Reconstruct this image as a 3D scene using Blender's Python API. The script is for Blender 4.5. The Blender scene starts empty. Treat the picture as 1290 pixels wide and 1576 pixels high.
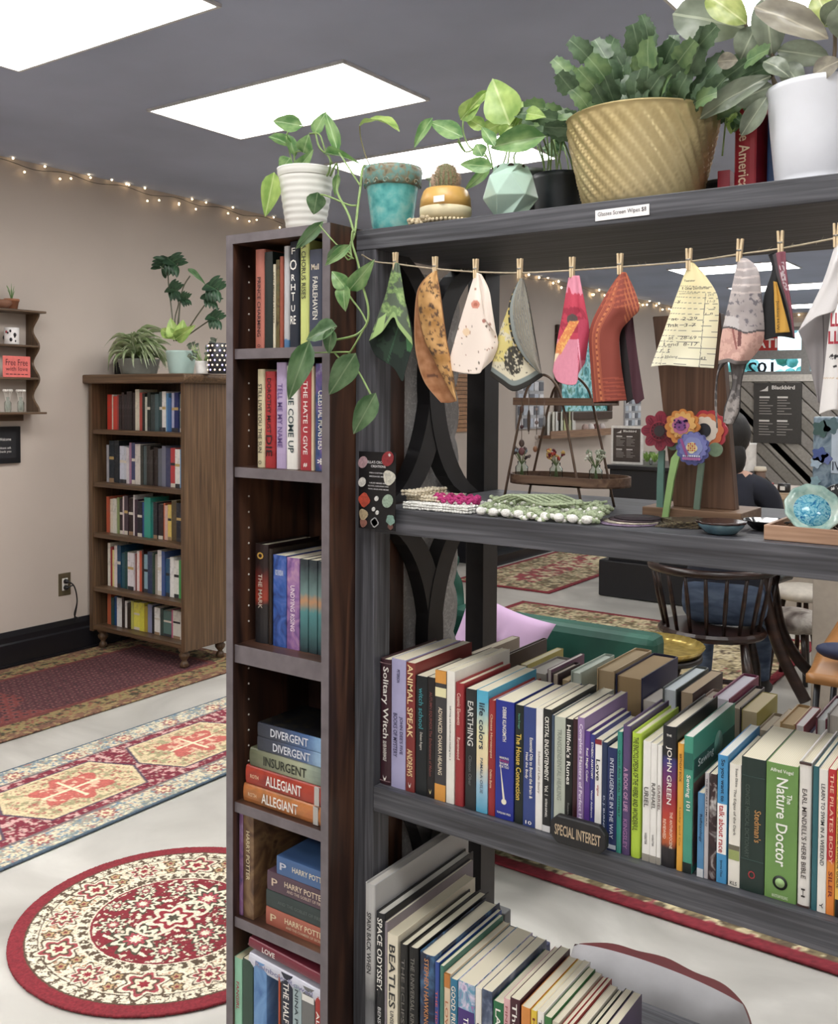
import bpy, bmesh, math, random
import numpy as np
from mathutils import Vector, Matrix
rnd = random.Random(7)
sc = bpy.context.scene
COL = sc.collection
PI = math.pi
# ------------------------------------------------------------------ camera
FPX = 1490.0
YAW, PIT, ROL = math.radians(35.04), math.radians(1.8), math.radians(0.35)
PPY = 612 + FPX * math.tan(PIT)
CF = Vector((-math.sin(YAW) * math.cos(PIT), math.cos(YAW) * math.cos(PIT), -math.sin(PIT)))
r0 = Vector((math.cos(YAW), math.sin(YAW), 0)); u0 = r0.cross(CF)
CR = math.cos(ROL) * r0 + math.sin(ROL) * u0
CU = -math.sin(ROL) * r0 + math.cos(ROL) * u0
CP = Vector((0, 0, 1.5))
cam = bpy.data.cameras.new('camera'); camo = bpy.data.objects.new('camera', cam); COL.objects.link(camo)
m = Matrix((CR, CU, -CF)).transposed().to_4x4(); m.translation = CP
camo.matrix_world = m
cam.sensor_fit = 'VERTICAL'; cam.sensor_height = 36.0; cam.sensor_width = 36.0
cam.lens = FPX / 1576 * 36.0
cam.shift_y = -(788 - PPY) / 1576
cam.clip_start = 0.05; cam.clip_end = 100
sc.camera = camo
# ------------------------------------------------------------------ world and exposure
sc.view_settings.view_transform = 'Standard'; sc.view_settings.look = 'None'
sc.view_settings.gamma = 1.0; sc.view_settings.use_curve_mapping = False
sc.view_settings.exposure = 0.35
wd = bpy.data.worlds.new('world'); sc.world = wd; wd.use_nodes = True
bgn = wd.node_tree.nodes['Background']; bgn.inputs[0].default_value = (0.75, 0.88, 1.0, 1); bgn.inputs[1].default_value = 1.6
LIGHT = 9.5          # emission of the ceiling diffusers
# ------------------------------------------------------------------ pixel helpers (a pixel of the 1290x1576 frame onto a real plane)
def ray(px, py): return CF + CR * ((px - 645) / FPX) + CU * ((PPY - py) / FPX)
def onY(px, py, Y): d = ray(px, py); return CP + d * (Y / d.y)
def onX(px, py, X): d = ray(px, py); return CP + d * (X / d.x)
def onZ(px, py, Z): d = ray(px, py); return CP + d * ((Z - 1.5) / d.z)
def mpp(p): return (Vector(p) - CP).dot(CF) / FPX      # metres per pixel at a point
# ------------------------------------------------------------------ materials
def lin(c):
    if isinstance(c, str):
        c = c.lstrip('#'); c = ''.join(x * 2 for x in c) if len(c) == 3 else c; c = [int(c[i:i + 2], 16) / 255 for i in (0, 2, 4)]
    g = .3 * c[0] + .59 * c[1] + .11 * c[2]; c = [x * .87 + g * .13 for x in c[:3]]
    return tuple((x / 12.92 if x <= .04045 else ((x + .055) / 1.055) ** 2.4) for x in c[:3]) + (1,)
MC = {}
def newmat(name):
    mt = bpy.data.materials.new(name); mt.use_nodes = True
    return mt, mt.node_tree, mt.node_tree.nodes['Principled BSDF']
def plain(col, rough=.5, metal=0, var=.06, scale=30, bump=0, name='paint', coat=0, alpha=1, trans=0, emit=0):
    k = ('p', col, rough, metal, var, scale, bump, alpha, trans, emit)
    if k in MC: return MC[k]
    mt, nt, b = newmat(name); N = nt.nodes; L = nt.links
    c = lin(col)
    b.inputs['Roughness'].default_value = rough; b.inputs['Metallic'].default_value = metal
    b.inputs['Base Color'].default_value = c
    if var or bump:
        tc = N.new('ShaderNodeTexCoord'); nz = N.new('ShaderNodeTexNoise'); nz.inputs['Scale'].default_value = scale
        nz.inputs['Detail'].default_value = 4
        L.new(tc.outputs['Object'], nz.inputs['Vector'])
        if var:
            rp = N.new('ShaderNodeValToRGB'); e = rp.color_ramp.elements
            e[0].position = .3; e[1].position = .7
            e[0].color = tuple(max(0, x * (1 - var * 2)) for x in c[:3]) + (1,)
            e[1].color = tuple(min(1, x * (1 + var * 2)) for x in c[:3]) + (1,)
            L.new(nz.outputs['Fac'], rp.inputs[0]); L.new(rp.outputs[0], b.inputs['Base Color'])
        if bump:
            bp = N.new('ShaderNodeBump'); bp.inputs['Strength'].default_value = bump; bp.inputs['Distance'].default_value = .003
            L.new(nz.outputs['Fac'], bp.inputs['Height']); L.new(bp.outputs[0], b.inputs['Normal'])
    if alpha < 1: b.inputs['Alpha'].default_value = alpha
    if trans: b.inputs['Transmission Weight'].default_value = trans; b.inputs['IOR'].default_value = 1.45
    if emit: b.inputs['Emission Color'].default_value = c; b.inputs['Emission Strength'].default_value = emit
    MC[k] = mt; return mt
def noise_mat(cols, scale=5, vscale=(1, 1, 1), rough=.5, detail=6, dist=0, bump=0, name='mottled', pos=None, metal=0, coord='Object'):
    k = ('n', tuple(cols), scale, vscale, rough, detail, dist, bump, metal, coord, tuple(pos or ()))
    if k in MC: return MC[k]
    mt, nt, b = newmat(name); N = nt.nodes; L = nt.links
    tc = N.new('ShaderNodeTexCoord'); mp = N.new('ShaderNodeMapping'); mp.inputs['Scale'].default_value = vscale
    nz = N.new('ShaderNodeTexNoise'); nz.inputs['Scale'].default_value = scale; nz.inputs['Detail'].default_value = detail
    nz.inputs['Distortion'].default_value = dist
    rp = N.new('ShaderNodeValToRGB'); e = rp.color_ramp.elements
    n = len(cols); ps = pos or [.3 + .4 * i / (n - 1) for i in range(n)]
    while len(e) < n: e.new(.5)
    for i, c in enumerate(cols): e[i].position = ps[i]; e[i].color = lin(c)
    L.new(tc.outputs[coord], mp.inputs[0]); L.new(mp.outputs[0], nz.inputs['Vector'])
    L.new(nz.outputs['Fac'], rp.inputs[0]); L.new(rp.outputs[0], b.inputs['Base Color'])
    b.inputs['Roughness'].default_value = rough; b.inputs['Metallic'].default_value = metal
    if bump:
        bp = N.new('ShaderNodeBump'); bp.inputs['Strength'].default_value = bump; bp.inputs['Distance'].default_value = .002
        L.new(nz.outputs['Fac'], bp.inputs['Height']); L.new(bp.outputs[0], b.inputs['Normal'])
    MC[k] = mt; return mt
def vcol_mat(rough=.8, bump=0, name='printed_pattern', bscale=400):
    k = ('v', rough, bump)
    if k in MC: return MC[k]
    mt, nt, b = newmat(name); N = nt.nodes; L = nt.links
    a = N.new('ShaderNodeAttribute'); a.attribute_name = 'Col'
    L.new(a.outputs['Color'], b.inputs['Base Color']); b.inputs['Roughness'].default_value = rough
    if bump:
        tc = N.new('ShaderNodeTexCoord'); nz = N.new('ShaderNodeTexNoise'); nz.inputs['Scale'].default_value = bscale
        bp = N.new('ShaderNodeBump'); bp.inputs['Strength'].default_value = bump; bp.inputs['Distance'].default_value = .002
        L.new(tc.outputs['Object'], nz.inputs['Vector']); L.new(nz.outputs['Fac'], bp.inputs['Height']); L.new(bp.outputs[0], b.inputs['Normal'])
    MC[k] = mt; return mt
def wood(c1, c2, c3, axis='X', rough=.45, s=1.0, name='wood'):
    v = {'X': (2.2, 75, 75), 'Y': (75, 2.2, 75), 'Z': (75, 75, 2.2)}[axis]
    return noise_mat((c1, c2, c3), 1.6 * s, v, rough, 8, .6, .12, name, (.32, .5, .68))
GREYW = {a: wood('#343338', '#494a50', '#626168', a, .5, name='charcoal_wood') for a in 'XYZ'}
BLACKW = plain('#1b1a1d', .45, var=.15, name='black_wood')
WALN = {a: noise_mat(('#1d1211', '#3a241c', '#5b3a29', '#6e4a33'), 2.2, {'X': (1, 9, 9), 'Y': (9, 1, 9), 'Z': (9, 9, 1)}[a], .4, 7, 1.2, .08, 'walnut_laminate', (.28, .45, .6, .75)) for a in 'XYZ'}
EDGE = plain('#6d6468', .45, var=.08, name='grey_edge_band')
OAK = {a: wood('#4a3626', '#5f4630', '#74583d', a, .4, .7, 'brown_oak') for a in 'XYZ'}
def leafmat(c1, c2, rib, rough=.35):
    k = ('leaf', c1, c2, rib)
    if k in MC: return MC[k]
    mt, nt, b = newmat('leaf'); N = nt.nodes; L = nt.links
    tc = N.new('ShaderNodeTexCoord'); nz = N.new('ShaderNodeTexNoise'); nz.inputs['Scale'].default_value = 2.2; nz.inputs['Detail'].default_value = 3
    oi = N.new('ShaderNodeObjectInfo'); ad = N.new('ShaderNodeVectorMath'); ad.operation = 'ADD'
    L.new(tc.outputs['Object'], ad.inputs[0]); L.new(oi.outputs['Random'], ad.inputs[1]); L.new(ad.outputs[0], nz.inputs['Vector'])
    rp = N.new('ShaderNodeValToRGB'); e = rp.color_ramp.elements; e[0].position = .35; e[1].position = .65; e[0].color = lin(c1); e[1].color = lin(c2)
    sx = N.new('ShaderNodeSeparateXYZ'); L.new(tc.outputs['Object'], sx.inputs[0])
    ab = N.new('ShaderNodeMath'); ab.operation = 'ABSOLUTE'; L.new(sx.outputs[0], ab.inputs[0])
    lt = N.new('ShaderNodeMath'); lt.operation = 'LESS_THAN'; lt.inputs[1].default_value = .025; L.new(ab.outputs[0], lt.inputs[0])
    mx = N.new('ShaderNodeMix'); mx.data_type = 'RGBA'; mx.inputs[7].default_value = lin(rib)
    ml = N.new('ShaderNodeMath'); ml.operation = 'MULTIPLY'; ml.inputs[1].default_value = .7; L.new(lt.outputs[0], ml.inputs[0])
    L.new(ml.outputs[0], mx.inputs[0]); L.new(nz.outputs['Fac'], rp.inputs[0]); L.new(rp.outputs[0], mx.inputs[6])
    L.new(mx.outputs[2], b.inputs['Base Color']); b.inputs['Roughness'].default_value = rough
    tr = N.new('ShaderNodeBsdfTranslucent'); L.new(mx.outputs[2], tr.inputs[0]); ms = N.new('ShaderNodeMixShader'); ms.inputs[0].default_value = .3
    out = N['Material Output']; L.new(b.outputs[0], ms.inputs[1]); L.new(tr.outputs[0], ms.inputs[2]); L.new(ms.outputs[0], out.inputs[0])
    MC[k] = mt; return mt
def pages_mat(col):
    k = ('pages', col)
    if k in MC: return MC[k]
    mt, nt, b = newmat('paper_edges'); N = nt.nodes; L = nt.links
    tc = N.new('ShaderNodeTexCoord'); wv = N.new('ShaderNodeTexWave'); wv.bands_direction = 'X'; wv.inputs['Scale'].default_value = 120; wv.inputs['Distortion'].default_value = .6
    rp = N.new('ShaderNodeValToRGB'); c = lin(col); e = rp.color_ramp.elements
    e[0].color = tuple(x * .86 for x in c[:3]) + (1,); e[1].color = c; e[1].position = .6
    L.new(tc.outputs['Object'], wv.inputs['Vector']); L.new(wv.outputs['Fac'], rp.inputs[0]); L.new(rp.outputs[0], b.inputs['Base Color'])
    b.inputs['Roughness'].default_value = .85
    MC[k] = mt; return mt
GLASS = None
def glass_mat():
    global GLASS
    if GLASS: return GLASS
    mt, nt, b = newmat('clear_glass'); N = nt.nodes; L = nt.links
    gl = N.new('ShaderNodeBsdfGlossy'); gl.inputs['Roughness'].default_value = .02
    tp = N.new('ShaderNodeBsdfTransparent'); tp.inputs[0].default_value = (.93, .97, .96, 1)
    lw = N.new('ShaderNodeLayerWeight'); lw.inputs[0].default_value = .08
    ms = N.new('ShaderNodeMixShader'); L.new(lw.outputs['Fresnel'], ms.inputs[0]); L.new(tp.outputs[0], ms.inputs[1]); L.new(gl.outputs[0], ms.inputs[2])
    L.new(ms.outputs[0], N['Material Output'].inputs[0]); GLASS = mt; return mt
# ------------------------------------------------------------------ object helpers
SEEN = set(); LONG = []
def org(p):
    v = Vector((0, 0, 0))
    while p is not None: v += p.location; p = p.parent
    return v
def link(name, me, mat=None, parent=None, loc=None):
    o = bpy.data.objects.new(name, me); COL.objects.link(o)
    if mat is not None and me is not None and len(me.materials) == 0: me.materials.append(mat)
    if parent is not None: o.parent = parent
    if loc is not None: o.location = loc
    return o
def tag(o, label, cat, group=None, kind=None):
    if len(label.split()) > 16: LONG.append(label)
    if label in SEEN and not group: LONG.append('DUP ' + label)
    SEEN.add(label)
    o['label'] = label; o['category'] = cat
    if group: o['group'] = group
    if kind: o['kind'] = kind
    return o
def thing(name, label, cat, loc, group=None, rot=None):
    o = bpy.data.objects.new(name, None); COL.objects.link(o); o.location = loc; o.empty_display_size = .05
    if rot: o.rotation_euler = rot
    return tag(o, label, cat, group)
class MB:
    def __init__(s): s.v = []; s.f = []; s.sm = []
    def add(s, vs, fs, smooth=False):
        n = len(s.v); s.v += [tuple(v) for v in vs]; s.f += [tuple(n + i for i in f) for f in fs]; s.sm += [smooth] * len(fs); return s
    def box(s, x0, x1, y0, y1, z0, z1):
        vs = [(x, y, z) for z in (z0, z1) for y in (y0, y1) for x in (x0, x1)]
        return s.add(vs, [(0, 2, 3, 1), (4, 5, 7, 6), (0, 1, 5, 4), (2, 6, 7, 3), (0, 4, 6, 2), (1, 3, 7, 5)])
    def prism(s, poly, ax, a, b):
        # poly of 2-D points, extruded along axis ax from a to b
        def mk(p, t): return (t, p[0], p[1]) if ax == 'X' else ((p[0], t, p[1]) if ax == 'Y' else (p[0], p[1], t))
        n = len(poly); vs = [mk(p, a) for p in poly] + [mk(p, b) for p in poly]
        fs = [tuple(range(n))[::-1], tuple(range(n, 2 * n))] + [(i, (i + 1) % n, n + (i + 1) % n, n + i) for i in range(n)]
        return s.add(vs, fs)
    def tube(s, pts, r, seg=6, cap=True):
        pts = [Vector(p) for p in pts]; n = len(pts); vs = []; fs = []
        rs = r if isinstance(r, (list, tuple)) else [r] * n
        up = Vector((0, 0, 1)); prev = None
        for i, p in enumerate(pts):
            t = (pts[min(i + 1, n - 1)] - pts[max(i - 1, 0)])
            if t.length < 1e-9: t = Vector((0, 0, 1))
            t.normalize()
            a = prev - t * prev.dot(t) if prev is not None else t.cross(up)
            if a.length < 1e-3: a = t.cross(Vector((1, 0, 0)))
            if a.length < 1e-3: a = t.cross(Vector((0, 1, 0)))
            a.normalize(); prev = a; b = t.cross(a)
            for k in range(seg):
                q = 2 * PI * k / seg; vs.append(p + (a * math.cos(q) + b * math.sin(q)) * rs[i])
        for i in range(n - 1):
            for k in range(seg):
                fs.append((i * seg + k, i * seg + (k + 1) % seg, (i + 1) * seg + (k + 1) % seg, (i + 1) * seg + k))
        if cap: fs.append(tuple(range(seg))[::-1]); fs.append(tuple((n - 1) * seg + k for k in range(seg)))
        return s.add(vs, fs, True)
    def lathe(s, prof, c=(0, 0, 0), seg=28, fn=None):
        vs = []; fs = []; n = len(prof)
        for i, (r, z) in enumerate(prof):
            for k in range(seg):
                q = 2 * PI * k / seg; rr = r * (fn(q, i / (n - 1)) if fn else 1)
                vs.append((c[0] + rr * math.cos(q), c[1] + rr * math.sin(q), c[2] + z))
        for i in range(n - 1):
            for k in range(seg): fs.append((i * seg + k, i * seg + (k + 1) % seg, (i + 1) * seg + (k + 1) % seg, (i + 1) * seg + k))
        fs.append(tuple(range(seg))[::-1]); fs.append(tuple((n - 1) * seg + k for k in range(seg)))
        return s.add(vs, fs, True)
    def ball(s, c, r, seg=8, rings=5, sq=(1, 1, 1)):
        c = Vector(c); vs = [c + Vector((0, 0, -r * sq[2]))]; fs = []
        for i in range(1, rings):
            t = -PI / 2 + PI * i / rings
            for k in range(seg):
                q = 2 * PI * k / seg
                vs.append(c + Vector((r * sq[0] * math.cos(t) * math.cos(q), r * sq[1] * math.cos(t) * math.sin(q), r * sq[2] * math.sin(t))))
        vs.append(c + Vector((0, 0, r * sq[2]))); last = len(vs) - 1
        for k in range(seg):
            fs.append((0, 1 + (k + 1) % seg, 1 + k)); fs.append((last, last - seg + k, last - seg + (k + 1) % seg))
        for i in range(rings - 2):
            for k in range(seg):
                a = 1 + i * seg; fs.append((a + k, a + (k + 1) % seg, a + seg + (k + 1) % seg, a + seg + k))
        return s.add(vs, fs, True)
    def mesh(s, name, off=(0, 0, 0)):
        me = bpy.data.meshes.new(name); off = Vector(off)
        me.from_pydata([tuple(Vector(v) - off) for v in s.v], [], s.f)
        me.polygons.foreach_set('use_smooth', s.sm); me.update(); return me
    def build(s, name, mat, parent=None, bevel=0, base=False):
        off = org(parent) if parent is not None else Vector((0, 0, 0))
        if parent is None and s.v:
            a = np.array([tuple(v) for v in s.v]); off = Vector(((a[:, 0].min() + a[:, 0].max()) / 2, (a[:, 1].min() + a[:, 1].max()) / 2, a[:, 2].min()))
        me = s.mesh(name, off); o = link(name, me, mat, parent)
        if parent is None: o.location = off
        if bevel:
            bm = o.modifiers.new('bevel', 'BEVEL'); bm.width = bevel; bm.segments = 2; bm.limit_method = 'ANGLE'
        return o
def struct(name, mb, mat):
    o = mb.build(name, mat); o['kind'] = 'structure'; return o
# ---- writing
TX = {}
def textmesh(s, bold=0):
    k = (s, bold)
    if k in TX: return TX[k]
    cu = bpy.data.curves.new('t', 'FONT'); cu.body = s; cu.resolution_u = 2; cu.offset = bold
    o = bpy.data.objects.new('t', cu); me = bpy.data.meshes.new_from_object(o)
    bpy.data.objects.remove(o); me.materials.clear()
    n = len(me.vertices); a = np.empty(n * 3, 'f'); me.vertices.foreach_get('co', a); a = a.reshape(-1, 3)
    mn, mxx = a.min(0), a.max(0); a[:, 0] = (a[:, 0] - mn[0]) / (mxx[0] - mn[0]); a[:, 1] = (a[:, 1] - mn[1]) / (mxx[1] - mn[1]); a[:, 2] = 0
    me.vertices.foreach_set('co', a.ravel()); me.update(); me.name = 'lettering'; TX[k] = me; return me
def write(s, mat, parent, corner, xdir, ydir, L, H, name='lettering', bold=0, mirror=False):
    """text filling an L x H rectangle that starts at corner (parent's local frame)"""
    me0 = textmesh(s, bold); me = me0.copy(); me.materials.append(mat)
    x = Vector(xdir).normalized(); y = Vector(ydir).normalized(); z = x.cross(y)
    c = Vector(corner)
    if mirror: c = c + x * L; x2 = -x
    else: x2 = x
    M = Matrix((x2 * L, y * H, z)).transposed().to_4x4(); M.translation = c
    me.transform(M)
    return link(name, me, None, parent)
def smooth_curve(pts, n=6):
    pts = [Vector(p) for p in pts]; out = []
    for i in range(len(pts) - 1):
        p0 = pts[max(i - 1, 0)]; p1 = pts[i]; p2 = pts[i + 1]; p3 = pts[min(i + 2, len(pts) - 1)]
        for k in range(n):
            t = k / n
            out.append(.5 * ((2 * p1) + (p2 - p0) * t + (2 * p0 - 5 * p1 + 4 * p2 - p3) * t * t + (3 * p1 - p0 - 3 * p2 + p3) * t ** 3))
    out.append(pts[-1]); return out
ORD = ['first', 'second', 'third', 'fourth', 'fifth', 'sixth', 'seventh', 'eighth', 'ninth', 'tenth', 'eleventh', 'twelfth', 'thirteenth', 'fourteenth', 'fifteenth', 'sixteenth', 'seventeenth', 'eighteenth', 'nineteenth', 'twentieth', 'twenty-first', 'twenty-second', 'twenty-third', 'twenty-fourth', 'twenty-fifth', 'twenty-sixth']
# dense coloured sheet: colours computed per vertex (flat print, woven pattern)
def sheet(name, P, colors, mat, parent=None, mask=None, thick=0, two=False):
    """P: (ny,nx,3) world points, colors: (ny,nx,3) sRGB"""
    ny, nx, _ = P.shape; off = org(parent) if parent is not None else Vector(tuple(P.reshape(-1, 3).mean(0)))
    v = (P.reshape(-1, 3) - np.array(off)).astype('f')
    idx = np.arange(ny * nx).reshape(ny, nx); q = np.stack([idx[:-1, :-1], idx[:-1, 1:], idx[1:, 1:], idx[1:, :-1]], -1)
    q = q.reshape(-1, 4) if mask is None else q[mask[:-1, :-1] & mask[1:, 1:] & mask[:-1, 1:] & mask[1:, :-1]]
    used = np.unique(q); remap = -np.ones(ny * nx, int); remap[used] = np.arange(len(used)); v = v[used]; q = remap[q]
    me = bpy.data.meshes.new(name); me.vertices.add(len(v)); me.vertices.foreach_set('co', v.ravel())
    me.loops.add(q.size); me.loops.foreach_set('vertex_index', q.ravel().astype('i')); me.polygons.add(len(q))
    me.polygons.foreach_set('loop_start', np.arange(0, q.size, 4, dtype='i')); me.polygons.foreach_set('loop_total', np.full(len(q), 4, 'i'))
    me.update(calc_edges=True); me.polygons.foreach_set('use_smooth', np.ones(len(q), bool))
    c = colors.reshape(-1, 3)[used]; c = c * .87 + (c @ np.array([.3, .59, .11]))[:, None] * .13; c = np.where(c <= .04045, c / 12.92, ((c + .055) / 1.055) ** 2.4)
    at = me.color_attributes.new('Col', 'FLOAT_COLOR', 'POINT'); at.data.foreach_set('color', np.concatenate([c, np.ones((len(c), 1))], 1).astype('f').ravel())
    o = link(name, me, mat, parent)
    if parent is None: o.location = off
    if thick:
        md = o.modifiers.new('thickness', 'SOLIDIFY'); md.thickness = thick; md.offset = 0
    return o
def hx(c):
    c = c.lstrip('#'); c = ''.join(x * 2 for x in c) if len(c) == 3 else c; return np.array([int(c[i:i + 2], 16) / 255 for i in (0, 2, 4)])
def vnoise(x, y, s, seed=0):
    r = _vn(x, y, s, seed) * .55 + _vn(x * .8 + y * .6 + 7.3, y * .8 - x * .6 + 3.1, s * 2.1, seed + 1) * .28 + _vn(x * .6 - y * .8, y * .6 + x * .8, s * 4.3, seed + 2) * .17
    return np.clip((r - .5) * 1.55 + .5, 0, 1)
def _vn(x, y, s, seed=0):
    rs = np.random.RandomState(seed); T = rs.rand(64, 64); xs = x * s; ys = y * s
    xi = np.floor(xs).astype(int); yi = np.floor(ys).astype(int); fx = xs - xi; fy = ys - yi; fx = fx * fx * (3 - 2 * fx); fy = fy * fy * (3 - 2 * fy)
    g = lambda a, b: T[a % 64, b % 64]
    return (g(xi, yi) * (1 - fx) + g(xi + 1, yi) * fx) * (1 - fy) + (g(xi, yi + 1) * (1 - fx) + g(xi + 1, yi + 1) * fx) * fy
def put(C, m, col): C[m] = hx(col) if isinstance(col, str) else col
# ================================================================== THE ROOM
WL = -4.88; CZ = 2.79; YE = 15.0
FL = noise_mat(('#a8a59d', '#bfbcb4', '#c9c6be', '#dad7cf'), 1.5, (1, 1, 1), .3, 9, 1.1, .03, 'marbled_vinyl', (.3, .46, .56, .66))
struct('floor', MB().box(WL, 4, -3, YE, -.06, 0), FL)
CEIL = plain('#a9b4d0', .8, var=.06, scale=1.2, name='slate_ceiling_paint')
struct('ceiling', MB().box(WL - .2, 4, -3, YE + .2, CZ, CZ + .08), CEIL)
WALL = plain('#c2b4a8', .8, var=.02, scale=2, name='beige_wall_paint')
struct('wall_left', MB().box(WL - .12, WL, -3, YE, 0, CZ), WALL)
struct('wall_back', MB().box(WL, 4, -3.12, -3, 0, CZ), WALL)
struct('wall_right', MB().box(4, 4.12, -3, YE, 0, CZ), WALL)
BB = plain('#14141a', .35, var=.05, name='black_trim')
struct('baseboard_left', MB().prism([(WL, 0), (WL + .02, 0), (WL + .02, .13), (WL + .014, .14), (WL + .014, .17), (WL + .008, .2), (WL, .2)], 'Y', -3, YE).box(WL, WL + .035, -3, YE, 0, .02), BB)
struct('trim_1', MB().box(WL + .03, -4.36, 7.4, 12.5, 0, .09).box(WL + .03, -4.5, 7.4, 12.5, .09, .2), BB)
# end wall with windows over a slatted dado
wx0, wx1 = -4.8, 1.5
zb, zt = onY(1160, 577, YE).z, onY(1160, 505, YE).z
zr0, zr1 = onY(1160, 553, YE).z, onY(1160, 540, YE).z
ew = MB(); ew.box(WL, wx0, YE, YE + .15, 0, CZ).box(wx1, 4, YE, YE + .15, 0, CZ).box(wx0, wx1, YE, YE + .15, 0, zb).box(wx0, wx1, YE, YE + .15, zt, CZ)
struct('wall_end', ew, WALL)
GREYP = plain('#8d8b88', .5, name='window_grey_paint')
struct('trim_2', MB().box(wx0 - .1, wx1 + .1, YE - .06, YE, zb - .1, zb).box(wx0 - .1, wx1, YE - .03, YE, zt, zt + .06), plain('#cfc9c0', .5, name='cornice_paint'))
cols = [wx0, onY(1239, 560, YE).x, -2.3, -1.3, -.3, 1.5]
for i in range(5):
    a, b = cols[i], cols[i + 1]
    w = struct('window_%d' % (i + 1), MB().box(a, a + .06, YE + .02, YE + .1, zb, zt).box(b - .06, b, YE + .02, YE + .1, zb, zt).box(a + .06, b - .06, YE + .02, YE + .1, zb, zb + .05).box(a + .06, b - .06, YE + .02, YE + .1, zt - .05, zt).box(a + .06, b - .06, YE + .02, YE + .1, zr0, zr1), GREYP)
    MB().box(a + .06, b - .06, YE + .05, YE + .056, zb + .05, zr0).build('pane', glass_mat(), w)
    MB().box(a + .06, b - .06, YE + .05, YE + .056, zr1, zt - .05).build('pane', glass_mat(), w)
# writing on the glass, read from the street
p = onY(1150, 574, YE + .04); q = onY(1191, 557, YE + .04)
o = write('102', plain('#101828', .5, var=0), None, (p.x, YE + .04, p.z), (1, 0, 0), (0, 0, 1), q.x - p.x, q.z - p.z, 'street_number', .02, True)
tag(o, 'dark street number on the far window, seen reversed from inside', 'window lettering')
p = onY(1160, 540, YE + .03); q = onY(1197, 517, YE + .03)
o = MB().box(p.x, q.x, YE + .03, YE + .04, p.z, q.z).build('window_sign', plain('#c2302c', .5)); tag(o, 'red sign with reversed white letters in the far window', 'sign')
write('ITA', plain('#f4ece4', .5, var=0), o, (0.03 - (q.x - p.x) / 2, -.012, .04), (1, 0, 0), (0, 0, 1), (q.x - p.x) * .9, (q.z - p.z) * .65, 'lettering', .02, True)
# foliage outside
hedge = MB()
for i in range(900):
    c = (rnd.uniform(-9, 6), rnd.uniform(18, 19.5), rnd.uniform(.6, 5)); hedge.ball(c, rnd.uniform(.08, .2), 6, 4)
hd = hedge.build('street_trees', noise_mat(('#3f8a72', '#6fc3c0', '#b8eef4', '#e8faff'), 3, (1, 1, 1), .8, 4, 0, 0, 'foliage', (.35, .47, .57, .66)))
tag(hd, 'blue-green street trees outside the far windows', 'tree', kind='stuff')
struct('ground', MB().box(-12, 9, YE + .2, 22, -.1, -.02), plain('#8a8a88', .9, name='pavement'))
# diagonal slatted dado, each board a part
dad = thing('slatted_dado', 'grey diagonal board panelling below the far windows', 'panelling', (-1, YE - .02, .1))
MB().box(wx0, wx1, YE - .012, YE, .1, zb - .1).build('backing', plain('#77726a', .6), dad)
def clip(poly, x0, x1, z0, z1):
    for ax, lim, sg in ((0, x0, 1), (0, x1, -1), (1, z0, 1), (1, z1, -1)):
        out = []
        for i in range(len(poly)):
            a, b = poly[i], poly[(i + 1) % len(poly)]; da = (a[ax] - lim) * sg; db = (b[ax] - lim) * sg
            if da >= 0: out.append(a)
            if da * db < 0: t = da / (da - db); out.append((a[0] + (b[0] - a[0]) * t, a[1] + (b[1] - a[1]) * t))
        poly = out
        if len(poly) < 3: return None
    return poly
SLM = [plain(c, .45, name='grey_board') for c in ('#8c867d', '#a39d94', '#96908a')]
for k in range(26):
    x = wx0 - .2 + k * .235
    pl = clip([(x, zb - .1), (x + .205, zb - .1), (x + .205 + 1.7, .1), (x + 1.7, .1)], wx0, wx1, .1, zb - .1)
    pl2 = clip([(x - 1.72, zb - .1), (x - 1.515, zb - .1), (x + .185, .1), (x - .02, .1)], wx0, wx1, .1, zb - .1) if k < 8 else None
    for z in (pl, pl2):
        if z: MB().prism(z, 'Y', YE - .045, YE - .012).build('board', SLM[k % 3], dad, .006)
# menu board on the panelling
mdark = plain('#45423f', .6, var=.03); mwhite = plain('#e4e0da', .6, var=0)
def menu(root, x0, x1, z0, z1, y, n=7):
    W_, H_ = x1 - x0, z1 - z0; o = org(root)
    def rect(a, b, c, d, nm='printed_line'):
        MB().box(x0 + a * W_, x0 + b * W_, y - .001, y, z0 + c * H_, z0 + d * H_).build(nm, mwhite, root)
    L0 = Vector((x0, y - .002, z0)) - o
    write('Blackbird', mwhite, root, L0 + Vector((.38 * W_, 0, .89 * H_)), (1, 0, 0), (0, 0, 1), .48 * W_, .065 * H_, 'heading', .03)
    b = MB().prism([(x0 + .12 * W_, z0 + .86 * H_), (x0 + .3 * W_, z0 + .86 * H_), (x0 + .3 * W_, z0 + .95 * H_), (x0 + .24 * W_, z0 + .9 * H_)], 'Y', y - .002, y); b.build('bird_emblem', mwhite, root)
    for cx in (.12, .5):
        for (top, k) in ((.76, 6), (.37, n - 2)):
            rect(cx, cx + .22, top - .015, top + .015)
            ln = MB()
            for j in range(k):
                zz = top - .055 - j * .045; w = rnd.uniform(.14, .34); ln.box(x0 + cx * W_, x0 + (cx + w) * W_, y - .001, y, z0 + zz * H_, z0 + (zz + .012) * H_)
            ln.build('printed_lines', plain('#a9a49c', .6, var=0), root)
p = onY(1160, 681, YE - .05); q = onY(1235, 589, YE - .05)
mn = thing('menu_board', 'large charcoal menu board hung on the diagonal panelling', 'menu', (p.x, YE - .06, p.z))
MB().box(p.x, q.x, YE - .075, YE - .047, p.z, q.z).build('panel', mdark, mn); menu(mn, p.x, q.x, p.z, q.z, YE - .076)
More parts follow.
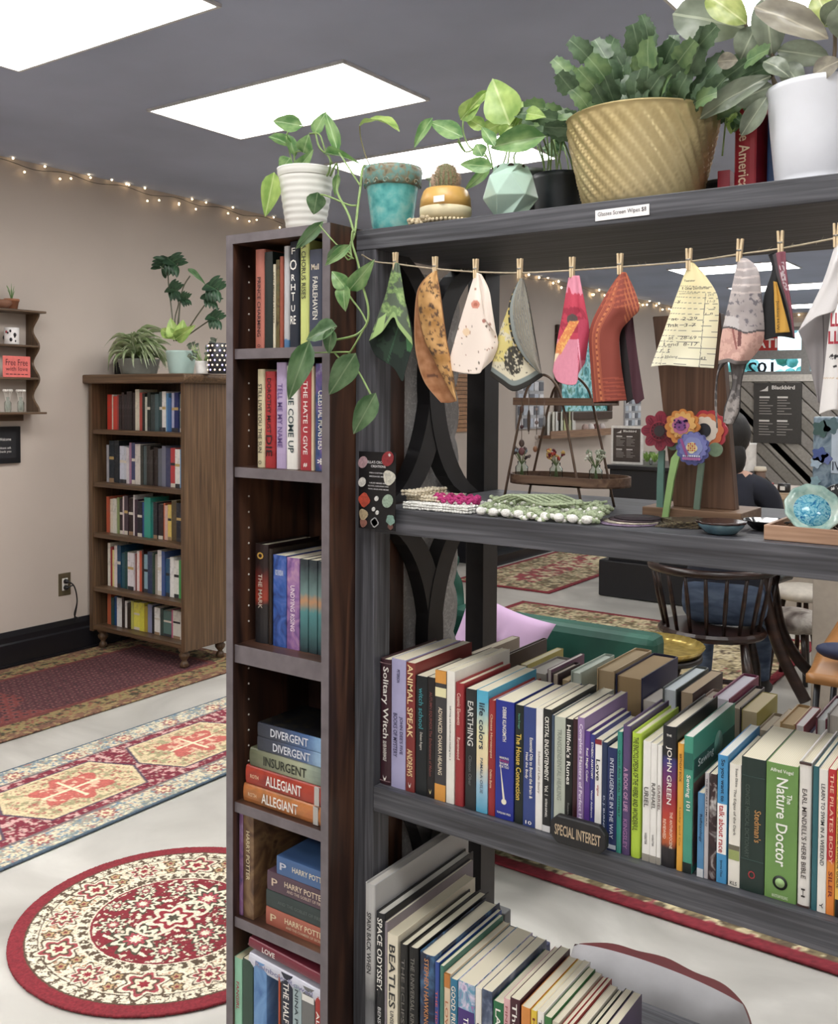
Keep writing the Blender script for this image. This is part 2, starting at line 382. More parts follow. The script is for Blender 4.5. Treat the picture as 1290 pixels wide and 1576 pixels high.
# right part of the end wall already closed; ceiling lights
FRM = plain('#c9c9c9', .4, name='white_metal'); DIF, nt_, b_ = newmat('lit_diffuser')
b_.inputs['Base Color'].default_value = (.9, .9, .9, 1); b_.inputs['Emission Color'].default_value = (1, .985, .96, 1); b_.inputs['Emission Strength'].default_value = LIGHT
def troffer(x0, x1, y0, y1, lab):
    t = thing('ceiling_light', lab, 'ceiling light', ((x0 + x1) / 2, (y0 + y1) / 2, CZ - .012), 'ceiling panel lights')
    e = .012
    MB().box(x0 - e, x1 + e, y0 - e, y0, CZ - .012, CZ - .001).box(x0 - e, x1 + e, y1, y1 + e, CZ - .012, CZ - .001).box(x0 - e, x0, y0, y1, CZ - .012, CZ - .001).box(x1, x1 + e, y0, y1, CZ - .012, CZ - .001).build('frame', FRM, t)
    MB().box(x0, x1, y0, y1, CZ - .008, CZ - .002).build('diffuser', DIF, t)
LBL = {(0, 1.69): 'bright ceiling panel light at the top left corner of the picture', (0, 2.9): 'bright ceiling panel light above the tall narrow bookcase', (0, 4.12): 'ceiling panel light behind the turquoise pot and small cactus',
       (1, 2.9): 'ceiling panel light behind the rubber plant leaves', (0, 9.3): 'ceiling panel light seen behind the grey and pink cloth', (0, 11.2): 'ceiling panel light lower behind the yellow label packet', (0, 13.6): 'farthest ceiling panel light near the far windows'}
for ci, X0 in enumerate((-3.52, -1.16, 1.2)):
    for Y0 in (-1.97, -.75, .47, 1.69, 2.9, 4.12, 5.4, 9.3, 11.2, 13.6):
        if ci == 0 and Y0 in (5.4,): continue
        if ci > 0 and Y0 in (1.69, 4.12, -.75, 13.6): continue
        if (ci, Y0) in LBL: lab = LBL[(ci, Y0)]
        else: lab = '%s ceiling panel light %s' % (('left row', 'middle row', 'right row')[ci], ('behind the camera' if Y0 < 0 else 'over the shop front' if Y0 < 6 else 'far back') + ', ' + ORD[[-1.97, -.75, .47, 1.69, 2.9, 4.12, 5.4, 9.3, 11.2, 13.6].index(Y0)] + ' along')
        troffer(X0, X0 + 1.12, Y0, Y0 + .56, lab)
# fairy lights along the top of the left wall and on the end wall
BULB = plain('#ffd9a0', .4, var=0, emit=9, name='lit_bulb'); WIRE = plain('#4b4a44', .6, var=0)
def fairy(pts, n, lab, r=.006):
    s = thing('fairy_lights', lab, 'string lights', pts[0]); cur = smooth_curve(pts, 8)
    MB().tube(cur, .0018, 4).build('wire', WIRE, s)
    bm = MB().ball((0, 0, 0), r, 6, 4).mesh('bulb'); bm.materials.append(BULB)
    for i in range(n):
        t = (i + rnd.uniform(.1, .9)) / n * (len(cur) - 1); k = int(t); c = cur[min(k, len(cur) - 1)] - org(s)
        a = link('bulb', bm, None, s, c + Vector((.012, rnd.uniform(-.05, .05), rnd.choice((-.035, -.03, .02, .03)) + rnd.uniform(-.01, .01))))
fairy([(WL + .02, y, CZ - .02 - .02 * (i % 2)) for i, y in enumerate(np.linspace(2.6, 5.2, 14))], 34, 'warm fairy lights along the top of the left wall beside the tall bookcase')
fairy([(WL + .02, y, CZ - .02 - .03 * (i % 2)) for i, y in enumerate(np.linspace(8.6, 14.9, 18))], 42, 'warm fairy lights along the far left wall seen under the shelf top', .012)
fairy([(x, YE - .03, CZ - .05 - .03 * (i % 2)) for i, x in enumerate(np.linspace(WL + .1, 0, 9))], 22, 'warm fairy lights above the far windows', .013)
# ================================================================== RUGS
def grid(x0, x1, y0, y1, res):
    nx = int((x1 - x0) / res) + 1; ny = int((y1 - y0) / res) + 1
    return np.meshgrid(np.linspace(x0, x1, nx), np.linspace(y0, y1, ny))
def rug(name, lab, X, Y, C, z=.006, mask=None, lift=None):
    nz = vnoise(X, Y, 150, 3) * .0015; Z = z + nz
    if lift is not None: Z = Z + lift
    n2 = (.85 + .3 * vnoise(X, Y, 260, 5))[..., None]; C = np.clip(C * n2, 0, 1)
    o = sheet(name, np.stack([X, Y, Z], -1), C, vcol_mat(.95, .35, 'woven_pile'), None, mask, .006)
    tag(o, lab, 'rug'); return o
def rosette(C, X, Y, cx, cy, R, n, cs, ph=0):
    dx, dy = X - cx, Y - cy; r = np.hypot(dx, dy) / R; a = np.arctan2(dy, dx)
    e = 1 + .22 * np.cos(n * a + ph)
    for k, c in cs: put(C, r < k * e, c)
# round rug
cx, cy, R = -2.13, 1.83, .44
X, Y = grid(cx - R, cx + R, cy - R, cy + R, .0022)
r = np.hypot(X - cx, Y - cy) / R; A = np.arctan2(Y - cy, X - cx)
C = np.zeros(X.shape + (3,)); C[:] = hx('#8e2630')
BR, CRM, GRN = '#5d4a38', '#e8dcc0', '#4e4a38'
put(C, r < .9, CRM)
g = vnoise(np.cos(A) * r * 9 + 20, np.sin(A) * r * 9 + 20, 5.5, 2)
put(C, (r < .9) & (r > .82) & (np.sin(A * 60 + 6 * g) > -.1) & (g > .38), BR)
put(C, (r < .905) & (r > .893), BR); put(C, (r < .825) & (r > .817), BR)
put(C, (r < .81) & (r > .6) & (g > .72), '#b98a6a')
put(C, (r < .81) & (r > .6) & (g < .22), '#c9b78e')
for k in range(12):
    a = k * PI / 6 + .1; rosette(C, X, Y, cx + .71 * R * math.cos(a), cy + .71 * R * math.sin(a), R * (.085 if k % 2 else .11), 8 if k % 2 else 6, ((1.25, BR), (1.1, CRM), (.9, '#a8434a'), (.7, BR), (.55, '#ead9b8'), (.28, '#9c2a35')))
    a2 = a + PI / 12
    for j in (-1, 1): rosette(C, X, Y, cx + (.71 + .05 * j) * R * math.cos(a2), cy + (.71 + .05 * j) * R * math.sin(a2), R * .035, 5, ((1.2, BR), (.8, '#c0a070'), (.4, '#8c3a3a')))
put(C, (r < .6) & (r > .515), CRM); put(C, (r < .59) & (r > .525) & (np.sin(A * 44 + 5 * g) > -.2), BR)
put(C, r < .515, '#8c2430')
u, v = (X - cx) / R, (Y - cy) / R
au, av = np.abs(u), np.abs(v)
g2 = vnoise(au * 6 + 3, av * 6 + 5, 6, 9)
put(C, (r < .5) & (g2 > .7), CRM); put(C, (r < .5) & (g2 > .62) & (g2 < .66), BR)
for (px_, py_, rr) in ((0, .3, .12), (0, -.3, .12), (.3, 0, .09), (-.3, 0, .09), (.25, .28, .07), (-.25, .28, .07), (.25, -.28, .07), (-.25, -.28, .07), (.42, .12, .05), (-.42, .12, .05), (.42, -.12, .05), (-.42, -.12, .05)):
    rosette(C, u, v, px_, py_, rr, 9, ((1.25, GRN), (1.05, CRM), (.75, GRN), (.55, '#b04550'), (.3, CRM)))
for s in (-1, 1):
    put(C, (np.abs(np.hypot(u - s * .02, (v - s * .16) * 1.2) - .1) < .012), CRM)
rosette(C, u, v, 0, 0, .12, 6, ((1.2, CRM), (.9, '#9a2733'), (.6, CRM), (.3, GRN)))
rug('round_rug', 'round red and cream floral rug on the pale floor', X, Y, C, .006, r <= 1.0)
# runner
x0, x1, y0, y1 = -3.52, -2.79, .5, 3.9
X, Y = grid(x0, x1, y0, y1, .0045)
C = np.zeros(X.shape + (3,)); e = np.minimum(X - x0, x1 - X); e = np.minimum(e, np.minimum(Y - y0, y1 - Y))
g = vnoise(X, Y, 45, 4); g3 = vnoise(X, Y, 90, 6)
C[:] = hx('#d9ceae'); put(C, g > .62, '#9a9c8e'); put(C, g3 > .7, '#6f8ba0'); put(C, g3 < .2, '#b07a70')
put(C, e < .01, '#4f6375'); put(C, (e > .03) & (e < .036), '#7a8c8c'); put(C, (e > .125) & (e < .137), '#7b6b6b')
for k in range(14):
    yy = y0 + .1 + k * .26
    for xx in (x0 + .08, x1 - .08): rosette(C, X, Y, xx, yy, .03, 8, ((1.2, '#a05a58'), (.8, '#ead8b0'), (.4, '#b86a60')))
f = e > .137
put(C, f, '#8a2a3c'); put(C, f & (g > .66), '#d8a8a0'); put(C, f & (g < .2), '#7a2338'); put(C, f & (g3 > .78), '#c9b0a0')
xm = (x0 + x1) / 2
for k in range(5):
    ym = 2.22 + (k - 2) * .6
    d = np.abs(X - xm) / .19 + 0 * Y; hxg = np.maximum(np.abs(X - xm) / .185, np.abs(Y - ym) / .27 * .92 + np.abs(X - xm) / .185 * .28)
    put(C, f & (hxg < 1.0), '#5b4a5c'); put(C, f & (hxg < .96), '#dcc79a'); put(C, f & (hxg < .9) & (g > .6), '#a9a076'); put(C, f & (hxg < .9) & (g3 > .72), '#b8695c')
    dd = np.hypot((X - xm) / .11, (Y - ym) / .14); put(C, dd < 1 + .2 * np.cos(6 * np.arctan2(Y - ym, X - xm)), '#cc6459'); put(C, (dd < .9) & (g > .62), '#e6bb9a')
    put(C, (np.abs(X - xm) < .008) & (dd < .9), '#efe0b8'); put(C, (np.abs(Y - ym) < .008) & (dd < .9), '#efe0b8')
rug('runner_rug', 'long runner with red field and cream medallions', X, Y, C)
# dark persian
x0, x1, y0, y1 = -4.84, -3.83, .9, 3.93
X, Y = grid(x0, x1, y0, y1, .006); e = np.minimum(X - x0, x1 - X); e = np.minimum(e, np.minimum(Y - y0, y1 - Y))
C = np.zeros(X.shape + (3,)); g = vnoise(X, Y, 40, 8); g3 = vnoise(X, Y, 80, 10)
C[:] = hx('#7d5540'); put(C, g > .6, '#9a8255'); put(C, g3 < .25, '#4a3328')
put(C, (e > .06) & (e < .17), '#8c7a4c'); put(C, (e > .06) & (e < .17) & (g > .58), '#3f3a26'); put(C, (e > .06) & (e < .17) & (g3 > .72), '#8f4a3c')
put(C, (e > .17) & (e < .2), '#6d2f2c')
f = e >= .2; put(C, f, '#4c232a')
t = ((X * 22) % 1 - .5) ** 2 + (((Y * 22) + .5 * (np.floor(X * 22) % 2)) % 1 - .5) ** 2
put(C, f & (t < .1), '#8a5550'); put(C, f & (t < .03), '#2e1a26')
put(C, f & (vnoise(X, Y, 1.5, 12) > .66) & (t > .12), '#7a3430'); put(C, f & (t < .05), '#301820')
lift = .02 * np.exp(-(((X - x1) / .1) ** 2 + ((Y - y1) / .12) ** 2))
rug('persian_rug', 'dark red patterned rug under the brown bookcase', X, Y, C, .006, None, lift)
def creamrug(name, lab, x0, x1, y0, y1, res, fieldc, seed):
    X, Y = grid(x0, x1, y0, y1, res); e = np.minimum(X - x0, x1 - X); e = np.minimum(e, np.minimum(Y - y0, y1 - Y)); g = vnoise(X, Y, 22, seed); g3 = vnoise(X, Y, 38, seed + 1)
    C = np.zeros(X.shape + (3,)); C[:] = hx('#8f2733'); b = e > .05; put(C, b, '#d2c297'); put(C, b & (g > .55), '#8f7f5a'); put(C, b & (g3 > .66), '#6a5a44'); put(C, b & (g3 < .2), '#a8575a')
    f = e > .3; put(C, f, fieldc); put(C, f & (g > .52), '#d8c8a0'); put(C, f & (g3 > .7), '#6d5a48'); rug(name, lab, X, Y, C)
creamrug('area_rug', 'large cream and olive patterned rug under the armchair and captain chair', -3.44, -1.365, 4.0, 6.25, .011, '#b9a77c', 21)
creamrug('entry_rug', 'red and cream rug lying beside the black counter', -4.3, -3.41, 6.62, 10.4, .013, '#a8434a', 31)
creamrug('window_rug', 'red bordered cream rug seen under the lowest visible shelf', -2.7, -.2, 2.655, 3.75, .009, '#a89a6a', 41)
# ================================================================== TALL NARROW BOOKCASE
NX0, NX1, NY0, NY1, NZ = -1.43, -1.16, 1.366, 1.602, 1.82
nb = thing('narrow_bookcase', 'tall narrow dark walnut bookcase with grey front edges', 'bookcase', ((NX0 + NX1) / 2, NY0, 0))
T = .018
MB().box(NX0, NX0 + T, NY0 + .002, NY1, 0, NZ).build('side_panel', WALN['Z'], nb); MB().box(NX1 - T, NX1, NY0 + .002, NY1, 0, NZ).build('side_panel', WALN['Z'], nb)
MB().box(NX0 + T, NX1 - T, NY1 - .006, NY1, 0, NZ - T).build('back_panel', WALN['Z'], nb)
MB().box(NX0 + T, NX1 - T, NY0 + .002, NY1 - .006, NZ - T, NZ).build('top_panel', WALN['Y'], nb)
MB().box(NX0, NX0 + T, NY0, NY0 + .002, 0, NZ).box(NX1 - T, NX1, NY0, NY0 + .002, 0, NZ).box(NX0 + T, NX1 - T, NY0, NY0 + .002, NZ - T, NZ).build('edge_band', EDGE, nb)
NSH = [onY(428, y, NY0 + .006).z for y in (535, 723, 1006, 1257, 1440)] + [.17]
thk = [.02, .02, .036, .02, .02, .02]
for i, (z, t) in enumerate(zip(NSH, thk)):
    MB().box(NX0 + T, NX1 - T, NY0 + .008, NY1 - .006, z - t, z).build('shelf', WALN['X'], nb)
    e = MB().box(NX0 + T, NX1 - T, NY0 + .006, NY0 + .008, z - t, z); e.build('shelf_edge', EDGE, nb)
MB().box(NX0 + T, NX1 - T, NY0 + .02, NY0 + .035, 0, .15).build('plinth', WALN['X'], nb)
pins = MB()
for i in range(6):
    top = (NSH[i - 1] if i else NZ) - .05; bot = NSH[i] + .04; z = bot
    while z < top: pins.ball((NX0 + T, NY0 + .045, z), .0022, 6, 4); z += .032
pins.build('shelf_pin_holes', plain('#cfc8c0', .4, var=0), nb)['kind'] = 'stuff'
# ================================================================== WIDE DARK SHELF UNIT
SX0, SX1, SY0, SY1 = -1.158, .72, 1.44, 1.90
su = thing('shelf_unit', 'wide open charcoal wooden shelf unit with curved end frame', 'shelf', (-.2, 1.67, 0))
ZS = [1.815, 1.293, .762, .24]; TH = [.038, .047, .048, .048]
for i, (z, t) in enumerate(zip(ZS, TH)):
    MB().box(SX0 if i == 0 else SX0 + .047, SX1, SY0, SY1, z - t, z).build(('top_board', 'shelf_board', 'shelf_board', 'shelf_board')[i], GREYW['X'], su, .0015)
PW = .046
for (x, y) in ((SX0, SY0 + .001), (SX0, 1.838), (SX1 - PW, SY0 + .001), (SX1 - PW, 1.838)):
    MB().box(x, x + PW, y, y + .062 if y > 1.7 else y + .05, 0, ZS[0] - TH[0]).build('post', GREYW['Z'] if y < 1.6 else BLACKW, su, .001)
for xs in (SX0 + .004, SX1 - .04):
    for i in range(4):
        z1 = ZS[i] - TH[i]; z0 = ZS[i + 1] if i < 3 else 0
        if i == 3: continue
        ya, yb = SY0 + .051, 1.838; hw = (yb - ya) / 2; ym = (ya + yb) / 2; h = (z1 - z0) / 2; zm = (z0 + z1) / 2; w = .05
        for s in (-1, 1):
            outer = []; inner = []
            for k in range(25):
                t = -1 + 2 * k / 24; off = hw * (1 - math.sqrt(max(0, 1 - (t * .97) ** 2))) * 1.0
                # distance from the centre line of the curved bar's inner face
                yi = off; yi = max(-.03, off - .03); outer.append((ym + s * min(hw, yi), zm + t * h))
                inner.append((ym + s * min(hw, yi + .05 * (1 + .3 * abs(t))), zm + t * h))
            poly = outer + inner[::-1]
            mb = MB(); n = 25
            q0 = xs + (.0015 if s > 0 else 0); vs = [(q0, a, b) for a, b in outer] + [(q0, a, b) for a, b in inner] + [(q0 + .032, a, b) for a, b in outer] + [(q0 + .032, a, b) for a, b in inner]
            fs = []
            for k in range(n - 1):
                fs += [(k, k + 1, n + k + 1, n + k), (2 * n + k, 3 * n + k, 3 * n + k + 1, 2 * n + k + 1), (k, 2 * n + k, 2 * n + k + 1, k + 1), (n + k, n + k + 1, 3 * n + k + 1, 3 * n + k)]
            fs += [(0, n, 3 * n, 2 * n), (n - 1, 3 * n - 1, 4 * n - 1, 2 * n - 1)]
            mb.add(vs, fs).build('curved_brace', BLACKW, su)
MB().box(-.64, -.6, 1.7, 1.76, ZS[2] - TH[2] - .022, ZS[2] - TH[2]).build('support_cleat', GREYW['Z'], su)
# shelf label
p = onY(917, 334, SY0); q = onY(1000, 322, SY0)
lb = thing('shelf_label', 'white paper label on the front of the top board', 'label', (p.x, SY0 - .0012, p.z - .007)); lb.rotation_euler = (0, -.012, 0)
L_ = q.x - p.x
link('paper', MB().box(0, L_, -.0004, .0008, 0, .017).mesh('paper'), plain('#f1eeee', .6, var=0), lb)
write('Glasses Screen Wipes $8', plain('#3a3036', .6, var=0), lb, (L_ * .05, -.0009, .005), (1, 0, 0), (0, 0, 1), L_ * .9, .0085)
# lace hanging at the end of the unit
Y, Z = np.meshgrid(np.linspace(1.606, 1.835, 150), np.linspace(.35, 1.76, 900))
sc_ = .022 * np.abs(np.sin((Z * 9.2) * PI / 1)); mask = Y < 1.80 + sc_ + .006
g = vnoise(Y, Z, 85, 51); g2 = vnoise(Y, Z, 160, 52)
C = np.zeros(Y.shape + (3,)); C[:] = hx('#cfcbc8'); put(C, np.abs(g - .5) < .06, '#ece9e6'); put(C, g2 > .78, '#dddad7'); put(C, (Y > 1.79 + sc_), '#eeebe8')
XX = -1.175 + .006 * np.sin(Y * 60) - (Y - 1.606) * .0
lc = sheet('lace_curtain', np.stack([XX, Y, Z], -1), C, vcol_mat(.9, .2), None, mask, .0008)
tag(lc, 'grey floral lace panel with scalloped edge hanging behind the curved end frame', 'lace curtain')
# ================================================================== BOOKS
CREAM = '#efe5c9'; WHITEP = '#e6e2d8'
CNT = {}
def book(w, h, d, cover, lab, group, loc, rot=(0, 0, 0), hard=False, pages=CREAM, text=(), bands=(), curve=.0, simple=False, side=None):
    t = .0022 if hard else .0009; ins = .004 if hard else .0008
    b = thing('book', lab, 'book', loc, group, rot)
    cm = cover if not isinstance(cover, str) else plain(cover, .42, var=.05, scale=14, name='book_cover')
    a = w / 2
    # cover profile in the XY plane, spine bulging a little
    bul = (.004 if hard else .0012) + curve
    if simple:
        out = [(-a, d), (-a, 0), (a, 0), (a, d)]; inn = [(-a + t, d), (-a + t, .002), (a - t, .002), (a - t, d)]
    else:
        out = [(-a, d)] + [(-a * math.cos(q), bul - bul * math.sin(q) if True else 0) for q in [PI * k / 6 for k in range(7)]] + [(a, d)]
        inn = [(-a + t, d)] + [(-(a - t) * math.cos(q), bul + .0008 - bul * math.sin(q)) for q in [PI * k / 6 for k in range(7)]] + [(a - t, d)]
    n = len(out)
    vs = [(x, y, z) for z in (0, h) for pr_ in (out, inn) for x, y in pr_]; fs = []
    for i in range(n - 1):
        fs += [(i, i + 1, 2 * n + i + 1, 2 * n + i), (n + i + 1, n + i, 3 * n + i, 3 * n + i + 1), (i + 1, i, n + i, n + i + 1), (2 * n + i, 2 * n + i + 1, 3 * n + i + 1, 3 * n + i)]
    fs += [(0, 2 * n, 3 * n, n), (n - 1, 2 * n - 1, 4 * n - 1, 3 * n - 1)]
    cv = link('cover', MB().add(vs, fs).mesh('cover'), cm, b)
    link('page_block', MB().box(-a + t, a - t, bul + .0012, d - ins, ins, h - ins).mesh('page_block'), pages_mat(pages), b)
    for (t0, t1, c) in bands:
        mt = c if not isinstance(c, str) else plain(c, .45, var=.03)
        link('printed_band', MB().box(-a * .93, a * .93, -.0004, .004, h * t0, h * t1).mesh('band'), mt, cv)
    for it in text:
        s, t0, t1, c, hf = it[:5]; xo = it[5] if len(it) > 5 else 0; hor = it[6] if len(it) > 6 else 0
        mt = plain(c, .5, var=0)
        if hor: write(s, mt, cv, (-w * hf / 2 + xo * w, -.0008, h * t0), (1, 0, 0), (0, 0, 1), w * hf, h * (t1 - t0), 'lettering', .01)
        else: write(s, mt, cv, (-w * hf / 2 + xo * w, -.0008, h * t1), (0, 0, -1), (1, 0, 0), h * (t1 - t0), w * hf, 'lettering', .012)
    if side: side(b, w, h, d)
    return b
def art(*c, s=14, d=1.5): return noise_mat(c, s, (1, 1, 1), .35, 6, d, 0, 'cover_art')
def grad(stops, name='cover_gradient'):
    # vertical gradient in the book's own height; stops = [(z metres, colour)]
    k = ('g', tuple(stops))
    if k in MC: return MC[k]
    mt, nt, b = newmat(name); N = nt.nodes; L = nt.links
    tc = N.new('ShaderNodeTexCoord'); sx = N.new('ShaderNodeSeparateXYZ'); L.new(tc.outputs['Object'], sx.inputs[0])
    nz = N.new('ShaderNodeTexNoise'); nz.inputs['Scale'].default_value = 60; L.new(tc.outputs['Object'], nz.inputs['Vector'])
    ml = N.new('ShaderNodeMath'); ml.operation = 'MULTIPLY_ADD'; ml.inputs[1].default_value = .1; L.new(nz.outputs['Fac'], ml.inputs[0])
    dv = N.new('ShaderNodeMath'); dv.operation = 'DIVIDE'; dv.inputs[1].default_value = .25; L.new(sx.outputs[2], dv.inputs[0]); L.new(dv.outputs[0], ml.inputs[2])
    rp = N.new('ShaderNodeValToRGB'); e = rp.color_ramp.elements
    while len(e) < len(stops): e.new(.5)
    for i, (z, c) in enumerate(stops): e[i].position = z / .25 + .05; e[i].color = lin(c)
    L.new(ml.outputs[0], rp.inputs[0]); L.new(rp.outputs[0], b.inputs['Base Color']); b.inputs['Roughness'].default_value = .4
    MC[k] = mt; return mt
# --- row on the middle-low shelf, spines to the camera
ROWF = 'special interest books, spines facing front'
YF = 1.458
W_ = '#f2efe6'; GOLD = '#d9b45a'
def row(items, Yp, zs, group, where, gap=.0004, d0=.15, lo=-1.1105, hi=9):
    prev = lo
    for k, it in enumerate(items):
        xl, xr, yt, col, desc = it[:5]; o = it[5] if len(it) > 5 else {}
        a = onY(xl, yt, Yp); c = onY(xr, yt, Yp); X0, X1 = a.x, c.x
        if prev is not None and X0 < prev: X0 = prev
        X1 = min(X1, hi); prev = X1
        if X1 - X0 < .002: continue
        h = (a.z + c.z) / 2 - zs
        h = max(h, .05)
        oo = dict(o); d = oo.pop('d', d0); 
        book(X1 - X0 - gap, h, d, col, desc + where, group, ((X0 + X1) / 2, Yp, zs + .0005), **oo)
def sew(b, w, h, d):
    x = w / 2 + .0006
    link('printed_band', MB().box(x - .0008, x, .004, d - .002, h * .69, h * .83).mesh('band'), plain('#1f5a50', .45, var=.03), b)
    write('Sewing', plain('#e6efe9', .5, var=0), b, (x + .0003, .022, h * .735), (0, 1, 0), (0, 0, 1), .075, h * .075, 'lettering', .01)
    link('cover_picture', MB().box(x - .0008, x, .004, d - .002, h * .05, h * .66).mesh('pic'), art('#3a3340', '#6d4a42', '#8a7a70', s=20), b)
    link('round_emblem', MB().lathe([(.02, 0), (.02, .001)], seg=20).mesh('em'), plain('#5c8f80', .5, var=0), b, (x, .12, h * .8)).rotation_euler = (0, PI / 2, 0)
    link('printed_band', MB().box(-w / 2 * .95, w / 2 * .95, -.0004, .003, h * .0, h * .075).mesh('band'), plain('#15201f', .45), b)
def moon(col): return (')', .03, .075, col, .3)
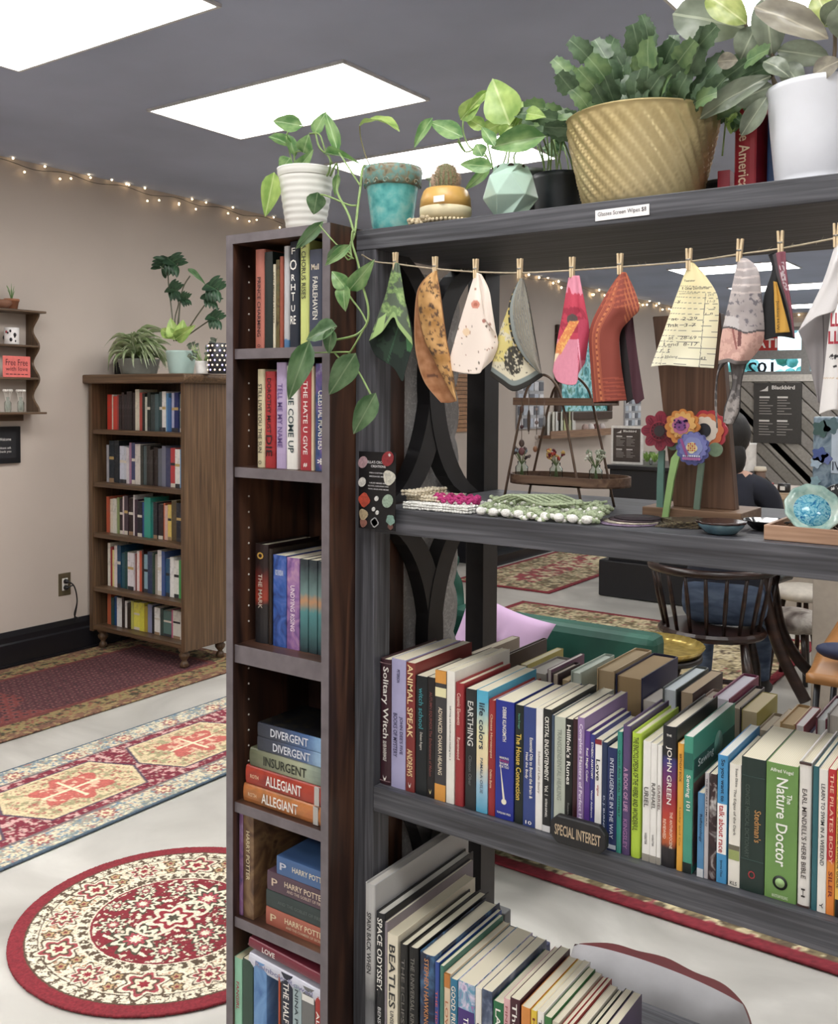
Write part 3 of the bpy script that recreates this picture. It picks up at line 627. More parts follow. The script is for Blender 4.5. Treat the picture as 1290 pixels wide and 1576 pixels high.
F = [
 (575, 602, 1014, '#3d1a26', 'maroon witch guide with ornate white lettering, first book', dict(hard=True, d=.19, text=[('Solitary Witch', .37, .94, W_, .62), ('SILVER RAVENWOLF', .19, .35, W_, .3), moon(W_)], bands=[(.025, .03, '#8a6a70'), (.965, .97, '#8a6a70')])),
 (602.6, 624.6, 1015, '#aca8d2', 'lavender Books of Mystery paperback beside the maroon witch guide', dict(d=.19, text=[("JOHN DEE'S FIVE", .27, .56, '#3a3560', .28, .2), ('BOOKS OF MYSTERY', .24, .58, '#3a3560', .28, -.2), ('PETERSON', .82, .92, '#3a3560', .2)])),
 (625, 638.8, 1020.5, '#8a2f2c', 'brick red book with bold yellow ANIMAL SPEAK lettering', dict(d=.2, text=[('ANIMAL SPEAK', .42, .985, '#f3d79c', .62), ('ANDREWS', .12, .33, '#f3d79c', .6), moon(W_)])),
 (640, 657.5, 1041, '#10171c', 'black paperback with teal witch school title', dict(text=[('witch school', .56, .9, '#3f9aa6', .4), ('Debean Rogers', .38, .53, '#d8d2c8', .28)])),
 (657.5, 669.6, 1043, '#1a1315', 'black autumn equinox book with thin red lettering', dict(text=[('AUTUMN EQUINOX The Enchantment of Mabon', .18, .88, '#8a4844', .4), moon('#d8c890')])),
 (669.6, 687.5, 1033, '#3d3a3c', 'charcoal chakra healing book with orange ends and a cream flower', dict(d=.2, text=[('ADVANCED CHAKRA HEALING', .2, .72, '#e9dcc0', .34)], bands=[(.905, 1, '#e59a3a'), (0, .125, '#e59a3a'), (.80, .87, '#efe6b0')])),
 (687.5, 700, 1033.5, '#eeeae0', 'white paperback with fine black spine text beside the charcoal chakra book', dict(d=.2, text=[('Self-Help and Sanctification Healing Vol. 3', .33, .74, '#2b2b2b', .22)])),
 (700, 713.7, 1052, '#a52a30', 'bright red hardback marked with thin cream lettering', dict(hard=True, d=.17, text=[('Cosmic Elements', .66, .92, '#e8c8b8', .4), ('Ravenwood', .38, .56, '#e8c8b8', .35)])),
 (716.8, 733, 1061, '#25282a', 'charcoal book with white EARTHING title', dict(d=.19, text=[('EARTHING', .53, .9, '#d8d8d2', .55), ('Clinton Ober', .2, .45, '#6a6c6c', .3)])),
 (733.6, 751.3, 1063.5, grad([(0, '#4fa9d0'), (.05, '#9cc4dc'), (.09, '#f0d8a8'), (.14, '#ece4b0'), (.2, '#4fb4d8')]), 'life colors paperback with a sky blue to yellow spine', dict(d=.18, text=[('life colors', .52, .9, '#26384a', .5), ('PAMALA OSLIE', .16, .45, '#5a6a7a', .25)])),
 (750, 762.6, 1078, '#a3262b', 'thin red horoscopes book between the sky blue and royal blue spines', dict(hard=True, d=.17, text=[('Chinese Horoscopes', .5, .88, '#e3c6a0', .4), ('Debbie Burns', .24, .4, '#e3c6a0', .3)])),
 (763, 791.5, 1079.5, '#1f2f9c', 'royal blue thick paperback with a white comet on its spine', dict(text=[('DEBBIE KLINGSMITH', .66, .95, W_, .2), ('MAKING', .51, .53, W_, .5, 0, 1), ('ANGELS', .485, .505, '#d04060', .5, 0, 1), ('WORK', .46, .48, W_, .5, 0, 1), ('FOR YOU', .435, .455, W_, .5, 0, 1), ('TOPQUARK PRESS', .04, .06, W_, .75, 0, 1)], side=lambda b, w, h, d: (link('printed_comet', MB().prism([(.005 * math.cos(k * .5236), h * .15 + .005 * math.sin(k * .5236)) for k in range(12)], 'Y', -.0008, .0005).prism([(-.009, h * .5), (-.002, h * .16), (.002, h * .16)], 'Y', -.0006, .0005).mesh('comet'), plain('#efe9cc', .5, var=0), b)))),
 (793, 806, 1085.7, '#14201d', 'black book with a bold yellow House Connection title', dict(text=[('The House Connection', .2, .76, '#ecc64a', .6), ('Hanna Kroeger', .8, .93, '#5fae94', .3)])),
 (805, 825, 1089, '#31458a', 'blue essential oils paperback with white script', dict(d=.18, text=[('Essential Oils to Boost the Brain &', .24, .75, W_, .26, .18), ('Heal the Body', .4, .62, W_, .26, -.2), ('10', .02, .05, W_, .5, 0, 1)])),
 (825, 836, 1091, '#efece6', 'white paperback with pale script next to the blue essential oils book', dict(d=.17, text=[('School of Life Story', .3, .65, '#9a8a80', .4)])),
 (836, 849, 1092, '#191a1c', 'black crystal book with white italic capitals', dict(d=.18, text=[('CRYSTAL ENLIGHTENMENT', .42, .94, W_, .48), ('Vol. 1', .3, .38, W_, .4), ('KATRINA RAPHAELL', .12, .27, W_, .25)], bands=[(0, .05, '#d8d8d8')])),
 (849, 853.5, 1101, '#3e4f66', 'very thin slate blue booklet right of the black crystal book', {}),
 (853.5, 870.5, 1104, '#b9c0b0', 'pale sage grey book with faded lettering', dict(d=.2, text=[('TRANSCENDENTAL HEALING', .3, .9, '#8c9488', .4)])),
 (870, 882, 1107, '#121313', 'black book with white rune lettering', dict(d=.17, text=[("Hillfolk's Runes", .45, .95, W_, .55), ('Susan Gray', .1, .3, '#8a8a88', .3)])),
 (882, 889, 1107, '#3a141c', 'dark maroon slim book between black rune and lilac books', {}),
 (889, 899.7, 1105, '#9a7cb0', 'lilac paperback crowded with white lettering', dict(d=.18, text=[('Complete Masters of Perfect Healing', .05, .95, '#efe4f4', .6)])),
 (900, 908.7, 1125.6, '#5a3590', 'violet Real Magic Color paperback', dict(text=[('Real Magic Color', .55, .85, W_, .5), ('Lady', .08, .16, W_, .4)])),
 (908.7, 916, 1131, '#34358a', 'indigo etheric anatomy booklet', dict(text=[('ETHERIC ANATOMY', .6, .93, W_, .45), ('Victor Anderson', .25, .5, W_, .35)])),
 (916, 926.6, 1139.6, '#f3f0ea', 'small white Love book with red top band', dict(text=[('Love', .62, .82, '#20242c', .6), ('signs', .48, .58, '#b04a48', .4), ('(', .02, .08, '#20242c', .5)], bands=[(.96, 1, '#8c2030')])),
 (926.6, 935, 1143, '#1f3157', 'navy book beside the small white Love book', dict(text=[('D. J. BURNS', .2, .5, '#b8c0d0', .4)])),
 (935, 950, 1151.5, '#1a2c63', 'deep blue paperback with thin silver lettering', dict(text=[('INTELLIGENCE IN THE WAY', .12, .9, '#c8cede', .4)], bands=[(.02, .06, '#b8c0cc')])),
 (950, 958, 1126.7, '#2f8f80', 'thin teal Heal Thyself book', dict(text=[('Queen Afua HEAL THYSELF', .3, .85, '#113a34', .5)])),
 (958, 971, 1118, '#5a4576', 'muted purple Book of Life hardback', dict(hard=True, d=.17, text=[('A BOOK OF LIFE', .34, .68, '#cf9ac0', .5), ('KINGSLEY', .05, .28, '#a874a8', .5)])),
 (972, 987, 1129, '#b5d636', 'lime green encyclopedia of the weird and wonderful', dict(hard=True, d=.17, text=[('THE ENCYCLOPEDIA OF THE WEIRD AND WONDERFUL', .22, .97, '#2a3318', .55)])),
 (990, 1002, 1141.5, '#efece6', 'white Uriel booklet, leftmost of three matching white spines', dict(text=[('URIEL', .45, .62, '#55524e', .6), ('WEBSTER', .14, .24, '#55524e', .3)], bands=[(0, .06, '#9a9488')])),
 (1002, 1012, 1145, '#efece6', 'white Raphael booklet, middle of three matching white spines', dict(text=[('RAPHAEL', .45, .67, '#55524e', .6), ('WEBSTER', .14, .24, '#55524e', .3)], bands=[(0, .06, '#9a9488')])),
 (1012.3, 1019, 1148, '#efece6', 'white Gabriel booklet, rightmost of three matching white spines', dict(text=[('GABRIEL', .45, .67, '#7a5a5a', .6)], bands=[(0, .06, '#9a9488')])),
 (1019.3, 1041.7, 1118.6, grad([(0, '#1f1d22'), (.03, '#2a2226'), (.045, '#d8622c'), (.08, '#c8402c'), (.11, '#a3263e'), (.15, '#6a2f70'), (.168, '#3f3a86'), (.18, '#1c1d22')]), 'tall hardback with red to violet spine and bold white capitals', dict(hard=True, d=.2, pages='#eadfca', text=[('JOHN GREEN', .45, .86, '#f4ece2', .42), ('THE ANTHROPOCENE', .14, .4, '#f0d8c0', .2, .22), ('REVIEWED', .2, .34, '#f0d8c0', .2, -.24), ('THE', .93, .945, W_, .35, 0, 1)])),
 (1043.4, 1053, 1145, '#e8a332', 'slim orange yellow book left of the teal sewing book', dict(text=[('BIRTHDAY BOOK', .7, .92, '#6a4010', .4), ('Lucky and Co', .2, .5, '#a86c18', .4)])),
 (1053, 1067.5, 1134, '#3f9a80', 'large teal green sewing manual', dict(hard=False, d=.21, pages='#e8e4dc', text=[('Sewing 101', .46, .72, W_, .55)], bands=[(.76, .88, '#1f6a5c')], side=sew)),
 (1074, 1084.7, 1221, '#4a86b8', 'short blue reflexology book beside the teal sewing manual', dict(d=.13, text=[('Reflexology', .42, .75, '#16304a', .5)], bands=[(0, .1, '#c8ccd0')])),
 (1084.7, 1092, 1190, '#b9b3b6', 'thin grey white magazine-like booklet', dict(d=.14, text=[('THE SECRET SAMURAI', .5, .95, '#2a262c', .4)])),
 (1092, 1104, 1192, art('#1a1618', '#3a2226', '#e0dcd8', s=30), 'black white and dark red patterned book before the sky blue spine', dict(d=.14)),
 (1105, 1120.6, 1163, '#3f95cf', 'sky blue book about talking about race', dict(d=.17, pages='#e8e8e0', bands=[(.23, .62, '#f4f2ee')], text=[('So you want to', .64, .97, '#15273a', .5), ('talk about race', .24, .61, '#c0282c', .55), ('Ijeoma Oluo', .05, .18, '#15273a', .3)])),
 (1123, 1141, 1177, '#ece7da', 'cream paperback with a small green picture low on its spine', dict(text=[('Susan Elkins', .82, .97, '#5a564e', .22, .15), ('The Edges of the Dark', .42, .8, '#6a665e', .3), ('KLS', .015, .045, '#1a1a1a', .6, 0, 1)], bands=[(.22, .3, '#9aa860'), (.3, .34, '#6f6a58')])),
 (1141.5, 1179, 1168, '#1f332d', 'thick dark green medical dictionary', dict(d=.17, hard=False, text=[("Stedman's", .38, .62, '#c08a4a', .28, .22), ('CONCISE MEDICAL DICTIONARY', .25, .8, '#4a5a50', .18, -.22), ('O', .1, .16, '#a83038', .3, 0, 1)], bands=[(.86, .865, '#35504a'), (.235, .24, '#35504a')])),
 (1179.6, 1229, 1177, '#6d9a4c', 'thick grass green nature doctor book', dict(d=.17, text=[('Nature Doctor', .25, .9, '#f4f6ec', .36, .02), ('The', .72, .79, '#f4f6ec', .16, .25), ('Alfred Vogel', .93, .965, '#f0f2e6', .72, 0, 1), ('MAINSTREAM PUBLISHING', .015, .04, '#d8e6c4', .5, 0, 1)], side=lambda b, w, h, d: (link('round_seal', MB().lathe([(.0105, 0), (.0105, .0008)], seg=24).mesh('seal'), plain('#1d241c', .5, var=0), b, (0, -.0002, h * .13)).__setattr__('rotation_euler', (PI / 2, 0, 0)), link('seal_centre', MB().lathe([(.0068, 0), (.0068, .0012)], seg=24).mesh('seal'), plain('#9cc27c', .5, var=0), b, (0, -.0002, h * .13)).__setattr__('rotation_euler', (PI / 2, 0, 0))))),
 (1230, 1250, 1174.5, '#e6e1da', 'white herb bible hardback with thin black border lines', dict(hard=True, d=.17, bands=[(.985, 1, '#4a3430'), (0, .012, '#4a3430')], text=[("EARL MINDELL'S HERB BIBLE", .2, .82, '#4a423e', .4), ('H', .07, .13, '#3a3430', .3)])),
 (1252, 1261, 1180, '#2a6670', 'slim dark teal book beside the white herb bible', dict(d=.17)),
 (1261, 1275, 1185, '#ece8e0', 'white learn to swim paperback', dict(d=.16, text=[('LEARN TO SWIM IN A WEEKEND', .33, .9, '#2a2c30', .45), ('Y', .03, .07, '#2a2c30', .4)])),
 (1275, 1288, 1185, grad([(0, '#e8802a'), (.075, '#e8862e'), (.08, '#c8282c'), (.2, '#c8282c')]), 'red and orange pilates book at the right edge of the picture', dict(d=.16, text=[('THE PILATES BODY', .35, .97, '#f0b89a', .45), ('SILER', .12, .3, '#8a2a1c', .5)])),
 (1288.3, 1310, 1190, '#e6b84a', 'golden yellow episode guide cut by the right edge of the picture', dict(d=.16, text=[('THE AMAZING COLOSSAL EPISODE GUIDE', .2, .98, '#2a2014', .2, -.3)], bands=[(0, .12, '#1a1614')])),
]
row(F, YF, ZS[2], ROWF, ', low shelf front row')
# --- rear row of the same shelf: fore-edges towards the camera, spines to the other side
Bk = [
 (723, 735, 1006, '#9a8a78', 'tan hardback', '#c9bda6', .18), (769, 776, 1011, '#3a2a28', 'dark brown lidded hardback', '#b9b3a6', .2), (802, 812, 1023, '#a89a4a', 'olive yellow book', '#c0b694', .16),
 (812, 842, 1034, '#8f8a86', 'grey thick book', '#a7a29a', .13), (843, 849, 1031, '#6f4560', 'plum cover book', '#c9c2bc', .15), (849, 860, 1037, '#3a2a30', 'small dark brown book', '#c4b4a0', .1), (866, 876, 1047, '#b59a6a', 'small tan paperback', '#b59e78', .09),
 (879, 895, 1034, '#aebbae', 'pale green white hardback', '#c2cbbf', .16), (919, 946, 1031, '#b39a74', 'thick tan paged hardback', '#b29a74', .2), (948, 989, 1041, '#23264f', 'very thick tan paged book with navy cover', '#a98c62', .2),
 (990, 1018, 1080, '#a89c98', 'low pale book', '#cfc6bc', .09), (1020, 1042, 1060, '#5a605c', 'white paged book with dark green cover', '#cfd9de', .18), (1048, 1067, 1066, '#3a2420', 'tan paged book with dark lacy brown cover', '#b79f80', .17),
 (1070, 1096, 1083, '#8a7468', 'short brownish book', '#b5a596', .1), (1098, 1124, 1074, '#7a2048', 'white paged hardback with magenta cover', '#cfcad6', .18), (1125, 1141, 1088, '#3a3034', 'tan paged book with dark cover', '#b2a48e', .15),
 (1142, 1166, 1095, '#9a8f35', 'cream paged book with olive yellow cover', '#bfae88', .13), (1167, 1185, 1122, '#9a8a74', 'short pale tan book', '#bdb09a', .1), (1186, 1200, 1120, '#a8947a', 'second short pale tan book', '#bfae94', .12),
 (1201, 1224, 1113, '#b08c58', 'golden tan paperback', '#b1956a', .12), (1225, 1238, 1117, '#a83a44', 'white paged book with red cover', '#cfcac8', .12), (1239, 1254, 1137, '#3a2f6a', 'low white paged book with indigo cover', '#cfcac6', .1),
 (1256, 1273, 1106, '#6a2438', 'white paged hardback with maroon cover', '#c6c9c8', .15), (1274, 1300, 1100, '#8a8480', 'grey book cut by the right edge of the picture', '#b8b0a8', .15)]
YBK = 1.70
prev = -9
for k, (xl, xr, yt, col, desc, pg, d) in enumerate(Bk):
    a = onY(xl, yt, YBK); c = onY(xr, yt, YBK); x0 = max(a.x, prev + .0005); prev = c.x; h = (a.z + c.z) / 2 - ZS[2]; d = min(d, .19)
    book(c.x - x0, h, d, col, desc + ', back row of low shelf', 'books of the back row, fore-edges facing front', ((x0 + c.x) / 2, YBK + d, ZS[2] + .0005), (0, 0, PI), hard=(k % 2 == 1 or k in (8, 14, 22)), pages=pg)
# --- bottom shelf
Bm = [
 (561, 576, 1361.6, grad([(0, '#55565a'), (.08, '#77787c'), (.13, '#5a5b5e'), (.2, '#b9b8b6')]), 'very tall silver grey hardback about Spain', dict(hard=True, d=.33, pages='#cfc9c0', text=[('SPAIN BACK WHEN', .52, .85, '#222', .45)])),
 (578, 592, 1406, '#14141a', 'black Space Odyssey hardback', dict(hard=True, d=.31, pages='#cfcac0', text=[('SPACE ODYSSEY.', .52, .97, W_, .55), ('BENSON', .25, .42, '#c8c8c8', .35)])),
 (592, 596, 1420, '#8a7f88', 'thin mauve grey book behind the cream one', dict(d=.3)),
 (596, 612, 1439, '#e6dcc2', 'cream book with big black serif capitals', dict(d=.27, pages='#d8ceb0', text=[('BEATLES', .5, .93, '#2a2a2a', .6), ('UNSEEN ARCHIVES', .15, .48, '#4a4a4a', .35)])),
 (614.6, 627, 1454, '#191817', 'black hardback with faint grey title', dict(hard=True, d=.24, text=[('THE ECLIPSE', .4, .9, '#6a6660', .4)])),
 (628, 643, 1459, '#151515', 'second black hardback with dotted lettering', dict(hard=True, d=.25, text=[('THE UNIVERSAL KINGDOM', .3, .93, '#77736c', .4)])),
 (645, 669, 1469.5, art('#0c1020', '#16294f', '#4f86b8', s=16), 'dark starry science hardback with orange lettering', dict(hard=True, d=.23, text=[('STEPHEN HAWKING', .5, .97, '#d08a4a', .28), ('A BRIEF', .35, .48, W_, .35)])),
 (669.5, 676, 1481.5, '#2a4a9c', 'thin royal blue book', dict(d=.22, text=[('THE TIDE BAY', .4, .8, '#d85a4a', .5)])),
 (677, 683, 1487, '#3f7a6a', 'thin green blue book', dict(d=.21)),
 (683.5, 693, 1499.7, '#e2c9a8', 'pale peach book with an orange top', dict(d=.21, text=[('LOVES MAP', .3, .8, '#c0704a', .5)], bands=[(.9, 1, '#c87a30')])),
 (693, 704, 1507.7, '#2b7aa0', 'teal blue Good Friends book', dict(d=.21, text=[('GOOD FRIENDS ARE', .4, .95, '#f4ecd8', .6)])),
 (705, 731, 1513.8, art('#b46ab0', '#5aa0c0', '#e0d0e8', '#6a4a9c', s=35), 'colourful swirled spine with a purple title panel', dict(d=.21, bands=[(.2, .8, '#4a2f80')], text=[('THE BUDGET', .35, .75, W_, .3)])),
 (731.5, 741, 1522, '#ece6dc', 'white paperback with a small red dot', dict(d=.2, text=[('ULYSSES', .4, .75, '#5a5048', .4)])),
 (741.5, 757.7, 1525, art('#2a3550', '#4c5a78', '#8a94a8', s=20), 'slate blue photo book', dict(d=.2)),
 (759, 775, 1543, '#1f6e40', 'green Last Call book', dict(d=.19, text=[('LAST CALL', .4, .95, W_, .5)])),
 (775, 785, 1538, '#e0aeb0', 'pale pink book', dict(d=.19, text=[('FINDING HOPE', .4, .95, '#b05a60', .4)])),
 (785, 800, 1538, '#4a1c28', 'maroon book with white The P lettering', dict(d=.19, text=[('The Pearl', .5, .97, W_, .5)])),
 (802, 816, 1551, '#e08a3a', 'orange peach paperback', dict(d=.18)),
 (817, 826, 1556, '#e9c534', 'bright yellow book', dict(d=.18, text=[('Happy', .6, .95, '#8a3a20', .6)])),
 (827, 837, 1558, '#f0ece4', 'white book right of the yellow one', dict(d=.18, text=[('The', .8, .95, '#444', .5)])),
 (838, 849, 1566, '#3a7a3c', 'green and yellow book', dict(d=.17, bands=[(.8, .86, '#d8b83a')])),
 (850, 860, 1574, '#cfc5b0', 'cream paperback', dict(d=.17)), (861, 868, 1582, '#b83a34', 'slim red book', dict(d=.17)), (869, 876, 1584, '#a8322e', 'second slim red book', dict(d=.17)), (877, 889, 1592, '#d8d0bc', 'pale paperback', dict(d=.16)),
 (890, 897, 1600, '#2f3a2a', 'dark olive thin book', dict(d=.16)), (898, 910, 1604, '#33302c', 'dark brown book', dict(d=.17)), (911, 925, 1610, '#5a4a6a', 'greyish purple book', dict(d=.17))]
row(Bm, 1.405, ZS[3], 'books on the bottom shelf', ', on the bottom shelf')
# --- books of the narrow bookcase
YN = 1.392
def nrow(items, zi, Yp, bay):
    row(items, Yp, NSH[zi], 'books in the tall narrow bookcase', ', ' + bay + ' of narrow bookcase', .0006, .14, NX0 + T + .0005, NX1 - T - .0005)
nrow([
 (391.5, 406.5, 384, '#c4705e', 'salmon hardback with spaced dark capitals', dict(hard=True, text=[('PRINCE CHARMING', .12, .72, '#3a1c20', .35), ('O', .015, .045, '#3a1c20', .3, 0, 1)])),
 (406.8, 419.5, 388, '#10201c', 'black green book', {}),
 (420, 424, 407, '#d8ceb2', 'thin cream book', dict(text=[('LAST MINUTE LETTERS', .3, .9, '#5a4a3a', .5)])),
 (424.3, 430, 400, art('#2a2015', '#6a5a30', '#3a4a30', s=30), 'narrow dark gold book', {}),
 (430.3, 435.5, 395, '#a04a34', 'thin rust red book', {}),
 (436, 444.4, 379, grad([(0, '#4a7aa8'), (.016, '#4a7aa8'), (.018, '#b8b8ba'), (.2, '#c4c4c6')]), 'silver grey book with blue foot', dict(hard=True)),
 (444.8, 459, 372, '#1c2536', 'navy book with scattered white letters', dict(hard=True, text=[('F', .88, .94, W_, .4, 0, 1), ('O', .73, .83, W_, .75, 0, 1), ('R', .63, .69, W_, .4, 0, 1), ('H', .54, .6, W_, .5, 0, 1), ('T', .44, .52, W_, .4, 0, 1), ('U', .34, .4, W_, .4, 0, 1), ('RE', .22, .3, W_, .6, 0, 1)])),
 (461, 474.6, 369, '#cfd878', 'lime yellow Chorus Rises book', dict(hard=True, text=[('A CHORUS RISES', .45, .96, '#3a3a28', .5)])),
 (476, 495.4, 384, '#3c4258', 'slate blue fantasy book with white serif letters', dict(text=[('FABLEHAVEN', .28, .72, '#e6e2d6', .4), ('Mull', .79, .85, '#e6d6c0', .6, 0, 1)])),
 (495.6, 507, 383, '#2a3a70', 'deep blue book at the right end', {})], 0, YN, 'top bay')
nrow([
 (395, 406.3, 568.5, '#d6c8a0', 'cream book with scratchy black marks', dict(hard=True, text=[('STILL LIVE YOU THE SUN', .15, .85, '#3a342c', .5), ('O', .03, .07, '#222', .4, 0, 1)])),
 (406.6, 422.3, 572, '#b5282c', 'red hardback with dark capitals', dict(hard=True, text=[('DOROTHY MUST', .36, .93, '#2a1014', .38), ('DIE', .12, .34, '#2a1014', .6)])),
 (424, 439, 558, '#b9a4cc', 'lavender Tell Me My Name hardback', dict(hard=True, text=[('TELL ME MY NAME', .2, .8, '#6a4f90', .5)])),
 (439.6, 457, 563, '#f0ede6', 'white Come Up book', dict(hard=True, text=[('THE COME UP', .16, .8, '#1e3a40', .5)])),
 (462.5, 478.8, 563, '#b8303a', 'red Hate U Give book', dict(text=[('THE HATE U GIVE', .15, .85, '#f2e2dc', .42), ('#', .03, .07, W_, .4, 0, 1)])),
 (479, 483.3, 564, '#d8c0a0', 'thin cream edge book', {}),
 (483.6, 506, 559.7, art('#1a2450', '#33508a', '#7a5aa0', '#c8d0e8', s=18), 'dark blue starry monsters hardback', dict(hard=True, text=[('CELESTIAL MONSTERS', .2, .75, W_, .4), ('*', .06, .12, W_, .5, 0, 1)]))], 1, YN, 'second bay')
nrow([
 (391, 411, 838, grad([(0, '#26262a'), (.075, '#2a2425'), (.09, '#a83a28'), (.13, '#7a2822'), (.155, '#2a1a1a')]), 'thick black and red hardback with gold disc', dict(hard=True, d=.16, text=[('THE MARK', .35, .7, '#c8b8a8', .3), ('o', .85, .92, '#d0a040', .5, 0, 1)])),
 (412, 418, 845, '#2c2018', 'dark gold edged hardback behind the black and red one', dict(hard=True, d=.17)),
 (420, 440.3, 855, art('#1c2c6a', '#2f5ab0', '#6a7ac8', s=24), 'blue fantasy paperback with swirling art', dict(d=.15, text=[('RICK RIORDAN', .78, .84, '#dfe6f4', .6, 0, 1)])),
 (441.2, 460.4, 859, art('#5a3a80', '#9a6aa8', '#c89ab0', s=24), 'violet pink fantasy paperback', dict(d=.15, text=[('UNDYING RISING', .2, .7, '#f0dce8', .35)])),
 (461.5, 474, 861, grad([(0, '#22363c'), (.08, '#4a8a8c'), (.1, '#c08a60'), (.115, '#6a8a88'), (.17, '#2a343a')]), 'teal grey series paperback, leftmost of three matching', dict(d=.15)),
 (475, 488, 862.7, grad([(0, '#22363c'), (.08, '#4a8a8c'), (.1, '#c08a60'), (.115, '#6a8a88'), (.17, '#2a343a')]), 'teal grey series paperback, middle of three matching', dict(d=.15)),
 (489, 502.5, 864.5, grad([(0, '#22363c'), (.08, '#4a8a8c'), (.1, '#c08a60'), (.115, '#6a8a88'), (.17, '#2a343a')]), 'teal grey series paperback, rightmost of three matching', dict(d=.15))], 2, 1.41, 'third bay')
def stack(items, z, Yp, bay, gap=.0008):
    for (th, xl, ln, d, col, desc, o) in items:
        X0 = onY(xl, 1200, Yp).x; ln = min(ln, NX1 - T - .003 - X0)
        b = book(th, ln, d, col, desc + ', lying in ' + bay + ' of narrow bookcase', 'stacked books in the tall narrow bookcase', (X0, Yp, z + th / 2), (0, -PI / 2, 0), **o)
        # the top of the book (local +Z) points left: shift right by its length
        b.location.x = X0 + ln
        z += th + gap
    return z
S4 = [(.037, 374.5, .206, .145, art('#8a5a30', '#c8773a', '#b0502c', s=10), 'orange bronze hardback with white capitals', dict(hard=True, text=[('ALLEGIANT', .28, .75, W_, .55), ('ROTH', .82, .93, '#e8c8a0', .2)], bands=[(.03, .09, '#b8b4ae')])),
      (.038, 378, .202, .145, art('#8a1c1c', '#b83a24', '#a82a20', s=10), 'deep red hardback with white capitals', dict(hard=True, text=[('ALLEGIANT', .25, .72, W_, .55), ('ROTH', .82, .93, '#e8c8a0', .2)], bands=[(.03, .09, '#b8b4ae')])),
      (.037, 384, .196, .145, grad([(0, '#6a7a74'), (.04, '#9aa690'), (.06, '#a8ac8c'), (.2, '#4f5238')]), 'olive green hardback with dark capitals', dict(hard=True, text=[('INSURGENT', .22, .8, '#20241c', .5)])),
      (.027, 396, .19, .135, grad([(0, '#5a7a4c'), (.012, '#9ac0e0'), (.05, '#4f6a9a'), (.12, '#3f4658'), (.2, '#1c1e26')]), 'lower of the two blue grey paperbacks', dict(text=[('DIVERGENT', .22, .76, '#d8dce4', .6)])),
      (.027, 396.5, .19, .135, grad([(0, '#5a7a4c'), (.012, '#8ab6e0'), (.05, '#4568a0'), (.12, '#3b4256'), (.2, '#1c1e26')]), 'topmost blue grey paperback', dict(text=[('DIVERGENT', .25, .8, '#d8dce4', .6)], side=lambda b, w, h, d: link('front_board', MB().box(w / 2, w / 2 + .0006, .004, d, .002, h - .002).mesh('board'), art('#08090c', '#101218', '#3a3320', s=30), b)))]
stack(S4, NSH[3], 1.385, 'fourth bay')
S5 = [(.036, 409.6, .172, .135, '#b3604c', 'bottommost salmon wizard series paperback', dict(pages='#c9a06a', text=[('HARRY POTTER', .02, .68, '#e8d8b0', .32, .12), ('AND THE CHAMBER OF SECRETS', .05, .66, '#d8c0a0', .14, -.22), ('P', .82, .92, '#e0c8a0', .4)])),
      (.034, 410, .172, .135, '#33403f', 'slate green wizard series paperback', dict(text=[('AND THE GOBLET OF FIRE', .1, .8, '#5a6462', .2)])),
      (.038, 411.5, .17, .13, '#59404f', 'mauve wizard series paperback', dict(pages='#a89a6a', text=[('HARRY POTTER', .04, .7, '#e0ccb0', .3, .12), ('AND THE GOBLET OF FIRE', .08, .66, '#c8b0a0', .16, -.2), ('P', .82, .92, '#d8c0a8', .4)])),
      (.036, 426, .158, .12, '#466aa0', 'blue wizard series paperback on top of the stack', dict(text=[('HARRY POTTER', .0, .68, '#e0d8c0', .3, .05), ('P', .8, .93, '#c8ccd8', .4)]))]
stack(S5, NSH[4], 1.39, 'fifth bay')
nrow([(366, 373.6, 1252, art('#5a4a7a', '#8a5a8a', '#a08ab0', s=20), 'thin violet book', {}),
      (374, 390, 1246, art('#3a2a20', '#6a4a34', '#8a6a48', '#402020', s=14), 'thick brown illustrated fantasy book', dict(d=.17, text=[('HARRY POTTER', .35, .8, '#d8c8a0', .35)]))], 4, 1.383, 'fifth bay')
nrow([(356, 372, 1474, '#8ac4a4', 'mint green book with red lettering', dict(d=.15, pages='#cfc8a0', text=[('FANGIRL', .45, .75, '#b03a4a', .4)])),
      (373, 388.8, 1478, '#2d4a3c', 'dark green book partly hidden', dict(d=.14)),
      (390, 410, 1482, art('#3f6fb0', '#6a9ad0', '#4f80c0', s=10), 'sky blue thick book', dict(d=.15, pages='#cfc29a')),
      (428, 431, 1500, '#c05030', 'orange sliver book', dict(d=.12)),
      (432, 449.5, 1500, '#1f2438', 'navy book with white capitals', dict(d=.13, text=[('THE HALF USED', .3, .92, W_, .5)])),
      (450, 463.5, 1516, '#a4b8bc', 'pale blue grey book', dict(d=.14, text=[('NINA PIECE', .4, .95, '#2a3a40', .4)])),
      (464, 484, 1521, '#6e6e6c', 'grey book with a small white mark', dict(d=.14, bands=[(.86, .92, '#e4e2dc')])),
      (484.6, 496, 1535, grad([(0, '#e0962c'), (.1, '#e0962c'), (.115, '#b83024'), (.15, '#b02a20')]), 'red and orange book at the right end', dict(d=.12, text=[('ALLIES', .5, .85, W_, .5)]))], 5, 1.37, 'bottom bay')
zz = onY(384, 1466, 1.40).z
for (th, xl, yl, col, desc, tx) in ((.028, 386, 1467, '#cfd0de', 'pale lavender book with faint lettering', [('Rainbow Rowell', .1, .9, '#8a8ab0', .35)]), (.02, 398, 1446, '#7a2838', 'maroon book with LOVE in white', [('LOVE', .62, .8, W_, .5)])):
    p = onY(xl, yl, 1.37)
    book(th, .19, .13, col, desc + ', lying in bottom bay of narrow bookcase', 'stacked books in the tall narrow bookcase', (NX1 - T - .003, 1.37, p.z - .026), (0, -PI / 2 + .06, 0), hard=True, text=tx)
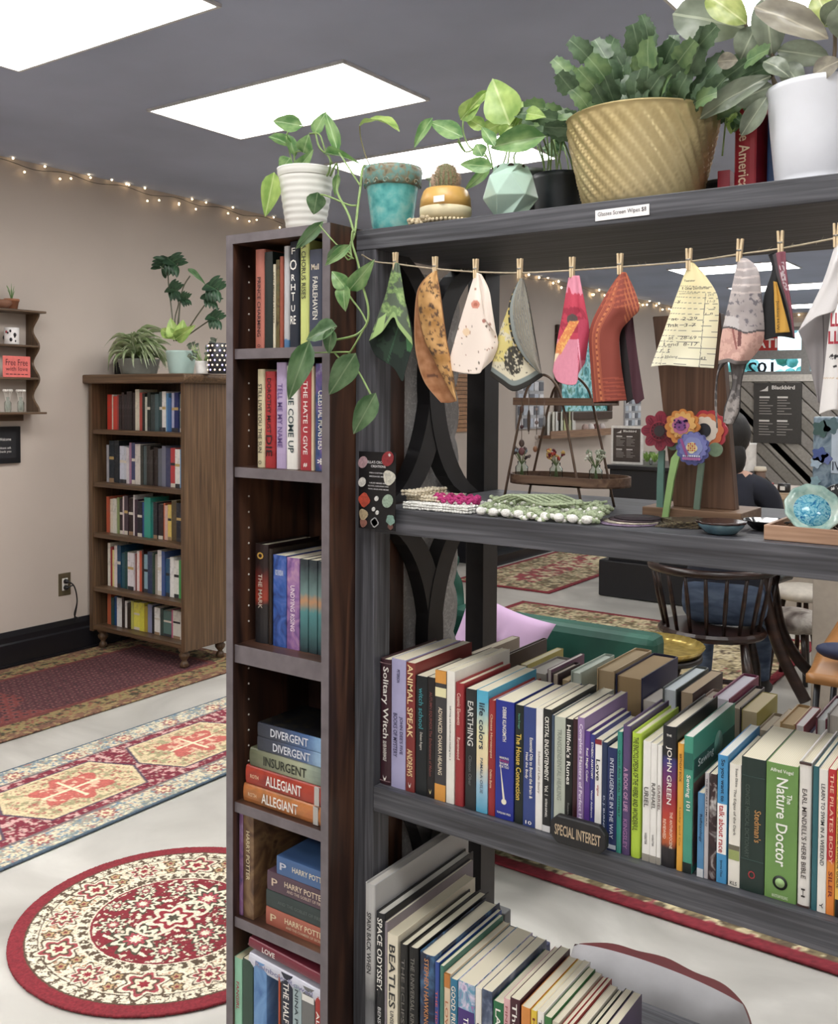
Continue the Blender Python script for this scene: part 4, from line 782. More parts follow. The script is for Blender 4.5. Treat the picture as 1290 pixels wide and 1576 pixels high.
# ================================================================== BROWN BOOKCASE AT THE LEFT WALL
BX0, BX1, BY0, BY1 = -4.86, -4.03, 3.545, 3.90
bc = thing('bookcase', 'five shelf brown wooden bookcase against the left wall', 'bookcase', ((BX0 + BX1) / 2, BY0, 0))
BZ1 = onY(210, 590, BY0).z; BZ0 = .11
MB().box(BX0, BX0 + .03, BY0, BY1, BZ0, BZ1).build('side_panel', OAK['Z'], bc); MB().box(BX1 - .03, BX1, BY0, BY1, BZ0, BZ1).build('side_panel', OAK['Z'], bc)
MB().box(BX0 + .03, BX1 - .03, BY1 - .01, BY1, BZ0, BZ1).build('back_panel', OAK['Z'], bc)
MB().prism([(BX0 - .02, BZ1), (BX1 + .02, BZ1), (BX1 + .035, BZ1 + .02), (BX1 + .035, BZ1 + .04), (BX1 + .02, BZ1 + .052), (BX0 - .02, BZ1 + .052)], 'Y', BY0 - .03, BY1).build('top_board', OAK['X'], bc, .008)
BS = [onY(210, y, BY0 + .01).z for y in (663.5, 748, 829, 915)] + [BZ0 + .035]
for z in BS: MB().box(BX0 + .03, BX1 - .03, BY0 + .006, BY1 - .01, z - .025, z).build('shelf', OAK['X'], bc, .002)
for (x, y) in ((BX0 + .06, BY0 + .05), (BX1 - .05, BY0 + .04), (BX0 + .06, BY1 - .05), (BX1 - .05, BY1 - .05)):
    MB().lathe([(.012, 0), (.026, .01), (.02, .03), (.012, .04), (.028, .06), (.03, .075), (.02, .085), (.034, .1), (.034, .11)], (x, y, .009), 14).build('turned_foot', OAK['Z'], bc)
DZ = [
 "e03c2c:13 d8d0c0:3 e04030:10 a83a3a:4 2a2022:6 3a2a2a:6 2c2428:6 34262a:6 2e2828:6 3a3030:6 e0d8c0:9 c24a40:9 1c2020:6 cfd0c0:5 26302c:7 3a4444:10 4a6468:8 42585a:7 ece8e4:8 5a90c0:5 3f6fae:6 b4b8d4:7 25306e:9 7a8a84:9 4a3a3a:5 b8506a:4 f0ece8:7",
 "a8a8b0:5 26303a:10 1c242c:9 d0d4e4:9 c8ccd8:7 d8d0d4:5 a87a98:4 3a4270:7 d8d0c8:10 3a3a34:5 4a5a5c:6 2c2624:7 3a3230:6 2a1e1c:8 5f6470:8 76788c:7 3e4468:8 c83a40:9 eae6e0:9 4aa0e0:8 1f5ac0:8 a04058:4",
 "c85a3c:6 d8d0b8:8 d8d4c8:8 8a9a60:5 3a2a30:7 d8c8c8:4 4a3a44:8 2a1a1c:10 e8e0e0:3 3a2438:8 1c1c28:10 2a4a8c:4 2fa08c:13 247a74:6 20202a:8 2a2228:10 c8603c:4 d8b0a0:6 e2c05a:7 5a4a2c:10 1a2030:11 2a2c34:6 2f5a80:5 9a7a4c:6",
 "ece8d8:5 b03a3c:4 e6dc8c:5 e8d8d4:6 1f4a6c:7 2a5a6a:7 1c4a4a:8 e4e0e6:12 8a3a30:3 f0e0dc:5 d85a3c:7 3a2020:3 8ab0c0:8 2a3a60:9 2c4a3a:3 a8a094:6 eceae8:8 3f5a98:6 2a5a80:7 f0f0ec:7 e4e4dc:9 3fa050:10 1f6a3c:6 4a8ac0:7",
 "c8603c:8 2a4a4a:6 25508a:7 e8e8e6:10 3a2c2a:4 ece8e4:6 3a2c24:6 c8c860:5 e8e050:12 e0d840:9 b8a030:6 8a90b4:9 2a2a30:6 eceae4:10 3a4a44:5 5a7a74:16 c85a80:3 d8d4c8:14 e4e2dc:9 3a8a60:5 c8a030:5"]
CN = lambda c: (lambda r, g, b: ('white' if min(r, g, b) > 190 and max(r, g, b) - min(r, g, b) < 45 else 'black' if max(r, g, b) < 60 else 'grey' if max(r, g, b) - min(r, g, b) < 22 else
     'yellow' if r > 170 and g > 160 and b < 160 else 'red' if r > 1.6 * g and r > 1.5 * b and r > 120 else 'maroon' if r > 1.2 * g and r > 1.1 * b and r < 121 else 'tan' if r > g > b and r > 130 else 'brown' if r > g >= b else 'purple' if r > g and b > g else 'green' if g >= r and g > b * 1.05 else 'teal' if g > r and g > b * .82 else 'blue'))(*[int(c[i:i + 2], 16) for i in (0, 2, 4)])
rowname = ['top', 'second', 'third', 'fourth', 'bottom']
ytops = [(600, 612), (676, 690), (762, 775), (845, 850), (925, 935)]
for ri, s in enumerate(DZ):
    items = [(a.split(':')[0], int(a.split(':')[1])) for a in s.split()]; tot = sum(w for _, w in items)
    xs0 = onY(161, 700, BY0 + .06).x; xs1 = BX1 - .034; x = xs0
    cnt = {}
    hm = (BS[ri - 1] - .025 if ri else BZ1) - BS[ri]
    for k, (c, w) in enumerate(items):
        ww = (xs1 - xs0) * w / tot; h = hm * rnd.uniform(.7, .84) * (1.06 if rnd.random() < .25 else 1)
        h = min(h, hm - .015)
        if ri == 4 and c in ('c8603c',): h = hm * .9
        cn = CN(c); cnt[cn] = cnt.get(cn, 0) + 1
        lab = '%s %s book, %s %s one from left, %s shelf of brown bookcase' % ('thick' if w >= 9 else 'slim' if w <= 5 else 'medium', cn, ORD[cnt[cn] - 1], cn, rowname[ri])
        tx = []
        if w >= 9 and cn in ('white', 'yellow', 'blue', 'teal', 'black', 'red'): tx = [(rnd.choice(('I II I', 'III I', 'II III')), .3, .75, '#4a4a4a' if cn in ('white', 'yellow') else '#c8c0b0', .3)]
        tx = []
        bands = [(.0, .1, '#' + rnd.choice(('d8d0c0', '3a3a40', 'a08060'))), (.55, .62, '#' + rnd.choice(('d8d0c0', '2a2a30', 'c0a060')))] if w >= 7 and rnd.random() < .5 else []
        book(ww - .0008, h, rnd.uniform(.13, .17), art('#' + c, '#' + c, '#' + ('%02x%02x%02x' % tuple(min(255, int(int(c[i:i + 2], 16) * .6 + 50)) for i in (0, 2, 4))), s=26), lab, 'books on the ' + rowname[ri] + ' shelf of the brown bookcase', (x + ww / 2, BY0 + .07 + rnd.uniform(0, .012), BS[ri] + .0005), hard=rnd.random() < .5, bands=bands, simple=True)
        x += ww
# outlet with plugs and cords
p = onX(99, 899, WL)
ol = thing('wall_outlet', 'brass wall outlet with black plugs and cords beside the brown bookcase', 'outlet', (WL, p.y, p.z - .065))
MB().box(WL, WL + .005, p.y - .04, p.y + .04, p.z - .065, p.z + .065).build('cover_plate', plain('#6f634a', .35, .5), ol, .002)
MB().box(WL + .005, WL + .008, p.y - .018, p.y + .018, p.z - .035, p.z + .035).build('socket', plain('#e6e2da', .4, var=0), ol)
for dz in (.018, -.018):
    o = link('plug', MB().lathe([(.012, 0), (.014, .004), (.012, .02), (.006, .028)], seg=12).mesh('plug'), plain('#16161a', .4), ol); o.rotation_euler = (0, PI / 2, 0); o.location = (.008, .0, .065 + dz)
    pts = smooth_curve([(WL + .035, p.y, p.z + dz), (WL + .05, p.y + .03, p.z - .01), (WL + .05, p.y + .05, p.z - .1), (WL + .03, p.y + .045, p.z - .2 - dz), (WL + .045, p.y + .06, .205)], 6)
    MB().tube(pts, .004, 6).build('cord', plain('#121214', .4, var=0), ol)
# wall shelf at the far left
ws = thing('wall_shelf', 'small brown wall shelf with scalloped side on the left wall', 'shelf', (WL, 2.9, onX(30, 634, WL).z))
ya = 2.35; yb = onX(40, 560, WL).y
zz = [onX(30, y, WL + .07).z for y in (478, 531, 581, 634)]
for i, z in enumerate(zz):
    MB().box(WL, WL + (.15 if i in (0, 3) else .12), ya, yb + (.03 if i in (0, 3) else -.002), z - .012, z).build('shelf', OAK['Y'], ws, .003)
poly = []
for k in range(41):
    t = k / 40; z = zz[3] + (zz[0] - .012 - zz[3]) * t; poly.append((WL + .085 + .03 * math.cos(t * 6 * PI), z))
MB().prism([(WL, zz[3])] + poly + [(WL, zz[0] - .012)], 'Y', yb, yb + .012).build('side_panel', OAK['Z'], ws)
MB().prism([(WL, zz[3] - .05), (WL + .02, zz[3] - .05), (WL + .02, zz[3] - .012), (WL, zz[3] - .012)], 'Y', ya, yb - .03).build('rail', OAK['Y'], ws)
def onshelf(px, py, lab, nm, cat, z): p = onX(px, py, WL + .07); return thing(nm, lab, cat, (WL + .07, p.y, z + .0005))
t = onshelf(18, 470, 'small terracotta pot with thin green shoots on the wall shelf', 'potted_plant', 'plant', zz[0])
o = org(t); MB().lathe([(.028, 0), (.036, .045), (.04, .045), (.04, .058), (.034, .058), (.034, .05), (0.001, .05)], o, 18).build('pot', plain('#a86a48', .8), t)
sh = MB()
for k in range(12):
    a = rnd.uniform(0, 6.28); e = Vector((math.cos(a) * .025, math.sin(a) * .025, rnd.uniform(.1, .14))); sh.tube([o + Vector((0, 0, .05)), o + e * .6 + Vector((0, 0, .03)), o + e], [.002, .0018, .0005], 5)
sh.build('leaf_shoots', plain('#6f9a58', .6), t)['kind'] = 'stuff'
t = onshelf(2, 470, 'brown clay dish beside the terracotta pot on the wall shelf', 'clay_dish', 'dish', zz[0]); MB().lathe([(.03, 0), (.055, .03), (.05, .045), (.03, .05), (.001, .05)], org(t), 20).build('dish_body', plain('#8a5c44', .7), t)
t = onshelf(18, 527, 'white mug with black and red drawings on the wall shelf', 'mug', 'mug', zz[1]); o = org(t)
MB().lathe([(.036, 0), (.038, .004), (.038, .09), (.035, .09), (.034, .01), (.001, .008)], o, 24).build('mug_body', plain('#ece6e4', .3), t)
dm = plain('#1f1c20', .4, var=0); rm_ = plain('#b8303c', .4, var=0)
for k in range(12):
    a = -PI / 2 + rnd.uniform(-1.4, 1.6); MB().ball(o + Vector((.0375 * math.cos(a), .0375 * math.sin(a), rnd.uniform(.015, .08))), rnd.uniform(.004, .009), 6, 4, (1, 1, 1.4)).build('printed_motif', rnd.choice((dm, rm_)), t)
p = onX(4, 580, WL + .12); q = onX(46, 549, WL + .12)
t = thing('sign_card', 'coral red card with dark handwriting standing on the wall shelf', 'sign', (WL + .122, (p.y + q.y) / 2, zz[2]))
MB().box(WL + .121, WL + .123, p.y, q.y, zz[2], q.z).build('card', plain('#e86a62', .6), t)
for j, (s, a, b_) in enumerate((('Free Free', .55, .85), ('with love', .3, .5), ('------', .12, .16))):
    write(s, plain('#5a2028', .6, var=0), t, (.0022, -(q.y - p.y) * .4, (q.z - zz[2]) * a), (0, 1, 0), (0, 0, 1), (q.y - p.y) * .8, (q.z - zz[2]) * (b_ - a))
for k, px in enumerate((12, 32)):
    t = onshelf(px, 632, ('left' if k == 0 else 'right') + ' small glass bud vase on the bottom of the wall shelf', 'bud_vase', 'vase', zz[3]); o = org(t)
    MB().lathe([(.014, 0), (.018, .01), (.018, .05), (.008, .065), (.009, .08), (.007, .08), (.006, .066), (.015, .05), (.014, .006), (.001, .005)], o, 14).build('glass_body', glass_mat(), t)
    b = MB()
    for j in range(5):
        a = j * 1.3; e = o + Vector((.02 * math.cos(a), .02 * math.sin(a), .115)); b.tube([o + Vector((0, 0, .01)), e], .0012, 4); b.ball(e, .008, 6, 4)
    b.build('dried_flowers', plain('#e8e0d8', .8), t)
p = onX(29, 712, WL); z0 = p.z; z1 = onX(29, 656, WL).z
t = thing('framed_sign', 'black framed sign with small white print below the wall shelf', 'sign', (WL, p.y - .12, z0)); y1_ = p.y; y0_ = p.y - .3
MB().box(WL, WL + .02, y0_, y1_, z0, z1).build('frame', plain('#151518', .35), t, .003); MB().box(WL + .02, WL + .021, y0_ + .03, y1_ - .03, z0 + .03, z1 - .03).build('panel', plain('#202024', .5), t)
for a, s in ((.62, 'Welcome'), (.38, 'please ask'), (.28, 'thank you')): write(s, plain('#e0dcd8', .5, var=0), t, (.0225, (y1_ - .13) - org(t).y, (z1 - z0) * a), (0, 1, 0), (0, 0, 1), .07, .016)
# ================================================================== PLANTS
def leafmesh(kind, L=10, Wn=6, fold=.15, droop=.25, seed=0):
    r = random.Random(seed); v = []; f = []
    for i in range(L + 1):
        t = i / L
        if kind == 'heart': w = .5 * (math.sin(PI * min(1, (t * .92 + .08)) ** .62)) ** .8 if t < .999 else 0; w = max(0, w) * (1 - .2 * t) * min(1, t * 7) ** .6
        elif kind == 'ellipse': w = .5 * math.sin(PI * (t * .94 + .03)) ** .75 if 0 < t < 1 else .02
        elif kind == 'segment': w = .5 * (.45 + .55 * math.sin(PI * min(1, t * .9 + .1) ** .8)) * (1 + .12 * (1 if i % 3 == 1 else -.6)) if t < 1 else .3
        else: w = .5 * (1 - t ** 2.2) * (.7 + .3 * min(1, t * 6))
        for j in range(Wn + 1):
            s = -1 + 2 * j / Wn; z = fold * abs(s) * w - droop * (t - .5) ** 2 * 1.0 + .015 * math.sin(t * 14 + s * 3 + seed)
            y = t
            if kind == 'heart' and t < .25: y = t - abs(s) * .14 * (1 - t / .25)
            v.append((s * w, y, z + droop * .25))
    for i in range(L):
        for j in range(Wn): a = i * (Wn + 1) + j; f.append((a, a + 1, a + Wn + 2, a + Wn + 1))
    me = bpy.data.meshes.new('leaf_' + kind); me.from_pydata(v, [], f); me.polygons.foreach_set('use_smooth', [True] * len(f)); return me
HEART = [leafmesh('heart', seed=i, droop=.15 + .12 * i, fold=.18 + .1 * i) for i in range(3)]
ELL = [leafmesh('ellipse', seed=i, droop=.3 + .2 * i, fold=.15) for i in range(3)]
SEG = [leafmesh('segment', 9, 4, .12, .1 + .2 * i, i) for i in range(3)]
STRAP = [leafmesh('strap', 8, 2, .3, 1.1 + .4 * i, i) for i in range(3)]
LM = {}
def leaf(parent, mesh, mat, base, tip, width, face=None, name='leaf'):
    k = (mesh.name, mat.name)
    if k not in LM: m2 = mesh.copy(); m2.materials.append(mat); LM[k] = m2
    base = Vector(base); tip = Vector(tip); y = tip - base; ln = y.length; y = y.normalized()
    fc = Vector(face) if face is not None else (CP - base).normalized() + Vector((0, 0, .5))
    x = y.cross(fc)
    if x.length < 1e-3: x = y.cross(Vector((1, 0, 0)))
    x.normalize(); z = x.cross(y)
    M = Matrix((x * width, y * ln, z * ln)).transposed().to_4x4(); M.translation = base - org(parent)
    o = bpy.data.objects.new(name, LM[k]); COL.objects.link(o); o.parent = parent; o.matrix_local = M; return o
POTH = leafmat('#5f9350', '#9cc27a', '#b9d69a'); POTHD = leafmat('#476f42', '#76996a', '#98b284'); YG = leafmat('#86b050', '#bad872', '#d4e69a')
STEM = plain('#8aa860', .5, var=.08); SOIL = plain('#3a2c22', .95, var=.2, bump=.6)
def stem(parent, pts, r=.0018, mat=None, name='stem'):
    return MB().tube(smooth_curve(pts, 5), r, 5).build(name, mat or STEM, parent)
def potshape(parent, c, rt, rb, h, mat, rim=.004, fn=None, seg=40, name='pot', extra=None):
    prof = extra or [(rb * .96, 0), (rb, .003)] + [(rb + (rt - rb) * i / 10, h * i / 10) for i in range(1, 11)]
    prof = prof + [(rt - rim, h), (rt - rim, h * .86), (.001, h * .86)]
    o = MB().lathe(prof, c, seg, fn).build(name, mat, parent)
    MB().lathe([(.001, h * .80), (rt - rim - .001, h * .82), (rt - rim - .001, h * .88), (.001, h * .89)], c, 20).build('soil', SOIL, parent); return o
rad = lambda px, p: px * mpp(p)
ZT = ZS[0]
# 1 white ribbed pot on the narrow bookcase, with the trailing vine
c = onY(471, 300, NY0 + .085); c.z = NZ + .0005
P1 = thing('potted_pothos', 'white ribbed pot with a light green trailing plant on the narrow bookcase', 'plant', c)
h1 = onY(471, 262, c.y).z - NZ
pr = [(.034, 0), (.0365, .003)]
for i in range(1, 49):
    t = i / 48; pr.append((.037 + .0205 * t + .0005 * math.sin(t * 2 * PI * 10), h1 * t))
potshape(P1, c, .0575, .036, h1, plain('#ecebe4', .35, var=.01), .003, extra=pr)
cs = lambda x, y, s, ox, oy: (ox + x / s, oy + y / s)
def plist(data, s, ox, oy, Y, parent, mat, meshes=HEART, jit=.03):
    for k, (bx, by, tx, ty, w) in enumerate(data):
        a = cs(bx, by, s, ox, oy); b = cs(tx, ty, s, ox, oy); yy = Y + rnd.uniform(-jit, jit)
        A = onY(a[0], a[1], yy); B = onY(b[0], b[1], yy + rnd.uniform(-.012, .012))
        wd_ = 1.3 * w / s * mpp(A)
        leaf(parent, meshes[k % len(meshes)], mat, A, B, wd_, (CP - A).normalized() + Vector((rnd.uniform(-.3, .3), 0, rnd.uniform(.0, .5))))
S4_ = 3.583
plist([(290, 190, 143, 165, 78), (315, 330, 342, 238, 82), (238, 300, 118, 253, 55), (232, 378, 183, 445, 75), (272, 440, 368, 322, 65), (262, 350, 225, 240, 50)], S4_, 380, 140, c.y - .01, P1, POTH, jit=.02)
plist([(145, 478, 100, 697, 92)], S4_, 380, 140, c.y - .05, P1, YG, jit=.004)
plist([(378, 225, 440, 112, 60), (495, 315, 430, 115, 58), (455, 355, 635, 408, 36), (500, 470, 486, 582, 36)], S4_, 380, 140, c.y + .0, P1, POTH, jit=.02)
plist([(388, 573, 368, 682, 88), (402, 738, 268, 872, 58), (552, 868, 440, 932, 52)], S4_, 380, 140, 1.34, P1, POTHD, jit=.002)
def pstem(parent, pts, s, ox, oy, Ys, r=.0017, mat=None, name='stem'):
    n = len(pts); Ys = Ys if isinstance(Ys, (list, tuple)) else [Ys] * n
    stem(parent, [onY(*cs(x, y, s, ox, oy), Ys[i]) for i, (x, y) in enumerate(pts)], r, mat, name)
for pts in ([(265, 470), (235, 330), (220, 240), (270, 195)], [(275, 470), (262, 350), (310, 330)], [(240, 460), (250, 400), (232, 378), (205, 390)], [(200, 470), (175, 470), (146, 480)], [(270, 470), (290, 400), (320, 350)]):
    pstem(P1, pts, S4_, 380, 140, c.y)
pstem(P1, [(440, 470), (455, 440), (458, 370), (400, 310), (378, 225)], S4_, 380, 140, c.y, .0022)
pstem(P1, [(460, 470), (495, 400), (505, 480), (500, 560), (560, 680), (590, 780)], S4_, 380, 140, [c.y, c.y, c.y, 1.37, 1.35, 1.345], .0022, name='vine')
pstem(P1, [(470, 400), (430, 320), (400, 240), (345, 235)], S4_, 380, 140, c.y, .0018)
pstem(P1, [(495, 315), (540, 390), (625, 522)], S4_, 380, 140, [c.y, 1.38, 1.36], .0018, name='vine')
pstem(P1, [(388, 572), (440, 578), (560, 628), (604, 632)], S4_, 380, 140, [1.345, 1.345, 1.36, 1.36], .0018, name='vine')
pstem(P1, [(400, 740), (470, 820), (550, 900), (590, 925)], S4_, 380, 140, 1.34, .0014, name='vine')
NL = 3.938
# 2 turquoise pot
yc = SY0 + .052
c2 = onY(604, 300, yc); c2.z = ZT + .0005
P2 = thing('potted_pothos', 'turquoise glazed pot with brown carved rim and one arched leaf', 'plant', c2)
h2 = onY(604, 264, yc).z - ZT; rt2 = .0535; rb2 = .037
turq = noise_mat(('#3f9c9c', '#5fb8b6', '#8fc9c0'), 45, (1, 1, 1), .2, 6, 0, .05, 'turquoise_glaze')
pr = [(rb2 * .95, 0), (rb2, .004)] + [(rb2 + (rt2 - rb2) * (i / 10) ** .9, h2 * i / 10) for i in range(1, 11)] + [(rt2 + .002, h2 + .002), (rt2 - .002, h2 + .004)]
potshape(P2, c2, rt2 - .002, rb2, h2, turq, .004, extra=pr)
rimm = noise_mat(('#5a5040', '#8f8468', '#6aa09a', '#a89a7c'), 70, (1, 1, 1), .4, 6, .5, .6, 'carved_rim_glaze')
rb_ = MB().lathe([(rb2 + (rt2 - rb2) * .74 + .001, h2 * .72), (rt2 * .93 + .0045, h2 * .76), (rt2 + .004, h2 * .97), (rt2 + .002, h2 + .004), (rt2 - .003, h2 + .004)], c2, 48, lambda q, t: 1 + .012 * math.sin(q * 24) * (1 - t)); rb_.build('rim_band', rimm, P2)
scr = MB()
for k in range(16):
    a = 2 * PI * k / 16; cc = c2 + Vector((math.cos(a), math.sin(a), 0)) * (rt2 * .94); pts = []
    for j in range(14):
        q = j * .5; rr = .0065 * (1 - j / 16); tdir = Vector((-math.sin(a), math.cos(a), 0)); pts.append(cc + Vector((math.cos(a), math.sin(a), 0)) * .004 + tdir * rr * math.cos(q) + Vector((0, 0, h2 * .76 + rr * math.sin(q))))
    scr.tube(pts, .0014, 5)
scr.build('carved_scrolls', rimm, P2)
A = onY(*cs(622, 192, S4_, 380, 140), yc - .01); B = onY(*cs(842, 222, S4_, 380, 140), yc - .02); leaf(P2, ELL[1], YG, A, B, .034, (0.1, -.4, 1))
pstem(P2, [(700, 450), (660, 370), (628, 260), (622, 192)], S4_, 380, 140, [yc, yc, yc, yc - .01], .0013, plain('#8a8258', .6))
pstem(P2, [(700, 425), (650, 412), (634, 450), (628, 520), (612, 640), (596, 780), (572, 850), (578, 925)], S4_, 380, 140, [yc, yc - .04, 1.405, 1.40, 1.38, 1.36, 1.35, 1.345], .0025, name='vine')
pstem(P2, [(800, 60), (795, 130), (830, 250), (862, 400), (892, 520), (885, 620), (820, 690), (690, 722)], NL, 340, 340, 1.345, .0022, name='vine')
pstem(P2, [(885, 620), (850, 550), (790, 470), (745, 400)], NL, 340, 340, 1.345, .0018, name='vine')
pstem(P2, [(885, 620), (800, 770), (740, 840), (690, 800)], NL, 340, 340, 1.345, .0018, name='vine')
pstem(P2, [(780, 795), (700, 795), (540, 800)], NL, 340, 340, 1.342, .0015, name='vine')
pstem(P2, [(795, 860), (850, 940), (920, 1075)], NL, 340, 340, 1.35, .0018, name='vine')
pstem(P2, [(765, 180), (795, 215), (770, 235), (740, 190)], NL, 340, 340, 1.34, .0014, name='vine')
pstem(P2, [(860, 340), (885, 370), (870, 400)], NL, 340, 340, 1.34, .0012, name='vine')
plist([(682, 650, 518, 722, 118), (672, 668, 655, 808, 72), (522, 768, 408, 1088, 118), (797, 832, 655, 1055, 128), (922, 1073, 803, 1293, 112), (795, 400, 932, 233, 88), (745, 372, 672, 440, 0), (747, 398, 672, 305, 84), (745, 402, 757, 550, 78), (767, 160, 630, 272, 55)], NL, 340, 340, 1.335, P2, POTHD, jit=.006) if False else None
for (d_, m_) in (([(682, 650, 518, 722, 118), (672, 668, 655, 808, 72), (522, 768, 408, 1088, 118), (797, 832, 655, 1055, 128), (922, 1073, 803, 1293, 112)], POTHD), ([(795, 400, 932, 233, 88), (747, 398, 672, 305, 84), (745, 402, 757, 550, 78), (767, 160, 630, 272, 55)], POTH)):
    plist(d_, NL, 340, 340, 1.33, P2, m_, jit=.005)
# 3 cactus in a yellow bowl on a crocheted mat
yc = SY0 + .05; c3 = onY(686, 320, yc); c3.z = ZT + .006
P3 = thing('potted_cactus', 'small round cactus in a yellow and beige bowl with a price sticker', 'plant', c3)
hb = onY(686, 292, yc).z - c3.z
potshape(P3, c3, .037, .03, hb, plain('#e0a952', .35), .003, extra=[(.036, hb * .4), (.0475, hb * .42), (.046, hb * .7), (.041, hb * .93), (.037, hb)], name='bowl')
MB().lathe([(.034, 0), (.044, .006), (.048, hb * .25), (.0478, hb * .42), (.03, hb * .42)], c3, 36).build('lower_bowl', plain('#d9cba4', .5), P3)
cb = MB().lathe([(.014, 0), (.0195, .008), (.0215, .022), (.0200, .038), (.014, .051), (.005, .056), (.0005, .0565)], c3 + Vector((0, 0, hb * .85)), 48, lambda q, t: 1 + .05 * math.cos(q * 16)); cb.build('cactus_body', plain('#7a8258', .7), P3)
sp = MB()
for i in range(13):
    for k in range(16):
        t = i / 13; rr = .022 * math.sin(PI * (.25 + .7 * t)) ** .6; a = 2 * PI * k / 16; b = c3 + Vector((rr * math.cos(a), rr * math.sin(a), hb * .85 + .006 + .047 * t))
        for j in range(6):
            dd = Vector((math.cos(a) + rnd.uniform(-.9, .9), math.sin(a) + rnd.uniform(-.9, .9), .5 + rnd.uniform(-.6, .6))).normalized(); sp.tube([b, b + dd * .008], [.0005, .0002], 3, False)
sp.build('spines', plain('#d8b8a0', .7), P3)['kind'] = 'stuff'
pA = onY(668, 302, yc - .046); pB = onY(681, 310, yc - .046)
MB().box(pA.x, pB.x + .005, yc - .0475, yc - .0465, pB.z, pA.z).build('price_sticker', plain('#f0ece4', .6), P3)
mat3 = MB()
for ring in range(7):
    rr = .008 + ring * .0065
    for k in range(int(6 + ring * 6)):
        a = 2 * PI * k / int(6 + ring * 6); mat3.ball(c3 + Vector((rr * 1.15 * math.cos(a), rr * math.sin(a), -.003 + (.002 if ring > 4 else 0))), .0034, 5, 4)
for k in range(60):
    mat3.ball((c3.x + rnd.uniform(-.052, -.005), SY0 + rnd.uniform(0.002, .02), ZT + rnd.uniform(.002, .02) * .6), .0042, 5, 4)
o = mat3.build('crocheted_mat', plain('#cdbb98', .95, var=.15), None); tag(o, 'beige crocheted mat under the yellow cactus bowl', 'doily')
t = thing('glass_mushroom', 'small clear glass mushroom stake behind the cactus bowl', 'ornament', (onY(662, 300, yc + .03).x, yc + .03, ZT)); o_ = org(t); hz = onY(662, 275, yc + .03).z - ZT
MB().lathe([(.001, 0), (.0022, 0), (.0018, hz), (.001, hz)], o_, 8).build('stem', plain('#b8d8b0', .2, alpha=.7), t); MB().ball(o_ + Vector((0, 0, hz + .003)), .0095, 12, 8, (1, 1, .8)).build('cap', plain('#c8dcc0', .15, alpha=.65), t)
# 4 faceted mint pot
yc = SY0 + .055; c4 = onY(786, 300, yc); c4.z = ZT + .0005; h4 = onY(786, 257, yc).z - ZT
P4 = thing('potted_pothos', 'faceted mint green pot with bright leafy plant', 'plant', c4)
bm = MB(); prof = [(.027, 0, .0), (.049, h4 * .38, .4), (.043, h4 * .78, 0), (.03, h4, .4)]; vs = []; n = 6
for r_, z_, ph in prof:
    for k in range(n): a = 2 * PI * k / n + ph * PI / n * 2.5; vs.append((c4.x + r_ * math.cos(a), c4.y + r_ * math.sin(a), c4.z + z_))
fs = []
for i in range(3):
    for k in range(n): a = i * n + k; b = i * n + (k + 1) % n; fs += [(a, b, b + n), (a, b + n, a + n)]
fs.append(tuple(range(n))[::-1]); bm.add(vs, fs); bm.build('pot', plain('#b3d3c2', .2, var=.02), P4, .0012)
MB().lathe([(.001, h4 - .004), (.026, h4 - .004), (.026, h4 + .0005), (.001, h4 + .001)], c4, 18).build('soil', SOIL, P4)
S5 = 4.607
plist([(745, 385, 635, 95, 225), (430, 368, 582, 200, 105), (585, 200, 430, 365, 60), (562, 440, 437, 368, 88), (590, 465, 738, 398, 95), (760, 400, 852, 258, 112), (880, 345, 1018, 372, 92), (770, 480, 830, 330, 90), (700, 500, 780, 420, 85), (860, 520, 800, 430, 90)], S5, 620, 100, yc, P4, YG, jit=.02)
plist([(398, 498, 190, 405, 110), (195, 400, 80, 592, 70), (965, 515, 620, 590, 155), (610, 720, 402, 705, 92), (602, 738, 440, 884, 62), (560, 640, 520, 560, 90), (640, 560, 560, 440, 80)], S5, 620, 100, yc - .02, P4, POTH, jit=.012)
for pts in ([(640, 740), (560, 600), (480, 590), (430, 480), (430, 370)], [(640, 740), (610, 600), (570, 450)], [(700, 740), (740, 600), (745, 390)], [(440, 610), (400, 540), (395, 500)], [(500, 600), (440, 615), (390, 545)], [(800, 720), (790, 640), (860, 560)], [(620, 740), (600, 660), (560, 640)], [(740, 740), (780, 500), (870, 350)]):
    pstem(P4, pts, S5, 620, 100, yc, .0016)
# 5 pots behind
c5 = onY(862, 290, 1.62); c5.z = ZT + .0005
P5 = thing('potted_plant', 'black nursery pot with thin upright stems between mint pot and gold planter', 'plant', c5); h5 = onY(862, 271, 1.62).z - ZT
potshape(P5, c5, .05, .044, h5, plain('#1c2228', .45), .003)
for k in range(16):
    a = rnd.uniform(0, 6.28); b = c5 + Vector((.03 * math.cos(a), .03 * math.sin(a), h5 * .85)); e = b + Vector((rnd.uniform(-.03, .03), rnd.uniform(-.02, .02), rnd.uniform(.07, .11))); stem(P5, [b, (b + e) / 2 + Vector((0.004, 0, 0)), e], .0016)
    leaf(P5, HEART[k % 3], POTHD, e, e + Vector((rnd.uniform(-.04, .04), rnd.uniform(-.03, 0), rnd.uniform(-.01, .035))), .035)
c6 = onY(812, 262, 1.66); c6.z = ZT + .0005
t = thing('metal_pot', 'grey galvanised pot behind the mint plant', 'pot', c6); MB().lathe([(.035, 0), (.05, .11), (.052, .11), (.052, .118), (.046, .118), (.045, .1), (.001, .1)], c6, 28).build('pot_body', noise_mat(('#6a6c70', '#8f9194', '#a8aaac'), 60, (1, 1, 1), .45, 5, 0, 0, 'galvanised', metal=.4), t)
